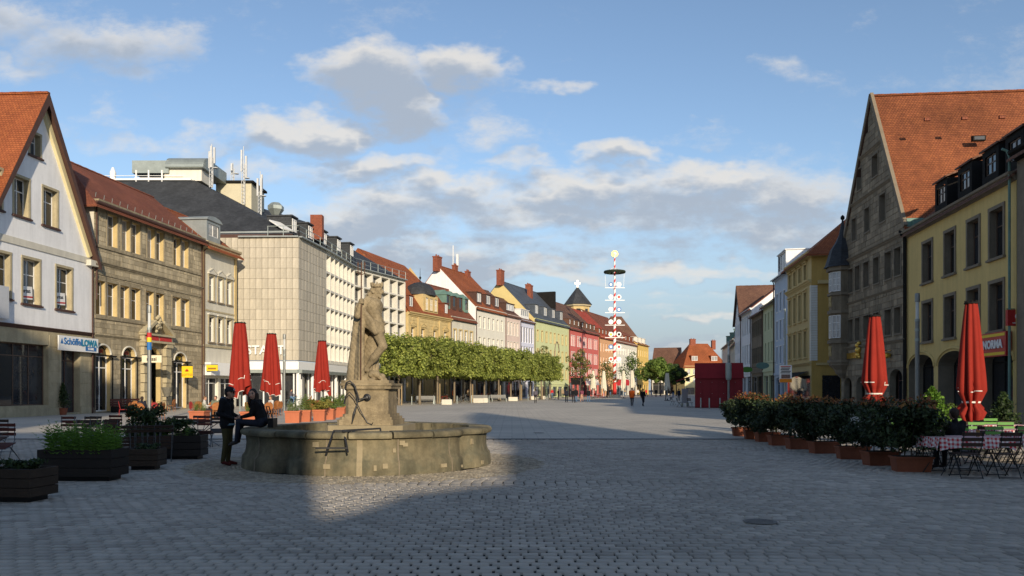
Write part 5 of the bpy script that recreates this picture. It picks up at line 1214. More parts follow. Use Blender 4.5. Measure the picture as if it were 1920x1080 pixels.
# head, beard, hair, crown
e_(sp(707, 547), (.098, .088, .125), .03); e_(sp(713, 551), (.05, .055, .05), .02); c_(sp(716, 546), sp(718.5, 550), .016, .02, .015); e_(sp(713.5, 543.5, -.03), (.035, .03, .014), .012)
for q, (x, y, yy, r) in enumerate(((711, 557, 0, .05), (713, 560, -.02, .035), (709, 558, -.05, .035), (711, 562, .02, .03), (697, 551, -.02, .06), (693, 555, -.05, .05), (698, 546, -.06, .05), (692, 551, .04, .05), (695, 559, -.06, .045), (701, 551, -.085, .035), (689, 557, 0, .045), (700, 543, .03, .06))): e_(sp(x, y, yy), (r, r, r), .015)
for q in range(14):
    a = q * 2 * math.pi / 14; c = sp(706, 541); b2 = (c[0] + .11 * math.cos(a), c[1] + .1 * math.sin(a), c[2] + .02); c_(b2, (b2[0] + .025 * math.cos(a), b2[1] + .02 * math.sin(a), b2[2] + (.075 if q % 2 else .05)), .03, .018, .015)
# arms: near arm bent back to the trident, far arm on the hip
c_(sp(692, 567, -.16), sp(675, 595, -.24), .098, .078); c_(sp(675, 595, -.24), sp(681, 573, -.33), .072, .05)
e_(sp(682, 570, -.34), (.05, .06, .06), .02)
for q in range(4): a0 = sp(680.5, 566.5 + q * 2.4, -.37); c_(a0, (a0[0] + .06, a0[1] - .025, a0[2]), .017, .016, .008); c_((a0[0] + .06, a0[1] - .025, a0[2]), (a0[0] + .075, a0[1] + .03, a0[2]), .016, .014, .008)
c_(sp(698, 568, .2), sp(706, 592, .3), .08, .06); c_(sp(706, 592, .3), sp(716, 606, .12), .058, .045); e_(sp(718, 608, .06), (.05, .06, .04), .02)
# loin drapery: bunched roll across the hips
for q in range(6):
    y = -.22 + .015 * q; c_(sp(682 + q * .8, 583 + q * 5.4, y), sp(701 + q * 1.3, 606 + q * 4, -.25), .05, .06, .014); c_(sp(701 + q * 1.3, 606 + q * 4, -.25), sp(718, 611 + q * 2.6, -.12), .06, .05, .014)
for q in range(5): c_(sp(717, 612 + q * 3, -.08 + .03 * q), sp(709, 612 + q * 3.4, .14), .05, .05, .02)
# cloak: long folds from the shoulders to the plinth
rc = random.Random(2)
for q in range(13):
    t = q / 12; top = sp(672 + 13 * t, 572 + 6 * abs(t - .5), -.2 + .42 * (1 - t) ** .8); mid = sp(666 + 15 * t, 630, -.2 + .46 * (1 - t)); bot = sp(655 + 26 * t, 716 - 3 * (q % 2), -.2 + .5 * (1 - t) - .05 * (q % 3))
    r0 = .05 if q % 2 else .065; c_(top, mid, r0 * .8, r0, .02); c_(mid, bot, r0, r0 * rc.uniform(.9, 1.25), .02)
c_(sp(672, 575, .05), sp(690, 562, .1), .07, .07, .04); c_(sp(676, 580, 0), sp(668, 650, .1), .13, .15, .05); c_(sp(668, 650, .1), sp(664, 712, .1), .15, .2, .05)
for q in range(7): c_(sp(684 + q * 2.4, 600 + q * 2, .2), sp(676 + q * 4.2, 712, .22 - .03 * (q % 2)), .075, .085, .025)
for q in range(5): c_(sp(689 + q * 3, 640 - q * 4, .1 - .02 * q), sp(680 + q * 3.4, 708, .0 - .02 * q), .05, .05, .02)
# rocks and a dolphin under the raised foot
for (x, y, yy, r) in ((700, 712, 0, .16), (684, 714, -.1, .17), (716, 714, -.05, .13), (664, 717, .05, .15), (706, 705, -.15, .12), (693, 706, -.1, .1), (717, 706, -.12, .08), (700, 716, -.25, .1), (712, 718, .2, .13), (680, 718, .25, .14), (720, 718, -.22, .08), (662, 719, -.2, .1)): e_(sp(x, y, yy), (r, r * .95, r * .8), .03)
c_(sp(699, 700, -.2), sp(709, 702, -.24), .06, .07, .02); c_(sp(709, 702, -.24), sp(718, 711, -.2), .07, .04, .02); e_(sp(699, 703, -.24), (.06, .03, .06), .01)
jt = lambda G: .004 * np.sin(G[..., 2] * 47 + G[..., 0] * 23) * np.sin(G[..., 0] * 61 + G[..., 1] * 37)
obj('figure', skin('figure', pr, .0135, [M_stat], jt), ST)
chbox(MB(), .52, .48, -.005, .09, .1).build('plinth', M_stat, ST)
tr = MB(); a = sp(682, 714, -.36); b2 = sp(683, 522, -.35); tr.tube([a, b2], .014, 7); zt = b2[2]
for q in (-1, 0, 1): tr.tube([(b2[0], b2[1], zt), (b2[0] + q * .07, b2[1], zt + .03), (b2[0] + q * .075, b2[1], zt + .2), (b2[0] + q * .07, b2[1], zt + .29)], [.012, .012, .011, .004], 6)
for q in (-1, 0, 1): tr.poly([(b2[0] + q * .073 - .025, b2[1], zt + .22), (b2[0] + q * .073 + .025, b2[1], zt + .22), (b2[0] + q * .073, b2[1], zt + .3)])
tr.build('trident', pm('rusty iron', (.1, .05, .03), .7, .2, 6), ST)

# ------------------------------------------------------------------ people
def cloth(n, c): return pm('cloth ' + n, c, .9, .16, 5, bump=.35, bscale=25, spec=.15)
SKIN = pm('skin', (.5, .28, .19), .55, .08, 6); HAIRB = pm('dark brown hair', (.035, .02, .014), .6, .2, 20); HAIRL = pm('light brown hair', (.16, .09, .045), .6, .2, 20); HAIRG = pm('grey hair', (.4, .39, .37), .6, .15, 20)
SHOE = pm('dark shoes', (.03, .025, .022), .6, .15, 8); SOLE = pm('white shoe sole', (.6, .58, .54), .7, .1, 8)
def bodyprims(J, h=1.75, female=False, long_hair=False, fingers=False, det=False, coat=0.):
    """J: joints at 1.75 m scale; materials 0 skin, 1 top, 2 trousers, 3 hair, 4 shoes"""
    s = h / 1.75; q = []; V = {k: np.array(v, float) * s for k, v in J.items()}
    def c(a, b, ra, rb, m, k=.03): q.append(('c', a, b, ra * s, rb * s, m, k * s))
    def e(cc, r, m, k=.03, rot=None): q.append(('e', cc, tuple(x * s for x in r), rot, m, k * s))
    for sd in 'LR':
        hp, kn, an = V['hip' + sd], V['kn' + sd], V['an' + sd]; f = V['ft' + sd]
        c(hp, kn, .088, .06, 2); c(kn, an, .062, .046, 2, .02); c(an - [0, 0, .03 * s], f, .042, .034, 4, .015)
        sh, el, wr = V['sh' + sd], V['el' + sd], V['wr' + sd]; c(sh, el, .062, .05, 1); c(el, wr, .05, .036, 1, .02)
        d = (wr - el) / (np.linalg.norm(wr - el) + 1e-9); hd = V.get('hd' + sd, wr + d * .09 * s); c(wr, hd, .03, .034, 0, .01)
        if fingers:
            u = hd - wr; u = u / np.linalg.norm(u); sdv = np.cross(u, [0, 0, 1.]); sdv = sdv / (np.linalg.norm(sdv) + 1e-9); dn = np.cross(sdv, u)
            for i in range(4):
                b0 = hd + sdv * (i - 1.5) * .019 * s; L = (.038, .044, .042, .032)[i] * s; m1 = b0 + u * L - dn * .006; m2 = m1 + u * L * .5 - dn * L * .7
                c(b0, m1, .0095, .0088, 0, .004); c(m1, m2, .0088, .0078, 0, .003)
            t0 = wr + u * .03 * s + sdv * .03 * s; c(t0, t0 + u * .035 * s + sdv * .018 * s, .012, .0105, 0, .006); c(t0 + u * .035 * s + sdv * .018 * s, t0 + u * .06 * s + sdv * .016 * s, .0105, .009, 0, .003)
    pv, ch, nk, hd = V['pv'], V['ch'], V['nk'], V['hd']; ax = (V['shL'] - V['shR']); ax = ax / np.linalg.norm(ax)
    hw = .075 if not female else .082; aw = (V['hipL'] - V['hipR']); aw = aw / np.linalg.norm(aw)
    for t in (-1, 1):
        c(pv + aw * t * hw * s, (pv + ch) / 2 + ax * t * .06 * s, .11, .1, 1 if coat else 2, .04); c((pv + ch) / 2 + ax * t * .06 * s, ch + ax * t * .085 * s, .105, .112 - (.012 if female else 0), 1, .04)
        c(ch + ax * t * .085 * s, V['shL' if t > 0 else 'shR'], .1, .066, 1, .05); c((pv * .72 + ch * .28) + aw * t * .075 * s, (pv + ch) / 2 + ax * t * .07 * s, .112, .108, 1, .03)
    if coat: 
        for t in (-1, 1): c(pv + aw * t * .085 * s + [0, 0, -coat * s], pv + aw * t * .07 * s, .115, .118, 1, .03)
    c(ch + (nk - ch) * .5, nk, .075, .055, 1, .03); c(nk, hd - (hd - nk) * .35, .05, .05, 0, .02)
    fwd = V['look'] - V['hd']; fwd = fwd / np.linalg.norm(fwd); upv = np.array([0, 0, 1.]); rt = np.cross(fwd, upv); rt /= np.linalg.norm(rt); upv = np.cross(rt, fwd)
    Rm = np.stack([rt, fwd, upv], 1)
    P_ = lambda x, y, z: hd + (rt * x + fwd * y + upv * z) * s
    e(P_(0, .0, .01), (.078, .094, .112), 0, .02, Rm); e(P_(0, .045, -.05), (.055, .055, .06), 0, .03, Rm)
    if det:
        c(P_(0, .09, .012), P_(0, .112, -.022), .01, .016, 0, .012); e(P_(0, .1, -.055), (.022, .012, .007), 5, .004, Rm); e(P_(0, .098, -.068), (.02, .012, .007), 5, .004, Rm)
        for t in (-1, 1): e(P_(t * .08, .0, .0), (.012, .022, .032), 0, .008, Rm); e(P_(t * .032, .086, .015), (.015, .012, .009), 6, .004, Rm); e(P_(t * .032, .092, .034), (.02, .01, .006), 3, .004, Rm); e(P_(t * .04, .072, -.02), (.025, .022, .025), 0, .02, Rm)
        e(P_(0, .082, -.098), (.02, .02, .016), 0, .02, Rm)
    e(P_(0, -.02, .045), (.088, .1, .09), 3, .015, Rm); e(P_(0, -.045, .0), (.084, .07, .09), 3, .015, Rm)
    if long_hair:
        for t in (-1, 0, 1): c(P_(t * .06, -.045, -.02), P_(t * .085, -.08 + .03 * abs(t), -.28), .06, .045, 3, .03)
        for t in (-1, 1): c(P_(t * .074, .02, .02), P_(t * .085, .01, -.22), .028, .035, 3, .02)
    return q
def J_stand(sp=.1, **k):
    J = dict(hipL=(.09, 0, .9), hipR=(-.09, 0, .9), knL=(sp, -.01, .5), knR=(-sp, -.01, .5), anL=(sp, .03, .1), anR=(-sp, .03, .1), ftL=(sp + .03, -.14, .035), ftR=(-sp - .03, -.14, .035),
             pv=(0, 0, .95), ch=(0, .01, 1.28), nk=(0, .015, 1.47), hd=(0, -.01, 1.6), look=(0, -1, 1.58), shL=(.175, .015, 1.4), shR=(-.175, .015, 1.4), elL=(.23, .04, 1.12), elR=(-.23, .04, 1.12), wrL=(.22, -.05, .9), wrR=(-.22, -.05, .9)); J.update(k); return J
def J_walk(t=1., **k):
    return J_stand(knL=(.09, -.16 * t, .5), anL=(.09, -.26 * t, .1), ftL=(.1, -.43 * t, .06), knR=(-.09, -.04 * t, .49), anR=(-.09, .28 * t, .16), ftR=(-.1, .15 * t, .04), elL=(.22, .12 * t, 1.14), wrL=(.21, .06 * t, .92), elR=(-.22, -.03 * t, 1.13), wrR=(-.21, -.2 * t, .97), **k)
def J_sit(**k):
    d = -.44
    J = J_stand(hipL=(.09, 0, .5), hipR=(-.09, 0, .5), knL=(.11, -.42, .52), knR=(-.11, -.42, .52), anL=(.1, -.4, .1), anR=(-.1, -.42, .1), ftL=(.11, -.56, .035), ftR=(-.11, -.58, .035), pv=(0, 0, .55), ch=(0, .03, .87), nk=(0, .02, 1.06), hd=(0, -.02, 1.19), look=(0, -1, 1.14),
                shL=(.175, .02, .99), shR=(-.175, .02, .99), elL=(.22, -.08, .73), elR=(-.22, -.08, .73), wrL=(.12, -.3, .74), wrR=(-.12, -.3, .74)); J.update(k); return J
_pc = {}
def person(loc, rz, label, J, top, legs, hair=HAIRB, shoes=SHOE, h=1.72, vox=.03, group=None, **k):
    me = skin('body', bodyprims(J, h, **k), vox, [SKIN, top, legs, hair, shoes, pm('lips', (.4, .15, .12), .5, .05, 5), pm('eyes', (.05, .04, .035), .3, .1, 5)])
    o = obj('person', me, None, loc, (0, 0, rz)); return tag(o, label, 'person', group)
# man in the cap, standing by the basin and turned to the right
BLK = cloth('black jacket', (.012, .013, .016)); OLV = cloth('olive trousers', (.07, .065, .03)); DNM = cloth('dark denim', (.022, .026, .04))
mx, my = -6.3, 17.7
man = J_stand(sp=.085, hd=(0, -.06, 1.58), nk=(0, -.01, 1.45), look=(.18, -1, 1.45), elL=(.25, .05, 1.13), elR=(-.25, .06, 1.13), wrL=(.12, -.2, 1.06), wrR=(-.13, -.2, 1.03), hdL=(.04, -.27, 1.07), hdR=(-.06, -.26, 1.02), anR=(-.08, .06, .1), ftR=(-.12, -.12, .035))
mo = person((mx, my, 0), R(90 - 8), 'man in black jacket, olive trousers and cap standing left of the fountain', man, BLK, OLV, shoes=cloth('dark red shoes', (.09, .02, .018)), h=1.77, vox=.0125, fingers=True, det=True, coat=.06)
hm = MB(); sc = 1.77 / 1.75; hx, hy, hz = 0, -.06 * sc, 1.58 * sc
hm.lathe([(.105, .035), (.108, .06), (.1, .1), (.07, .135), (.01, .15)], 18, (hx, hy + .005, hz)); 
for k in range(7): a0 = R(-70 + 20 * k); a1 = R(-50 + 20 * k); hm.poly([(hx + .1 * math.sin(a0), hy - .1 * math.cos(a0), hz + .05), (hx + .1 * math.sin(a1), hy - .1 * math.cos(a1), hz + .05), (hx + .1 * math.sin(a1) * .85, hy - .1 - .085 * math.cos(a1) ** .5, hz + .035), (hx + .1 * math.sin(a0) * .85, hy - .1 - .085 * math.cos(a0) ** .5, hz + .035)])
hm.build('cap', cloth('charcoal cap', (.03, .03, .032)), mo, smooth='auto'); MB().box(-.03, .03, hy - .109, hy - .1, hz + .06, hz + .1).build('cap_badge', pm('cap print', (.5, .5, .5), .8, .2, 30), mo)
gl = MB()
for s in (-1, 1): gl.tube([(s * .035 + .028 * math.cos(a), hy - .103, hz + .012 + .02 * math.sin(a)) for a in np.linspace(0, 6.283, 11)], .004, 5); gl.tube([(s * .063, hy - .1, hz + .018), (s * .085, hy + .01, hz + .018)], .004, 5)
gl.build('glasses', pm('red brown spectacle frame', (.2, .03, .03), .4, .1, 5), mo)
hb = MB(); hb.lathe([(.2, .9), (.195, .94)], 16, (0, 0, 0), cap=False); hb.v = [(v[0], v[1] * .78, v[2] * sc - .02) for v in hb.v]; hb.build('shirt_hem', cloth('pale blue shirt', (.2, .34, .42)), mo, smooth=True)
hood = MB(); hood.tube([(-.12, -.02, 1.44), (-.1, .08, 1.47), (0, .125, 1.47), (.1, .08, 1.47), (.12, -.02, 1.44)], [.03, .045, .05, .045, .03], 8); hood.build('hood', cloth('blue grey hood', (.09, .13, .16)), mo, smooth=True)
# woman sitting on the rim
wx, wy = -5.43, 17.35
wom = J_sit(hipL=(.085, 0, .5), hipR=(-.085, 0, .5), knL=(.09, -.5, .55), knR=(-.09, -.49, .5), anL=(.05, -.56, .1), anR=(-.06, -.55, .12), ftL=(.06, -.71, .02), ftR=(-.04, -.7, .05), pv=(0, .02, .56), ch=(0, -.08, .88), nk=(0, -.15, 1.05), hd=(.01, -.2, 1.17), look=(1., -.25, 1.1),
            shL=(.16, -.12, .98), shR=(-.16, -.1, .98), elL=(.2, -.18, .72), elR=(-.2, -.18, .72), wrL=(.1, -.42, .65), wrR=(-.08, -.42, .65), hdL=(.04, -.49, .64), hdR=(-.02, -.49, .63))
wo = person((wx, wy, .845 - .4 * 1.66 / 1.75 + .0), R(-90), 'long haired woman in black sitting on the fountain rim', wom, cloth('black leather jacket', (.014, .013, .014)), DNM, h=1.66, vox=.0125, female=True, long_hair=True, fingers=True, det=True)
bg = MB().box(-.06, .06, -.16, .16, 0, .2); bgo = bg.build('handbag', pm('black leather bag', (.01, .01, .011), .4, .2, 6), None, (wx + .26, wy - .08, .86)); tag(bgo, 'black handbag on the fountain rim behind the seated woman', 'bag')
MB().tube([(-.04, -.12, .2), (-.12, -.05, .45), (-.1, .08, .45), (-.04, .12, .2)], .012, 5).build('strap', M_blk, bgo)
ORD = ['first', 'second', 'third', 'fourth', 'fifth', 'sixth', 'seventh', 'eighth', 'ninth', 'tenth', 'eleventh', 'twelfth', 'thirteenth', 'fourteenth']
# ================================================================== foliage
def leafmat(n, c, c2, tr=.3, a=.35): return pm(n, c, .6, .2, 1.2, col2=c2, attr=a, spec=.35, trans=tr, rnd=.12)
L_lin = leafmat('fresh linden leaves', (.18, .235, .04), (.32, .35, .08)); L_spr = leafmat('young spring leaves', (.14, .17, .04), (.2, .17, .05)); L_far = leafmat('far tree leaves', (.1, .17, .03), (.17, .24, .05), .4)
L_box = leafmat('dark shrub leaves', (.018, .04, .012), (.045, .075, .02), .15); L_pho = leafmat('dark glossy hedge leaves', (.016, .032, .012), (.035, .055, .018), .1); L_tip = leafmat('red hedge shoots', (.28, .075, .03), (.2, .12, .03), .2)
L_fern = leafmat('bright fern fronds', (.09, .2, .02), (.15, .28, .035), .3); L_pal = leafmat('palm leaves', (.07, .13, .025), (.16, .2, .05), .25); L_yel = leafmat('yellow green bush', (.2, .2, .03), (.26, .22, .05), .25)
M_bark = pm('linden bark', (.2, .16, .11), .9, .2, 3, bump=.6, bscale=12); M_barkd = pm('dark bark', (.06, .05, .04), .9, .2, 3, bump=.6)
def leafcloud(name, P, Nrm, size, mat, r, asp=.7, mats=None, mi=None):
    """one small bent quad per leaf at points P, facing roughly Nrm"""
    n = len(P); Nrm = Nrm / (np.linalg.norm(Nrm, axis=1, keepdims=True) + 1e-9)
    t = np.cross(Nrm, r.normal(size=(n, 3))); t /= np.linalg.norm(t, axis=1, keepdims=True) + 1e-9; b = np.cross(Nrm, t)
    sz = size * r.uniform(.6, 1.3, n)[:, None]; V = np.stack([P - t * sz, P + b * sz * asp - Nrm * sz * .15, P + t * sz, P - b * sz * asp - Nrm * sz * .15], 1).reshape(-1, 3)
    me = bpy.data.meshes.new(name); me.vertices.add(n * 4); me.vertices.foreach_set('co', V.astype(np.float32).ravel()); me.loops.add(n * 4); me.loops.foreach_set('vertex_index', np.arange(n * 4, dtype=np.int32))
    me.polygons.add(n); me.polygons.foreach_set('loop_start', np.arange(0, n * 4, 4, dtype=np.int32)); me.update(calc_edges=True)
    for m in (mats or [mat]): me.materials.append(m)
    if mi is not None: me.polygons.foreach_set('material_index', mi.astype(np.int32))
    set_rnd(me, r.random(n).astype(np.float32)); return me
def box_crown(seed, sx, sy, z0, z1, n, size, mat):
    r = np.random.default_rng(seed); ce = np.array([0, 0, (z0 + z1) / 2]); hs = np.array([sx / 2, sy / 2, (z1 - z0) / 2]); K = 130; cl = r.uniform(-1, 1, (K, 3)); m = np.abs(cl).max(1, keepdims=True); cl = cl / m * r.uniform(.45, .93, (K, 1))
    k = r.integers(0, K, n); off = r.normal(size=(n, 3)); off /= np.linalg.norm(off, axis=1, keepdims=True); rad = r.uniform(.1, 1, n)[:, None] ** .5 * .24
    q = cl[k] + off * rad; q[:, 2] = np.where(q[:, 2] < -.95, q[:, 2] * .9 + r.normal(0, .06, n), q[:, 2]); P = ce + q * hs; keep = (np.abs(q).max(1) < 1.13)
    return leafcloud('crown', P[keep], (off + np.array([0, 0, .5]) + r.normal(0, .5, (n, 3)))[keep], size, mat, r)
def ball_crown(seed, blobs, n, size, mat):
    r = np.random.default_rng(seed); B = np.array(blobs, float); w = B[:, 3] ** 2; k = r.choice(len(B), n, p=w / w.sum()); off = r.normal(size=(n, 3)); off /= np.linalg.norm(off, axis=1, keepdims=True)
    P = B[k, :3] + off * (B[k, 3] * r.uniform(.25, 1.05, n) ** .45)[:, None] * np.array([1, 1, .8]); return leafcloud('crown', P, off + r.normal(0, .5, (n, 3)) + [0, 0, .4], size, mat, r)
# clipped lindens in two rows
T0, TD = Vector((-12.0, 84.0)), Vector((.351, 1)).normalized(); TN = Vector((-TD.y, TD.x)); trz = math.atan2(TD.y, TD.x)
crowns = [box_crown(20 + k, 5.5, 4.3, 3.1, 7.6, 9000, .135, L_lin) for k in range(4)]
def limbs(seed):
    r = random.Random(seed); b = MB()
    for k in range(9): a = k * .7 + r.uniform(-.2, .2); z = 3 + r.uniform(0, 1.6); b.tube([(0, 0, z), (.9 * math.cos(a), .8 * math.sin(a), z + .7), (2.0 * math.cos(a), 1.6 * math.sin(a), z + 1.5 + r.uniform(0, 1))], [.06, .045, .015], 5)
    b.tube([(0, 0, 2.6), (.05, 0, 5), (0, .05, 7.4)], [.1, .08, .02], 6); return b.mesh('limbs', M_bark)
LMB = [limbs(1), limbs(2)]; TRK = MB().lathe([(.2, -.02), (.15, .25), (.125, 1.2), (.11, 3.2)], 10).mesh('trunk', M_bark, smooth=True); STK = MB().box(-.045, .045, -.045, .045, 0, 2.3).mesh('stake', pm('pale tree stake', (.4, .3, .17), .9, .1, 4))
for row in range(2):
    for i in range(12):
        if row == 1 and i < 2: continue
        p = T0 + TD * (i * 5.05) + TN * (row * 5.2 - .0)
        t = thing('linden_tree', f'clipped linden with box crown, {ORD[i]} from the fountain in the {"front" if row == 0 else "rear"} row', 'tree', (p.x + rng.uniform(-.15, .15), p.y + rng.uniform(-.15, .15), 0), trz + (math.pi if i % 2 else 0), 'clipped linden rows')
        k = (i * 3 + row) % 4; t.scale = (1, 1, 1 + rng.uniform(-.03, .03)); obj('trunk', TRK, t); obj('crown', crowns[k], t); obj('limbs', LMB[i % 2], t)
        if row == 0 and i % 2 == 0: obj('stake', STK, t, (.45, -.1, 0))
def spring_tree(loc, h, n, mat, label, seed, rad=2.2, size=.16, bark=M_barkd):
    t = thing('street_tree', label, 'tree', loc); r = random.Random(seed); b = MB(); bl = []
    b.tube([(0, 0, 0), (.05, 0, h * .3), (0, .1, h * .55), (.05, 0, h * .9)], [.16, .12, .09, .02], 8); b.build('trunk', bark, t, smooth=True); lb = MB()
    for k in range(13):
        a = k * 2.4 + r.uniform(-.3, .3); z = h * (.35 + .5 * k / 13); L = rad * r.uniform(.6, 1.1) * (1.15 - .6 * k / 13); e = (L * math.cos(a), L * math.sin(a), z + L * .5); lb.tube([(0, 0, z - .3), (e[0] * .5, e[1] * .5, z + L * .15), e], [.055, .035, .01], 5)
        bl.append((*e, r.uniform(.45, .85) * rad * .42)); bl.append((e[0] * .55, e[1] * .55, z + L * .3, rad * .28))
    bl.append((0, 0, h * .95, rad * .35)); lb.build('limbs', bark, t); obj('crown', ball_crown(seed, bl, n, size, mat), t)
spring_tree(at(1088, 148), 9.0, 1800, L_spr, 'sparse spring tree before the crimson house', 31, 2.6); spring_tree(at(1138, 160), 7.5, 900, L_spr, 'thin budding tree left of the maypole', 32, 2.4)
spring_tree(at(1186, 165), 9.3, 1500, L_far, 'light green young tree right of the maypole', 33, 2.8); spring_tree(at(1020, 150), 9.8, 1500, L_spr, 'young tree rising behind the end of the linden row', 34, 2.4)
for i, (px, Y, h, rd, lab) in enumerate(((1238, 200, 9.2, 3.9, 'broad green tree at the end of the street'), (1222, 235, 10, 3.4, 'green tree beside the saffron house'), (1256, 215, 8.4, 2.8, 'small dark green tree left of the red kiosk awning'), (1268, 205, 8.0, 2.6, 'dark evergreen behind the red kiosk'))):
    spring_tree(at(px, Y), h, 5200, L_far if i < 3 else L_box, lab, 40 + i, rd, .26)

# ================================================================== umbrellas
M_umr = pm('red umbrella canvas', (.3, .024, .014), .85, .1, 1.5, bump=.25, bscale=30, trans=.12); M_umw = pm('cream umbrella canvas', (.74, .68, .54), .85, .08, 1.5, bump=.2, trans=.12); M_pipe = pm('white canvas piping', (.82, .78, .7), .8, .03, 3)
def umbrella(loc, H, z0, R0, R1, label, canvas, tied=False, group=None, seed=0, nrib=8):
    t = thing('closed_umbrella', label, 'umbrella', loc, seed * .7, group); b = MB(); r = random.Random(seed); n = 64; m = 16; hem = []; ph = [r.uniform(-.5, .5) for _ in range(nrib)]
    fold = [r.uniform(.6, 1.2) for _ in range(nrib)]; drop = [r.uniform(-.2, .55) for _ in range(nrib)]
    for i in range(m + 1):
        t_ = i / m
        for j in range(n):
            th = 2 * math.pi * j / n; k = j * nrib // n; lo = z0 + (drop[k] * (1 if not tied else .25)) + .1 * abs(math.sin(nrib * th / 2)) * (0 if tied else 1); z = H - (H - lo) * t_
            rr_ = R0 + (R1 - R0) * t_ ** .85
            if tied: rr_ *= 1 - .55 * math.exp(-((t_ - .86) / .055) ** 2) ; rr_ *= (1 if t_ < .93 else 1 - (t_ - .93) * 5)
            f = 1 - (.2 + .36 * t_) * fold[k] * (1 - abs(math.sin(nrib * th / 2 + .5 * t_ * math.sin(th * 3 + seed))) ** .7) + .03 * math.sin(th * 5 + t_ * 9 + seed) * t_; b.v.append((rr_ * f * math.cos(th + .25 * t_), rr_ * f * math.sin(th + .25 * t_), z))
    for i in range(m):
        for j in range(n): b.f.append((i*n+j, (i+1)*n+j, (i+1)*n+(j+1)%n, i*n+(j+1)%n)); b.m.append(0)
    o = b.build('canvas', canvas, t, smooth=True); pi = MB(); hr = 12 if tied else 13; ring = [b.v[hr * n + j] for j in range(n)]; ring = [(v[0] * 1.02, v[1] * 1.02, v[2]) for v in ring]
    for seg in ((5, 14), (22, 34), (40, 49), (54, 61)): pi.tube([ring[j] for j in range(*seg)], .015 * (H / 4), 5)
    if not tied:
        low = [(b.v[m * n + j][0] * 1.02, b.v[m * n + j][1] * 1.02, b.v[m * n + j][2]) for j in range(n)]; pi.tube(low[2:20], .014 * (H / 4), 5); pi.tube(low[30:46], .014 * (H / 4), 5)
    pi.build('piping', M_pipe, o)
    MB().tube([(0, 0, 0), (0, 0, H + .06)], .03 * (H / 4), 10).build('pole', M_whitem if canvas != M_umr else M_galv, t, smooth='auto'); cp = MB().lathe([(R0 * 1.15, H - .01), (R0 * 1.1, H + .03), (.03, H + .07)], 12)
    for k in range(8): a = k * math.pi / 4; cp.lathe([(.02, 0), (.025, .05), (.01, .06)], 6, (R0 * .9 * math.cos(a), R0 * .9 * math.sin(a), H + .02))
    cp.build('top_cap', M_dark, t); MB().lathe([(.42, 0), (.42, .07), (.36, .1), (.06, .12), (.06, .3)], 20).build('base', M_iron, t)
    if tied: MB().lathe([(R1 * .5, z0 + (H - z0) * .145), (R1 * .52, z0 + (H - z0) * .16)], 20, cap=False).build('tie_strap', M_pipe, o)
    return t
umbrella(at(450, 45), 5.4, 1.3, .3, .66, 'tallest closed red umbrella behind the man in the cap', M_umr, seed=1); umbrella(at(509, 54), 5.4, 1.4, .3, .72, 'closed red umbrella above the seated woman', M_umr, seed=2); umbrella(at(604, 62), 5.4, 1.2, .3, .7, 'closed red umbrella left of the statue with white play mark', M_umr, seed=3)
umbrella(at(1640, 25.5), 4.0, 1.1, .17, .46, 'closed red umbrella before the old town hall', M_umr, tied=True, seed=4); umbrella(at(1821, 21), 3.93, .88, .15, .43, 'big closed red umbrella over the checked tables', M_umr, tied=True, seed=5)
for i, (px, Y, lab) in enumerate(((1112, 150, 'closed cream umbrella before the crimson house'), (1132, 152, 'closed cream umbrella just left of the maypole'), (1169, 150, 'closed cream umbrella just right of the maypole'), (1185, 148, 'closed cream umbrella behind the orange jacket'), (1251, 118, 'lone closed cream umbrella near the red kiosk awning'))):
    umbrella(at(px, Y), 5.2 if i < 4 else 4.1, 1.5, .22, .62 if i < 4 else .5, lab, M_umw, seed=10 + i, group='cream umbrellas')

# ================================================================== planters
def shrub(seed, sx, sy, z0, h, n, size, mat, mats=None, tipz=None, base=True):
    r = np.random.default_rng(seed); k = 16; cl = np.stack([r.uniform(-1, 1, k) * sx * .38, r.uniform(-1, 1, k) * sy * .38, z0 + h * r.uniform(.2, .85, k)], 1); q = r.integers(0, k, n); off = r.normal(size=(n, 3)); off /= np.linalg.norm(off, axis=1, keepdims=True)
    P = cl[q] + off * (r.uniform(.1, 1, n) ** .5)[:, None] * np.array([sx * .2, sy * .2, h * .2]); P[:, 2] = np.maximum(P[:, 2], z0 - .02); mi = None
    if tipz: mi = ((P[:, 2] > z0 + h * tipz) & (r.random(n) < .45)).astype(int); P[mi == 1, 2] += r.uniform(0, .08, (mi == 1).sum())
    return leafcloud('foliage', P, off + r.normal(0, .6, (n, 3)), size, mat, r, .45, mats, mi)
def fronds(seed, nf, L, mat, z0, spread=1., leaf=.16):
    r = np.random.default_rng(seed); V = []; F = []; rv = []
    for k in range(nf):
        a = r.uniform(0, 6.28); o = np.array([r.uniform(-.5, .5) * spread, r.uniform(-.3, .3) * spread, z0]); l = L * r.uniform(.6, 1.1); lean = r.uniform(.08, .6); d = np.array([math.cos(a), math.sin(a), 0])
        m = 9; pts = [o + d * l * lean * (t ** 1.5) + np.array([0, 0, l * (t * 1.0 - .45 * lean * t ** 2.2)]) for t in np.linspace(0, 1, m)]; sd = np.cross(d, [0, 0, 1.]); val = r.random()
        for i in range(1, m):
            w = leaf * l * math.sin(math.pi * (i / m) ** .7) + .01; p, q_ = pts[i], pts[i - 1]; t_ = p - q_
            for s in (-1, 1): b0 = len(V); V += [q_, q_ + t_ * .9 + sd * s * w + [0, 0, -w * .25], q_ + t_ * .45 + sd * s * w * .5]; V[-1] = q_ + t_ * .35; F.append((b0, b0 + 1, b0 + 2)); rv.append(val * .6 + r.random() * .4)
    me = bpy.data.meshes.new('foliage'); me.from_pydata([tuple(v) for v in V], [], F); me.materials.append(mat); set_rnd(me, rv); return me
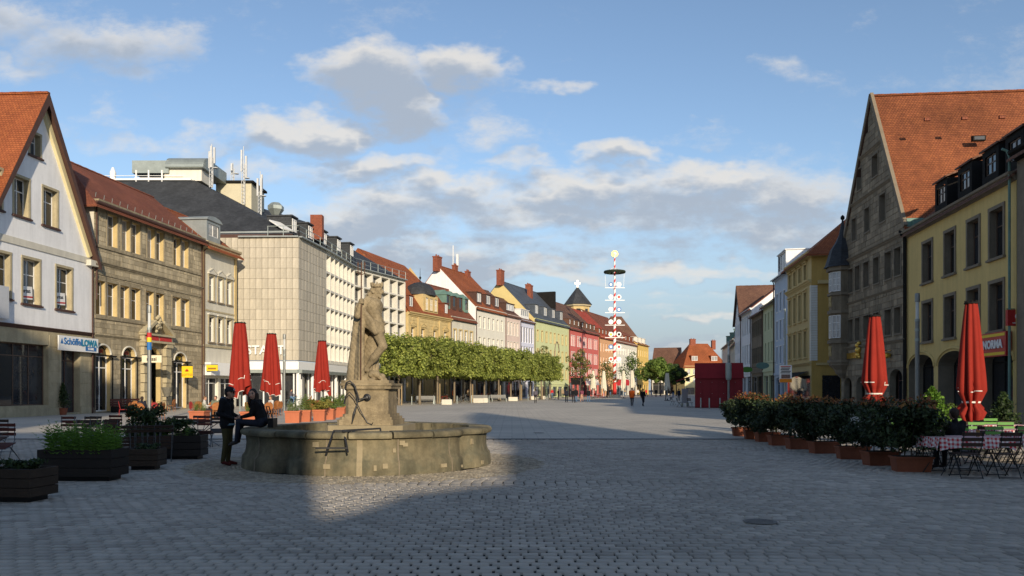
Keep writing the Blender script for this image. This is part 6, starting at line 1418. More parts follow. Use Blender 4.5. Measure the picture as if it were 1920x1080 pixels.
M_tan2 = pm('dark stained planter wood', (.022, .017, .014), .7, .2, 3, bump=.4, kind='board', extra=(2., .2, .0, 1)); M_tan3 = pm('brown planter wood', (.045, .03, .02), .75, .2, 3, bump=.4); M_soil = pm('soil', (.03, .022, .016), .95, .3, 6, bump=.8)
M_terra = pm('orange terracotta planter', (.44, .14, .07), .85, .1, 2, bump=.2, rnd=.1); M_terr2 = pm('terracotta trough', (.24, .08, .042), .85, .14, 2, bump=.25, rnd=.1)
def plank_box(t, w, d, h, mat, nb=3, foot=.08):
    bh = h / nb; sx = MB().box(-w/2, w/2, -.018, .018, .005, bh - .005).mesh('plank', mat); sy = MB().box(-.018, .018, -d/2 + .037, d/2 - .037, .005, bh - .005).mesh('plank', mat)
    for k in range(nb):
        for s in (-1, 1): obj('plank', sx, t, (0, s * (d/2 - .018), foot + k * bh)); obj('plank', sy, t, (s * (w/2 - .018), 0, foot + k * bh))
    MB().box(-w/2 + .1, w/2 - .1, -d/2 + .1, d/2 - .1, 0, foot).build('plinth', M_blk, t); MB().box(-w/2 + .04, w/2 - .04, -d/2 + .04, d/2 - .04, foot + .02, foot + h - .05).build('soil', M_soil, t)
def at2(px, py): return gnd(px, py)
def wood_planter(px, py, w, d, h, lab, rz, mat=M_tan2, nb=3):
    p = gnd(px, py); t = thing('wooden_planter', lab, 'planter', (p[0], p[1] + d / 2, 0), rz, 'dark wooden planters'); plank_box(t, w, d, h, mat, nb); return t
t = wood_planter(140, 903, 1.38, .62, .5, 'long black wooden planter full of bright ferns', R(-2)); obj('foliage', fronds(1, 320, .62, L_fern, .5, 1.15, .13), t)
t = wood_planter(324, 862, 1.25, .6, .5, 'long black wooden planter with dark shrub near the man in the cap', R(4)); obj('foliage', shrub(3, 1.0, .5, .5, .5, 1500, .05, L_box), t); obj('foliage', fronds(5, 16, .5, L_fern, .5, .9), t)
t = wood_planter(263, 882, .68, .5, .36, 'small brown wooden planter between the two black ones', R(3), M_tan3); obj('foliage', shrub(4, .5, .35, .4, .14, 350, .04, L_box), t)
t = wood_planter(12, 943, .85, .6, .42, 'brown wooden planter cut by the left picture edge', R(-8), M_tan3); obj('foliage', shrub(6, .75, .5, .46, .16, 700, .04, L_box), t)
tp = thing('shrub_in_tub', 'tall dark shrub in a tub behind the small wooden planter', 'plant', at(268, 19.5), 0); MB().lathe([(.24, 0), (.3, .42), (.31, .45), (.27, .45), (.25, .36)], 16).build('tub', M_blk, tp); obj('foliage', shrub(9, 1.0, .8, .38, .95, 2600, .055, L_box), tp); MB().tube([(0, 0, .3), (.03, 0, .9)], .03, 6).build('stem', M_barkd, tp)
tb_ = MB().box(-.36, .36, -.36, .36, 0, .56); 
def terracotta(loc, w, h, lab, plant, rz=0.):
    t = thing('terracotta_planter', lab, 'planter', loc, rz, 'terracotta cafe planters'); b = MB(); w2 = w / 2
    b.prism([(-w2*.92, -w2*.92), (w2*.92, -w2*.92), (w2*.92, w2*.92), (-w2*.92, w2*.92)], 0, h - .08); b.v = [(v[0] * (1 if v[2] > .1 else .94), v[1] * (1 if v[2] > .1 else .94), v[2]) for v in b.v]; b.build('pot', M_terra, t)
    rm = MB(); rm.box(-w2, w2, -w2, -w2+.06, h-.08, h).box(-w2, w2, w2-.06, w2, h-.08, h).box(-w2, -w2+.06, -w2+.06, w2-.06, h-.08, h).box(w2-.06, w2, -w2+.06, w2-.06, h-.08, h); rm.build('rim', M_terra, t); MB().box(-w2+.06, w2-.06, -w2+.06, w2-.06, h-.09, h-.03).build('soil', M_soil, t); obj('foliage', plant, t); return t
kinds = [lambda s: fronds(s, 60, .6, L_pal, .55, .55, .12), lambda s: shrub(s, 1.0, .9, .55, .6, 1100, .06, L_yel), lambda s: fronds(s, 80, .95, L_pal, .55, .5, .1), lambda s: shrub(s, .9, .8, .55, .8, 900, .06, L_pal)]
for i, (px, py, w, kd, lab) in enumerate(((368, 793, .82, 0, 'orange terracotta planter with palm leaves before the wicker chairs'), (466, 795, .9, 0, 'orange terracotta planter just right of the man in the cap'), (546, 793, .78, 0, 'orange terracotta planter with low palm right of the seated woman'), (570, 791, .6, 2, 'terracotta planter with tall palm, second right of the seated woman'), (597, 789.5, .66, 1, 'terracotta planter with yellow green round bush'), (616, 787, .6, 3, 'terracotta planter with loose bush left of the pedestal'), (635, 783, .8, 2, 'pale terracotta planter with tall reed plant by the pedestal'), (652, 779, .7, 3, 'terracotta planter half hidden by the statue pedestal'))):
    p = gnd(px, py); terracotta((p[0], p[1] + w / 2, 0), w, .6, lab, kinds[kd](60 + i), R(rng.uniform(-6, 6)))
# hedge of potted shrubs on the right
hp = [(1720, 886, 1.0), (1661, 874, .95), (1607, 862, .85), (1552, 851, .8), (1505, 843, .75), (1470, 836, .72), (1443, 829, .72), (1420, 824, .7), (1396, 818, .75)]
trough = None
for i, (px, py, w) in enumerate(hp):
    p = gnd(px, py); Y = p[1] + .25; t = thing('potted_hedge_shrub', f'dark glossy shrub in a terracotta trough, {ORD[i]} of the hedge from the checked tables', 'planter', (p[0], Y, 0), R(rng.uniform(-8, 8)), 'potted hedge shrubs'); b = MB()
    b.prism([(-.36, -.2), (.36, -.2), (.36, .2), (-.36, .2)], 0, .3); b.v = [(v[0] * (1 if v[2] > .1 else .9), v[1] * (1 if v[2] > .1 else .85), v[2]) for v in b.v]; b.box(-.38, .38, -.22, .22, .27, .31); b.build('trough', M_terr2, t)
    MB().box(-.34, .34, -.18, .18, .3, .315).build('soil', M_soil, t); st = MB()
    for k in range(5): st.tube([(-.25 + .12 * k, rng.uniform(-.1, .1), .3), (-.3 + .15 * k, rng.uniform(-.15, .15), .9)], [.014, .008], 5)
    st.build('stems', M_barkd, t); obj('foliage', shrub(80 + i, 1.5, 1.2, .24, 1.24 + .05 * (i > 4), 4200, .055, L_pho, [L_pho, L_tip], .84), t)
def small_tree(px, Y, h, lab, mat, seed, w=.9):
    t = thing('potted_tree', lab, 'plant', at(px, Y)); MB().lathe([(.2, 0), (.28, .4), (.3, .45), (.25, .45)], 16).build('pot', M_terr2, t); MB().tube([(0, 0, .4), (0, 0, h * .9)], [.03, .012], 6).build('stem', M_barkd, t)
    r = np.random.default_rng(seed); n = 1500; z = r.random(n) ** .8; P = np.stack([r.normal(0, .3, n) * (1.05 - z) * w, r.normal(0, .3, n) * (1.05 - z) * w, .5 + z * (h - .5)], 1); obj('foliage', leafcloud('foliage', P, r.normal(size=(n, 3)), .05, mat, r), t)
small_tree(1880, 24, 1.6, 'small conical potted tree behind the checked tables', L_box, 3); small_tree(1748, 25, 1.75, 'light green potted bush between the red umbrellas', L_fern, 4, 1.3); small_tree(1783, 26, 1.2, 'olive potted shrub left of the big red umbrella', L_pal, 5, 1.4)
small_tree(118, 52.5, 2.1, 'thin potted tree in a terracotta pot beside the shoe shop door', L_box, 6, .8)

# ================================================================== furniture
M_slat = pm('dark varnished slats', (.05, .03, .022), .6, .15, 6); M_slatr = pm('red brown slats', (.09, .022, .016), .6, .15, 6); M_slatg = pm('green chair slats', (.1, .26, .05), .6, .1, 6); M_tube = pm('grey chair tube', (.16, .17, .18), .4, .1, 5, metal=.6); M_tubd = pm('dark chair tube', (.02, .022, .022), .5, .1, 5)
M_wick = pm('orange brown wicker', (.34, .13, .04), .75, .2, 8, bump=.5, bscale=90); M_wickr = pm('red wicker', (.32, .03, .03), .7, .2, 8, bump=.5, bscale=90)
def gingham():
    m = bpy.data.materials.new('red and white gingham'); m.use_nodes = True; nt = m.node_tree; bs = nt.nodes['Principled BSDF']; bs.inputs['Roughness'].default_value = .9; uv = nt.nodes.new('ShaderNodeUVMap'); uv.uv_map = 'UVMap'; sp_ = nt.nodes.new('ShaderNodeSeparateXYZ'); nt.links.new(uv.outputs[0], sp_.inputs[0]); o = []
    for i in range(2):
        a = nt.nodes.new('ShaderNodeMath'); a.operation = 'MULTIPLY'; a.inputs[1].default_value = 1 / .085; nt.links.new(sp_.outputs[i], a.inputs[0]); f = nt.nodes.new('ShaderNodeMath'); f.operation = 'FRACT'; nt.links.new(a.outputs[0], f.inputs[0]); g = nt.nodes.new('ShaderNodeMath'); g.operation = 'GREATER_THAN'; g.inputs[1].default_value = .5; nt.links.new(f.outputs[0], g.inputs[0]); o.append(g.outputs[0])
    ad = nt.nodes.new('ShaderNodeMath'); ad.operation = 'ADD'; nt.links.new(o[0], ad.inputs[0]); nt.links.new(o[1], ad.inputs[1]); hf = nt.nodes.new('ShaderNodeMath'); hf.operation = 'MULTIPLY'; hf.inputs[1].default_value = .5; nt.links.new(ad.outputs[0], hf.inputs[0])
    mx = nt.nodes.new('ShaderNodeMix'); mx.data_type = 'RGBA'; mx.inputs[6].default_value = (.75, .73, .7, 1); mx.inputs[7].default_value = (.5, .03, .04, 1); nt.links.new(hf.outputs[0], mx.inputs[0]); nt.links.new(mx.outputs[2], bs.inputs['Base Color']); return m
M_ging = gingham()
_fc = {}
def folding_chair(loc, rz, label, sm, fm, group, folded=False, tilt=0.):
    t = thing('folding_chair', label, 'chair', loc, rz, group); key = (sm.name, fm.name, folded)
    if key not in _fc:
        f = MB(); w = .2
        if not folded:
            for s in (-1, 1):
                f.tube([(s*w, .24, 0), (s*w, -.02, .43), (s*w, -.2, .45)], .011, 6); f.tube([(s*(w-.025), -.26, 0), (s*(w-.025), -.02, .3), (s*(w-.025), .2, .52), (s*(w-.025), .3, .88)], .011, 6)
            f.tube([(-w, .24, .02), (w, .24, .02)], .009, 5); f.tube([(-w, -.25, .03), (w, -.25, .03)], .009, 5); sl = [((0, -.19 + .085 * k, .455), 0.) for k in range(5)]; bk = [((0, .235 + .02 * k, .64 + .1 * k), 1) for k in range(3)]
        else:
            for s in (-1, 1): f.tube([(s*w, -.05, 0), (s*w, .12, .9)], .011, 6); f.tube([(s*(w-.025), .12, 0), (s*(w-.025), .1, .95)], .011, 6)
            f.tube([(-w, -.03, .05), (w, -.03, .05)], .009, 5); sl = [((0, .03 + .012 * k, .35 + .085 * k), 1) for k in range(4)]; bk = [((0, .12, .78 + .09 * k), 1) for k in range(2)]
        _fc[key] = (f.mesh('frame', fm), MB().box(-.2, .2, -.034, .034, -.008, .008).mesh('slat', sm), MB().box(-.2, .2, -.008, .008, -.034, .034).mesh('slat', sm), sl, bk)
    fr_, a, b, sl, bk = _fc[key]; obj('frame', fr_, t)
    for p, v in sl: obj('seat_slat', b if v else a, t, p)
    for p, v in bk: obj('back_slat', b, t, p, (R(-12), 0, 0))
    if tilt: t.rotation_euler = (tilt, 0, rz)
    return t
def wicker_chair(loc, rz, label, m, group):
    t = thing('wicker_chair', label, 'chair', loc, rz, group); key = ('wk', m.name)
    if key not in _fc:
        hoop = [( .26 * math.sin(a), .2 + .06 * math.cos(a), .66 + .28 * math.cos(a)) for a in np.linspace(-2.6, 2.6, 15)]; fr_ = MB(); fr_.tube(hoop, .018, 6)
        for s in (-1, 1): fr_.tube([(s*.2, -.2, 0), (s*.21, -.19, .44)], .016, 6); fr_.tube([(s*.17, .24, 0), (s*.19, .2, .45), (s*.14, .15, .44)], .016, 6)
        bk = MB(); 
        for i in range(8):
            z0, z1 = .5 + i * .05, .5 + (i + 1) * .05; w0 = .25 * math.sqrt(max(.05, 1 - ((z0 - .66) / .28) ** 2)); w1 = .25 * math.sqrt(max(.02, 1 - ((min(z1, .93) - .66) / .28) ** 2)); bk.poly([(-w0, .19 + .04, z0), (w0, .19 + .04, z0), (w1, .23, min(z1, .935)), (-w1, .23, min(z1, .935))])
        _fc[key] = (fr_.mesh('frame', m), bk.mesh('back_panel', m), MB().lathe([(.2, .42), (.23, .435), (.23, .455), (.05, .46)], 16).mesh('seat', m))
    for o, n_ in zip(_fc[key], ('frame', 'back_panel', 'seat')): obj(n_, o, t)
    return t
def round_table(loc, label, m=M_slatr, group='round cafe tables', r=.35, h=.74):
    t = thing('round_table', label, 'table', loc, 0, group); key = ('rt', m.name, r)
    if key not in _fc: _fc[key] = (MB().lathe([(r, h - .03), (r, h), (.02, h + .002)], 24).mesh('top', m), MB().tube([(0, 0, .03), (0, 0, h - .03)], .03, 8).mesh('column', M_iron), MB().lathe([(.24, 0), (.23, .02), (.05, .05)], 16).mesh('foot', M_iron))
    for o, n_ in zip(_fc[key], ('top', 'column', 'foot')): obj(n_, o, t)
    return t
def slat_table(loc, rz, label, w=1.1, d=.7, m=M_slat):
    t = thing('slatted_table', label, 'table', loc, rz, 'slatted cafe tables'); n = 8; sm = MB().box(-w/2, w/2, -d/n/2 + .006, d/n/2 - .006, .71, .735).mesh('slat', m)
    for k in range(n): obj('top_slat', sm, t, (0, -d/2 + (k + .5) * d/n, 0))
    lg = MB().tube([(-.45, -.3, 0), (.45, .3, .7)], .012, 6).mesh('leg', M_tube)
    for rz_ in (0, math.pi): obj('leg', lg, t, (0, 0, 0), (0, 0, rz_))
    lg2 = MB().tube([(-.45, .3, 0), (.45, -.3, .7)], .012, 6).mesh('leg', M_tube)
    for rz_ in (0, math.pi): obj('leg', lg2, t, (0, 0, 0), (0, 0, rz_))
# shaded cafe on the left: tables with chairs tipped against them
lt = [(-11.6, 17.2), (-13.2, 19.6), (-10.3, 20.6), (-12.1, 23.0), (-9.2, 23.6)]; wd = ['at the left picture edge', 'behind the fern planter', 'behind the tall tub shrub', 'farthest back in the shade', 'nearest the wicker chairs']
for i, (x, y) in enumerate(lt):
    slat_table((x, y, 0), R(rng.uniform(-15, 15)), f'dark slatted folding table {wd[i]}')
    for k in range(4):
        s = 1 if k % 2 else -1; f = k // 2; folding_chair((x + (-.35 + .7 * f) + rng.uniform(-.08, .08), y + s * .6, 0), R(0 if s > 0 else 180) + rng.uniform(-.2, .2), f'dark slatted folding chair, {ORD[k]} at the shaded table {wd[i]}', M_slatr if (i + k) % 3 == 0 else M_slat, M_tube, 'shaded folding chairs', tilt=(0.28 if s < 0 else 0.28) if k != 1 else 0)
for k in range(4): folding_chair((-8.75 + k * .22, 18.2 + .1 * k, 0), R(200 + k * 4), f'folded metal chair leaning beside the tub shrub, {ORD[k]} of the stack', M_slat, M_tube, 'folded chairs', folded=True, tilt=-.2)
# sunny cafe: wicker chairs round small tables, guests between
cf = [(-20.3, 44.5), (-17.2, 46.5), (-14.8, 47.2), (-12.2, 50.5), (-9.8, 53.0), (-23.3, 49.5), (-18.9, 49.3), (-15.6, 51.2), (-13.2, 55.0), (-10.9, 58.5)]; wc_ = ['left of the first terracotta planter', 'behind the first terracotta planter', 'behind the man in the cap', 'behind the seated woman', 'behind the low palm planter', 'before the carved portal', 'two rows behind the first planter', 'in the back row behind the cap', 'left of the slim lamp', 'right of the slim lamp']
for i, (x, y) in enumerate(cf):
    round_table((x, y, 0), f'small round cafe table {wc_[i]}')
    for k in range(4): a = k * math.pi / 2 + i * .4; wicker_chair((x + .68 * math.cos(a), y + .68 * math.sin(a), 0), a - math.pi / 2, f'{"red" if k == 1 else "orange brown"} wicker bistro chair, {ORD[k]} round the table {wc_[i]}', M_wickr if k == 1 else M_wick, 'wicker bistro chairs')
for i, (x, y) in enumerate(((-27.2, 58.2), (-26.6, 60.8))):
    round_table((x, y, 0), f'round table by the wall bench {"near" if i == 0 else "beyond"} the arched doors'); wicker_chair((x + .7, y, 0), R(-90), f'wicker chair facing the wall bench {"before the first" if i == 0 else "before the second"} arched door', M_wick, 'wall wicker chairs')
wb = thing('wall_bench', 'long dark red slatted bench against the sandstone house', 'bench', (-28.75, 57.9, 0), B.e.rotation_euler[2])
for k in range(3): MB().box(-.6, 3.0, -.06, -.02, .5 + .17 * k, .64 + .17 * k).build('back_slat', M_slatr, wb)
for k in range(3): MB().box(-.6, 3.0, -.5 + .14 * k, -.38 + .14 * k, .42, .45).build('seat_slat', M_slatr, wb)
MB().box(-.6, 3.0, -.46, -.1, .02, .42).build('bench_base', M_dark, wb)
pb = thing('pot_on_stand', 'tapered plant pot on a tall round bar table by the second arched door', 'planter', (-27.0, 62.6, 0)); MB().tube([(0, 0, 0), (0, 0, 1.1)], .05, 8).build('stand', M_iron, pb); MB().lathe([(.38, 1.1), (.38, 1.14)], 16).build('stand_top', M_iron, pb); MB().lathe([(.22, 1.14), (.42, 1.85), (.36, 1.85), (.3, 1.7)], 12).build('pot', pm('woven grey pot', (.16, .15, .12), .9, .2, 8), pb)
# checked tables on the right
def checked_table(loc, rz, w, d, label, n=0):
    t = thing('checked_table', label, 'table', loc, rz, 'checked cafe tables'); MB().box(-w/2 + .02, w/2 - .02, -d/2 + .02, d/2 - .02, .7, .735).build('table_top', M_slat, t)
    c = MB(); c.poly([(-w/2, -d/2, .742), (w/2, -d/2, .742), (w/2, d/2, .742), (-w/2, d/2, .742)]); r = random.Random(n + 5)
    for (a, b_) in (((-w/2, -d/2), (w/2, -d/2)), ((w/2, -d/2), (w/2, d/2)), ((w/2, d/2), (-w/2, d/2)), ((-w/2, d/2), (-w/2, -d/2))):
        m = 10; nx, ny = (b_[1] - a[1]), -(b_[0] - a[0]); L = math.hypot(nx, ny); nx, ny = nx / L, ny / L; lo = []; hi = []
        for k in range(m + 1): f = k / m; x, y = a[0] + (b_[0] - a[0]) * f, a[1] + (b_[1] - a[1]) * f; o = .025 + .02 * math.sin(k * 2.1 + n); hi.append((x, y, .742)); lo.append((x + nx * o, y + ny * o, .742 - .2 - .015 * math.sin(k * 1.3) - (.05 if k in (0, m) else 0)))
        for k in range(m): c.poly([hi[k], lo[k], lo[k + 1], hi[k + 1]][::-1])
    c.build('gingham_cloth', M_ging, t)
    for sx in (-1, 1):
        for sy in (-1, 1): MB().tube([(sx * (w/2 - .1), sy * (d/2 - .08), .7), (sx * (w/2 - .3), sy * (d/2 - .1), .35), (sx * (w/2 - .08), sy * (d/2 - .08), 0)], .011, 6).build('leg', M_tubd, t)
    return t
ct = [(9.0, 15.9, 1.5, 'nearest the hedge end'), (10.75, 16.3, 1.3, 'in the front row at the picture edge'), (10.0, 18.4, 1.4, 'in the second row'), (11.75, 18.7, 1.4, 'in the second row beside the picture edge'), (10.9, 20.9, 1.3, 'beside the big red umbrella'), (12.9, 21.2, 1.3, 'in the back row at the right')]
for i, (x, y, w, lab) in enumerate(ct):
    checked_table((x, y, 0), R(rng.uniform(-5, 5)), w, .8, f'table under red and white checked cloth {lab}', i)
    for k in range(4):
        s = 1 if k % 2 else -1; folding_chair((x + (-.36 if k < 2 else .36), y + s * .66, 0), R(0 if s > 0 else 180) + rng.uniform(-.15, .15), f'green folding chair, {ORD[k]} at the checked table {lab}', M_slatg if s > 0 else M_slat, M_tubd, 'green folding chairs')
gls = [(9.2, 15.8), (10.05, 18.3), (10.9, 16.2)]
for i, (x, y) in enumerate(gls): tag(MB().lathe([(.03, 0), (.035, .005), (.033, .12), (.036, .13), (.03, .13), (.028, .01)], 12).build('drinking_glass', pm('beer glass', (.3, .18, .06), .1, .1, 5, spec=.6), None, (x, y, .745)), f'drinking glass on the checked table {ct[(0, 2, 1)[i]][3]}', 'glass')
# ================================================================== street furniture
def lamp(px, Y, H, lab, extra=None):
    t = thing('street_lamp', lab, 'street lamp', at(px, Y), 0, 'lamp columns'); MB().lathe([(.14, 0), (.14, .08), (.1, .1), (.1, H - 1.25)], 14).build('column', M_steel, t, smooth="auto")
    MB().lathe([(.075, H - 1.25), (.075, H - .4)], 14).build('diffuser', pm('frosted lamp glass', (.55, .57, .56), .3, .05, 3), t, smooth='auto'); MB().lathe([(.11, H - .4), (.11, H - .06), (.09, H)], 14).build('head', M_steel, t, smooth="auto")
    for z in (H - 1.3, H - 1.75, H - 2.2): MB().lathe([(.112, z), (.112, z + .12)], 14).build('collar', M_galv, t)
    return t
l1 = lamp(280, 42, 6.1, 'lamp column with blue and red stickers before the sandstone house')
MB().lathe([(.118, 3.75), (.118, 4.15)], 14).build('sticker', M_blue, l1); MB().lathe([(.118, 4.16), (.118, 4.4)], 14).build('sticker', M_yels, l1); MB().lathe([(.118, 4.41), (.118, 4.65)], 14).build('sticker', M_red, l1)
lamp(533, 64, 6.1, 'slim steel lamp column right of the second red umbrella'); lamp(1720, 36.8, 6.1, 'steel lamp column before the yellow house'); l4 = lamp(1366, 70, 5.9, 'dark lamp column with bin before the red kiosk'); MB().lathe([(.2, 2.5), (.26, 2.7), (.26, 3.9), (.2, 4.0)], 12).build('notice_drum', M_galv, l4)
sp_ = thing('poster_pole', 'steel pole carrying a white poster with orange foot', 'sign', at(1472, 43)); MB().tube([(0, 0, 0), (0, 0, 6.0)], .05, 10).build('pole', M_galv, sp_); MB().box(-.33, .33, -.1, -.06, 2.05, 2.98).build('poster', M_whitem, sp_); MB().box(-.33, .33, -.108, -.1, 2.05, 2.25).build('poster_foot', pm('orange print', (.75, .25, .02), .6, .05, 3), sp_)
for k in range(5): MB().box(-.27 + .03 * (k % 2), .27 - .04 * (k % 3), -.108, -.1, 2.88 - .085 * k, 2.925 - .085 * k).build('print_line', M_red if k == 0 else M_blk, sp_)
MB().box(-.24, .24, -.108, -.1, 2.27, 2.48).build('print_picture', pm('printed crowd', (.18, .12, .1), .6, .6, 14), sp_)
# concrete blocks, bollards, benches under the trees
M_blkc = pm('pale concrete block', (.6, .57, .48), .85, .08, 2, rnd=.08)
def conc(px, py, w, lab): p = gnd(px, py); t = tag(MB().box(-w/2, w/2, -.3, .3, .02, .58).box(-w/2 + .05, w/2 - .05, -.25, .25, 0, .02).build('concrete_block', M_blkc, None, (p[0], p[1], 0)), lab, 'block', 'pale concrete blocks')
for px, py, w, lab in ((838, 759, 1.1, 'pale concrete block right of the park bench'), (897, 755.5, 1.2, 'long pale concrete block in the middle of the tree row'), (910, 755.2, .6, 'short pale concrete block beside the long one'), (962, 752, 1.3, 'pale concrete block behind the jogger'), (1000, 749.5, 1.2, 'pale concrete block near the end of the tree row'), (1017, 749, 1.0, 'pale concrete block at the end of the tree row'), (1384, 768, 1.7, 'low pale stone block at the foot of the dark lamp column')): conc(px, py, w, lab)
for i, (px, py) in enumerate(((772, 759), (815, 758.5), (857, 757.5), (884, 756), (917, 755), (990, 751), (1030, 748.5), (1314, 766), (1330, 767), (1350, 767), (1378, 772))):
    p = gnd(px, py); tag(MB().lathe([(.055, 0), (.055, .9), (.03, .95)], 10).build('bollard', M_galv, None, p, smooth='auto'), f'slim grey bollard, {ORD[i]} from the left', 'bollard', 'slim bollards')
def park_bench(px, py, lab, rz=0.):
    p = gnd(px, py); t = thing('park_bench', lab, 'bench', (p[0], p[1] + .3, 0), rz, 'grey park benches'); m = pm('grey bench boards', (.22, .22, .21), .6, .1, 4)
    for k in range(3): MB().box(-1.1, 1.1, -.25 + .15 * k, -.12 + .15 * k, .42, .46).build('seat_slat', m, t)
    for k in range(3): MB().box(-1.1, 1.1, .24 + .02 * k, .27 + .02 * k, .52 + .14 * k, .64 + .14 * k).build('back_slat', m, t)
    for s in (-1, 1): MB().box(s * 1.0 - .04, s * 1.0 + .04, -.24, .24, 0, .42).build('leg', M_galv, t); MB().bar((s * 1.0, .26, .42), (s * 1.0, .32, .94), .05, .03).build('back_support', M_galv, t)
park_bench(796, 757.5, 'grey slatted park bench under the first lindens', .1); park_bench(935, 753, 'grey slatted park bench halfway along the linden row', .3); park_bench(900, 754, 'grey slatted park bench behind the concrete blocks', .3)
_bk = {}
def bicycle(loc, rz, lab, col, lean=.08):
    t = thing('bicycle', lab, 'bicycle', loc, rz, 'bicycles'); t.rotation_euler = (lean, 0, rz); m = pm('bike paint ' + col[0], col[1], .4, .05, 3)
    if 'ty' not in _bk:
        C = lambda r, n=22: [(r * math.cos(a), 0, r * math.sin(a)) for a in np.linspace(0, 2 * math.pi, n)]
        sp2 = MB()
        for k in range(10): a = k * math.pi / 5; sp2.bar((0, 0, 0), (.31 * math.cos(a), 0, .31 * math.sin(a)), .006, .006)
        _bk.update(ty=MB().tube(C(.34), .02, 6).mesh('tyre', M_blk), rm=MB().tube(C(.315), .012, 5).mesh('rim', M_galv), sp=sp2.mesh('spokes', M_galv), sd=MB().box(-.13, .12, -.06, .06, .93, .98).mesh('saddle', M_blk), hb=MB().tube([(.38, -.27, 1.02), (.45, -.2, 1.04), (.47, 0, 1.0), (.45, .2, 1.04), (.38, .27, 1.02)], .014, 6).mesh('handlebar', M_galv), ca=MB().tube([(-.1, .02, .3), (-.1, .04, .3)], .09, 12).mesh('chainring', M_iron))
    for x in (-.52, .55):
        w = obj('wheel', _bk['ty'], t, (x, 0, .36)); obj('rim', _bk['rm'], w); obj('spokes', _bk['sp'], w)
    f = MB(); P_ = dict(bb=(-.08, 0, .3), st=(-.22, 0, .82), ht=(.38, 0, .86), hl=(.41, 0, .72), ra=(-.52, 0, .36), fa=(.55, 0, .36), s2=(-.24, 0, .93), h2=(.36, 0, 1.0))
    for a, b_ in (('bb', 'st'), ('st', 'ht'), ('bb', 'hl'), ('bb', 'ra'), ('st', 'ra'), ('hl', 'fa'), ('ht', 'hl'), ('st', 's2'), ('ht', 'h2')): f.tube([P_[a], P_[b_]], .016, 6)
    f.build('frame', m, t); obj('saddle', _bk['sd'], t, (-.24, 0, 0)); obj('handlebar', _bk['hb'], t); obj('chainring', _bk['ca'], t, (0, 0, 0)); return t
bicycle(gnd(722, 759), R(8), 'dark bicycle parked under the first linden behind the statue', ('dark', (.03, .03, .04))); bicycle(gnd(738, 757.5), R(30), 'bicycle with pale frame beside the dark one', ('pale', (.4, .4, .38))); bicycle(gnd(832, 756.5), R(20), 'red bicycle leaning near the park bench', ('red', (.3, .04, .03))); bicycle(gnd(868, 756), R(-15), 'grey bicycle behind the middle concrete block', ('grey', (.2, .2, .2)))
bicycle(gnd(1031, 750), R(10), 'silver bicycle at the end of the linden row', ('silver', (.45, .45, .45))); bicycle(gnd(1342, 764), R(100), 'bicycle standing before the red kiosk', ('black', (.02, .02, .02))); bicycle(gnd(1160, 744.5), R(80), 'bicycle beside the foot of the maypole', ('blue', (.05, .08, .2)))
# red kiosk
KX = at(1303, 72)[0]; kio = thing('red_kiosk', 'closed dark red market kiosk with sloping red awning', 'kiosk', (KX, 72, 0), R(-13)); M_mar = pm('dark red kiosk panels', (.2, .012, .018), .6, .1, 1.5, rnd=.06); M_mar2 = pm('dark red kiosk cloth', (.24, .014, .022), .75, .1, 1.5)
for k in range(6): MB().box(.02 + k * .69, .68 + k * .69, 0, .05, .05, 2.62).build('panel', M_mar, kio)
MB().poly([(-.04, -.14, 2.65), (4.24, -.14, 2.65), (4.17, .03, 4.04), (-.02, .03, 4.04)]).build('front_flap', M_mar2, kio); MB().box(0, 4.15, .051, 5.0, .02, 2.6).build('kiosk_body', M_mar, kio); MB().box(-.02, 4.16, .05, 5.0, 3.9, 4.04).build('roof', M_mar2, kio); MB().box(.02, 4.13, .08, 4.95, 2.6, 3.9).build('upper_wall', M_mar2, kio)
House.slab(None, MB(), [(0, 0, 0), (1, 0, 0), (1, 1, 0)], .1); aw_ = MB(); House.slab(None, aw_, [(-1.7, .8, 2.45), (-.05, .8, 3.0), (-.05, 4.5, 3.0), (-1.7, 4.5, 2.45)], .05); aw_.build('side_awning', M_mar2, kio)
for k in range(4):
    for q in range(2): MB().lathe([(.03, 0), (.03, .03)], 8, (.5 + k * 1.0, -.03, 1.3 + q)).build('bolt', M_galv, kio)
ab = thing('board_stand', 'grey upright board standing left of the kiosk', 'board', at(1284, 78), .2); MB().box(-.33, .33, -.03, .03, .35, 1.75).build('board', pm('grey board', (.5, .52, .54), .6, .05, 2), ab)
for s in (-1, 1): MB().box(s * .28 - .03, s * .28 + .03, -.2, .2, 0, .35).build('foot', M_galv, ab)
for i, (px, Y) in enumerate(((1262, 84), (1274, 76), (1294, 74.5))): folding_chair(at(px, Y), R(40 + 50 * i), f'dark chair at the kiosk, {ORD[i]} from the left', M_slat, M_tubd, 'kiosk chairs')
# maypole
MPY = 170.; MP = thing('maypole', 'tall red and white striped maypole with wreath and guild shields', 'maypole', at(1152.5, MPY)); s_ = MPY / FPX; zz = lambda py: CAM_H + (HOR - py) * s_
b = MB(); n = 12; m = 320; zt = zz(478)
for i in range(m + 1):
    z = zt * i / m; r = .42 - .27 * i / m
    for j in range(n): a = 2 * math.pi * j / n + z * 4.2; b.v.append((r * math.cos(a), r * math.sin(a), z))
for i in range(m):
    for j in range(n): b.f.append((i*n+j, i*n+(j+1)%n, (i+1)*n+(j+1)%n, (i+1)*n+j)); b.m.append(1 if (j < 5 or zt * i / m < 3.2) else 0)
b.build('pole', [M_whitem, pm('maypole red', (.6, .035, .03), .5, .05, 2)], MP, smooth=True)
def wreath(z, R_, r, nm, m): return MB().tube([(R_ * math.cos(a), R_ * math.sin(a), z) for a in np.linspace(0, 2 * math.pi, 33)], r, 7).build(nm, m, MP)
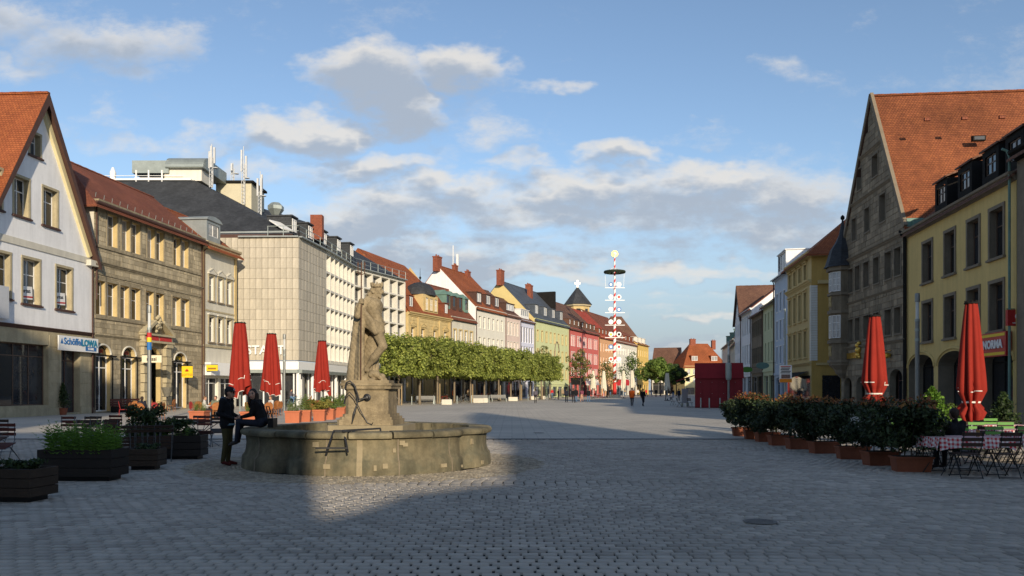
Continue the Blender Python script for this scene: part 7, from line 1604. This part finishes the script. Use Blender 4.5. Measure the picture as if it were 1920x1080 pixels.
wreath(zz(510), 2.05, .3, 'wreath', pm('dark fir wreath', (.02, .03, .018), .9, .4, 5, bump=1., bscale=12)); w = MB()
for k in range(8): a = k * math.pi / 4; w.bar((0, 0, zz(510) + 1.0), (2.05 * math.cos(a), 2.05 * math.sin(a), zz(510)), .04, .04)
for sgn in (-1, 1): w.bar((sgn * 2.05, 0, zz(512)), (sgn * 1.9, 0, zz(538)), .05, .03)
w.build('ribbons', M_whitem, MP); 
b = MB(); b.tube([(.62 * math.cos(a), 0, zz(476) + .62 * math.sin(a)) for a in np.linspace(0, 6.283, 21)], .12, 6); b.lathe([(.02, -.06), (.4, -.05), (.4, .05), (.02, .06)], 16); b.v = b.v[:21*6] + [(v[0], v[2] , zz(476) + v[1]) for v in b.v[21*6:]]; b.build('golden_ring', M_gold, MP)
sh = [M_blue, M_whitem, M_whitem, M_red, M_whitem, M_blue, M_whitem, M_whitem, M_yels, M_dark, M_blue, M_red, M_red, M_whitem]
for k in range(7):
    z = zz(540 + k * 23.3); MB().box(-2.1, 2.1, -.46, -.4, z - .07, z + .07).build('cross_board', M_whitem, MP)
    for q, sg in enumerate((-1, 1)):
        x = sg * .85; c = MB().lathe([(.52, -.04), (.52, .04)], 20); c.v = [(v[0], v[2], v[1]) for v in c.v]; o = c.build('guild_shield', M_whitem if sh[k * 2 + q] not in (M_blue,) else M_blue, MP, (x, -.43, z + .68))
        e = MB().lathe([(.3, -.05), (.3, -.045)], 5 + (k + q) % 4); e.v = [(v[0], v[2], v[1]) for v in e.v]; e.build('emblem', sh[k * 2 + q] if sh[k * 2 + q] is not M_blue else M_whitem, o)
MB().lathe([(1.3, 0), (1.3, .5), (1.2, .55)], 8).build('pole_base', M_blkc, MP)
# ================================================================== signs on the left houses
def wsign(H, name, lab, px0, px1, py0, py1, mat, y=-.14, t=.06):
    o = H.R(px0, px1, py0, py1); p = H.p0 + H.d * o['u0']; e = thing(name, lab, 'sign', (p.x, p.y, o['v0']), H.e.rotation_euler[2]); w, h = o['u1'] - o['u0'], o['v1'] - o['v0']; MB().box(0, w, y - t, y, 0, h).build('board', mat, e); return e, w, h
e, w, h = wsign(A, 'shop_banner', 'white banner reading Schöffel LOWA above the shoe shop door', 100, 175, 632, 659, M_whitem, y=-.3); text('lettering', 'Schöffel', .62, M_blue, e, (w * .34, -.375, h * .62), bold=.01); text('lettering', 'LOWA', .6, pm('teal print', (.02, .22, .35), .5, .05, 3), e, (w * .76, -.375, h * .6), bold=.03); MB().box(w * .66, w * .95, -.368, -.361, .08, .36).build('blue_tag', M_blue, e); text('lettering', 'STORE', .22, M_whitem, e, (w * .8, -.38, .21)); MB().poly([(.18, -.365, h * .45), (.5, -.365, h * .45), (.34, -.365, h * .85)]).build('triangle_mark', M_blue, e)
for i, o in enumerate((wA[3], wA[4])):
    p = A.p0 + A.d * (o['u0'] + .08); e = thing('window_sign', f'white artus sign in the {"middle" if i == 0 else "right"} first floor window of the gabled house', 'sign', (p.x, p.y, o['v0'] + .25), A.e.rotation_euler[2], 'window signs'); e.rotation_euler[1] = -.06; w = (o['u1'] - o['u0']) * .72; MB().box(0, w, .2, .23, 0, .8).build('board', M_whitem, e); text('lettering', 'artus', .36, M_blk, e, (w / 2, .19, .52)); MB().box(0, w, .193, .2, .1, .2).build('stripe', M_red, e)
e = thing('cafe_sign', 'white projecting sign reading rossi over the second arched door', 'sign', (-27.5, 61.1, 3.72)); MB().box(-.75, .75, -.05, .05, 0, .56).build('board', pm('warm white sign', (.75, .68, .5), .6, .05, 2), e); text('lettering', 'rossi', .4, M_blk, e, (0, -.06, .27), bold=.008); MB().bar((-.75, 0, .6), (.75, 0, .6), .04, .04).build('bracket', M_dark, e)
p = B.p0 + B.d * B.u(333); e = thing('lotto_flag_sign', 'tilted yellow lotto flag sign beside the third arched door', 'sign', (p.x + .9, p.y - .2, B.z(333, 708))); MB().box(-.45, .45, -.04, .04, 0, .95).build('board', M_yels, e); text('lettering', 'LOTTO', .26, M_red, e, (0, -.05, .22)); MB().lathe([(.2, -.05), (.02, .12)], 4, (0, -.06, .6)).build('clover_mark', M_red, e); MB().bar((-.9, 0, .9), (.45, 0, .98), .04, .04).build('bracket', M_dark, e)
p = B.p0 + B.d * (B.L - .1); e = thing('yellow_projecting_sign', 'small yellow projecting sign left of the plain white fascia', 'sign', (p.x + 1.0, p.y, B.z(370, 695))); MB().box(-.5, .5, -.05, .05, 0, .52).build('board', M_yels, e); MB().box(-.36, .36, -.056, -.05, .12, .28).build('print_line', pm('brown print', (.3, .14, .02), .6, .05, 3), e); MB().bar((-1.0, 0, .55), (.5, 0, .55), .04, .04).build('bracket', M_dark, e)
e = thing('grey_wall_box', 'grey sign box at the left picture edge on the gabled house', 'sign', (*(A.p0 + A.d * (A.u(8))).to_3d().to_2d(), A.z(6, 598))); e.rotation_euler = A.e.rotation_euler; MB().box(-.9, .0, -.3, -.18, 0, 1.9).build('box', pm('pale grey sign', (.5, .52, .55), .6, .05, 2), e)
for i, (px, py, c, lab) in enumerate(((1435, 682, M_copper, 'teal oval shop sign on the lime green house'), (1405, 690, M_slatg, 'green shop sign on the white house of the shaded side'))):
    p = at(px, 86 + 12 * i); e = thing('oval_shop_sign', lab, 'sign', (p[0] - .3, p[1], CAM_H + (HOR - py) / FPX * p[1] - .5)); b = MB().lathe([(.02, -.05), (.7, -.05), (.7, .05), (.02, .05)], 20); b.v = [(v[0], v[2], v[1] * .5 + .3) for v in b.v]; b.build('board', c, e); MB().bar((0, 0, .6), (1.5, 0, .6), .04, .04).build('bracket', M_dark, e)
# awnings of the far cafe
for i, (px0, px1, Y, m, lab) in enumerate(((1070, 1096, 172, M_dark, 'dark awning over the cafe below the oriel of the crimson house'), (1098, 1122, 186, M_ivory, 'cream awning under the crimson house'), (1155, 1180, 205, M_red, 'red awning right of the maypole'))):
    x0, x1 = at(px0, Y)[0], at(px1, Y)[0]; e = thing('shop_awning', lab, 'awning', (x0, Y, 2.6)); b = MB(); House.slab(None, b, [(0, -2.2, .1), (x1 - x0, -2.2, .1), (x1 - x0, 1, 1.6), (0, 1, 1.6)], .06); b.build('canvas', m, e)
    for q in (0.1, x1 - x0 - .1): MB().bar((q, -2.1, .05), (q, -2.1, -2.6), .07, .07).build('post', M_dark, e)
# ================================================================== passers-by and guests
cl = dict(grey=cloth('grey shirt', (.1, .09, .11)), navy=cloth('navy', (.02, .022, .035)), black=BLK, jeans=cloth('blue jeans', (.1, .17, .28)), dark=cloth('dark trousers', (.025, .025, .03)), orange=cloth('orange vest', (.72, .13, .02)), white=cloth('white shirt', (.6, .58, .55)), red=cloth('red pullover', (.5, .03, .03)), plum=cloth('plum top', (.2, .06, .09)), green=cloth('grey green top', (.16, .18, .13)), tan=cloth('tan coat', (.3, .22, .14)), skin=SKIN)
W_ = 'people crossing the square'
FP = [(1004, 756.3, 180, 'w', 'grey', 'dark', HAIRB, 'person in grey shirt walking away before the linden row'), (1062, 754.3, 200, 's', 'navy', 'dark', HAIRB, 'person in navy jacket standing before the green house'), (1075, 755, 150, 's', 'black', 'dark', HAIRB, 'person in black bending beside blue jeans'), (1080, 755, 170, 'w', 'black', 'jeans', HAIRL, 'person in light blue jeans and dark top'), (1091, 754.2, 160, 'w', 'plum', 'skin', HAIRB, 'bare legged person in plum top'), (1103.5, 754.5, 190, 's', 'black', 'jeans', HAIRB, 'person in jeans with white shirt hem before the crimson house'),
      (1144, 744.5, 20, 's', 'navy', 'jeans', HAIRB, 'person in blue jeans left of the maypole foot'), (1185, 762, 165, 'w', 'orange', 'dark', HAIRB, 'person in bright orange vest walking away'), (1205.5, 762, 200, 'w', 'black', 'dark', HAIRL, 'person in black walking right of the orange vest'), (1212, 744.5, 20, 'w', 'red', 'dark', HAIRB, 'person in red far behind the orange vest'), (1230, 745, 0, 's', 'black', 'dark', HAIRB, 'dark clad person at the shadow edge'), (1250, 751, 180, 'w', 'black', 'dark', HAIRB, 'dark clad person below the lone cream umbrella'),
      (883, 752.5, 30, 's', 'black', 'dark', HAIRL, 'person in black with red bag under the lindens'), (878, 752.5, 60, 's', 'tan', 'dark', HAIRL, 'person in tan coat under the lindens'), (972, 749, 170, 'w', 'navy', 'dark', HAIRB, 'dark clad person at the far end of the lindens'), (960, 749.5, 20, 'w', 'black', 'dark', HAIRB, 'person in black in the linden shade'), (1047, 749, 120, 's', 'black', 'dark', HAIRB, 'dark clad person by the bicycles'), (1110, 742, 90, 's', 'white', 'dark', HAIRB, 'person in white among the far cafe tables'), (1125, 742, 270, 's', 'red', 'dark', HAIRG, 'person in red among the far cafe tables'),
      (1155, 743.5, 100, 's', 'black', 'dark', HAIRB, 'dark clad person with bicycle at the maypole foot'), (1172, 743.5, 40, 'w', 'tan', 'jeans', HAIRL, 'person in tan right of the maypole'), (1196, 743, 10, 's', 'white', 'dark', HAIRB, 'person in white between maypole and orange vest'), (1222, 743.5, 200, 'w', 'navy', 'jeans', HAIRB, 'person in navy and jeans at the street end'), (1240, 744, 170, 's', 'grey', 'dark', HAIRG, 'grey clad person at the street end'), (1262, 746, 0, 's', 'black', 'jeans', HAIRB, 'person in black left of the kiosk awning'), (1273, 752, 150, 's', 'navy', 'dark', HAIRB, 'dark clad person standing at the kiosk chairs'), (1035, 747, 210, 'w', 'red', 'jeans', HAIRL, 'person in red and jeans at the end of the linden row'), (1055, 746.5, 20, 's', 'tan', 'dark', HAIRB, 'person in tan before the green house'), (820, 754, 40, 's', 'green', 'dark', HAIRB, 'person in grey green behind the park bench'), (850, 753, 80, 'w', 'orange', 'dark', HAIRB, 'person in orange under the lindens'), (930, 751, 10, 'w', 'black', 'dark', HAIRL, 'person in black beside the long concrete block')]
for i, (px, py, rz, ps, a, c, hr, lab) in enumerate(FP):
    J = J_walk(1 if i % 2 else -.9) if ps == 'w' else J_stand(sp=.1 + .01 * (i % 3)); person(gnd(px, py), R(rz), lab, J, cl[a], cl[c], hr, h=1.78 + .03 * (i % 4), vox=.034, group=W_, coat=.05 if i % 2 else 0)
GS = [(0, 3, 'navy', 'dark', HAIRB, 'guest with dark hair in navy at the table left of the first terracotta planter'), (1, 1, 'green', 'dark', HAIRB, 'guest in grey green top behind the first terracotta planter'), (1, 2, 'white', 'dark', HAIRL, 'guest in white shirt behind the first terracotta planter'), (2, 2, 'red', 'plum', HAIRB, 'guest in red with plum trousers behind the man in the cap'), (2, 0, 'white', 'jeans', HAIRL, 'guest in white at the table behind the man in the cap'), (3, 1, 'red', 'dark', HAIRG, 'grey haired guest in red behind the seated woman'), (3, 3, 'tan', 'dark', HAIRB, 'guest in tan behind the seated woman'), (4, 2, 'black', 'dark', HAIRB, 'guest in black behind the low palm planter'), (4, 0, 'green', 'jeans', HAIRL, 'guest in grey green behind the low palm planter')]
for i, k, a, c, hr, lab in GS:
    x, y = cf[i]; q = k * math.pi / 2 + i * .4; person((x + .62 * math.cos(q), y + .62 * math.sin(q), 0), q - math.pi / 2, lab, J_sit(look=(rng.uniform(-.8, .8), -1, 1.12)), cl[a], cl[c], hr, h=1.72, vox=.03, group='cafe guests')
person((9.15, 15.35 + 1.2, 0), R(190), 'guest in dark clothes sitting at the checked table nearest the hedge end', J_sit(), cl['black'], cl['dark'], HAIRB, vox=.024, group='checked table guests')
cy = gnd(549, 762); bicycle(cy, R(8), 'bicycle ridden past the department store entrance', ('teal', (.05, .15, .15)), 0.); person((cy[0] - .18, cy[1], .42), R(98), 'cyclist in grey riding past the department store', J_sit(knL=(.1, -.36, .5), knR=(-.1, -.3, .32), anL=(.1, -.24, .12), anR=(-.1, -.22, -.08), ftL=(.1, -.36, .08), ftR=(-.1, -.34, -.12), elL=(.2, -.2, .8), elR=(-.2, -.2, .8), wrL=(.22, -.5, .68), wrR=(-.22, -.5, .68)), cl['grey'], cl['jeans'], HAIRB, vox=.03)
# far cafe: chairs and tables as single simple sets
for i, px in enumerate((1113, 1120, 1127, 1134)):
    p = at(px, 158); round_table(p, f'far cafe table, {ORD[i]} from the left below the cream umbrellas', M_whitem, 'far cafe tables', .4)
    for k in range(2): a = k * math.pi + i; wicker_chair((p[0] + .7 * math.cos(a), p[1] + .7 * math.sin(a), 0), a - math.pi / 2, f'red wicker chair, {ORD[k]} at the {ORD[i]} far cafe table', M_wickr, 'far cafe chairs')
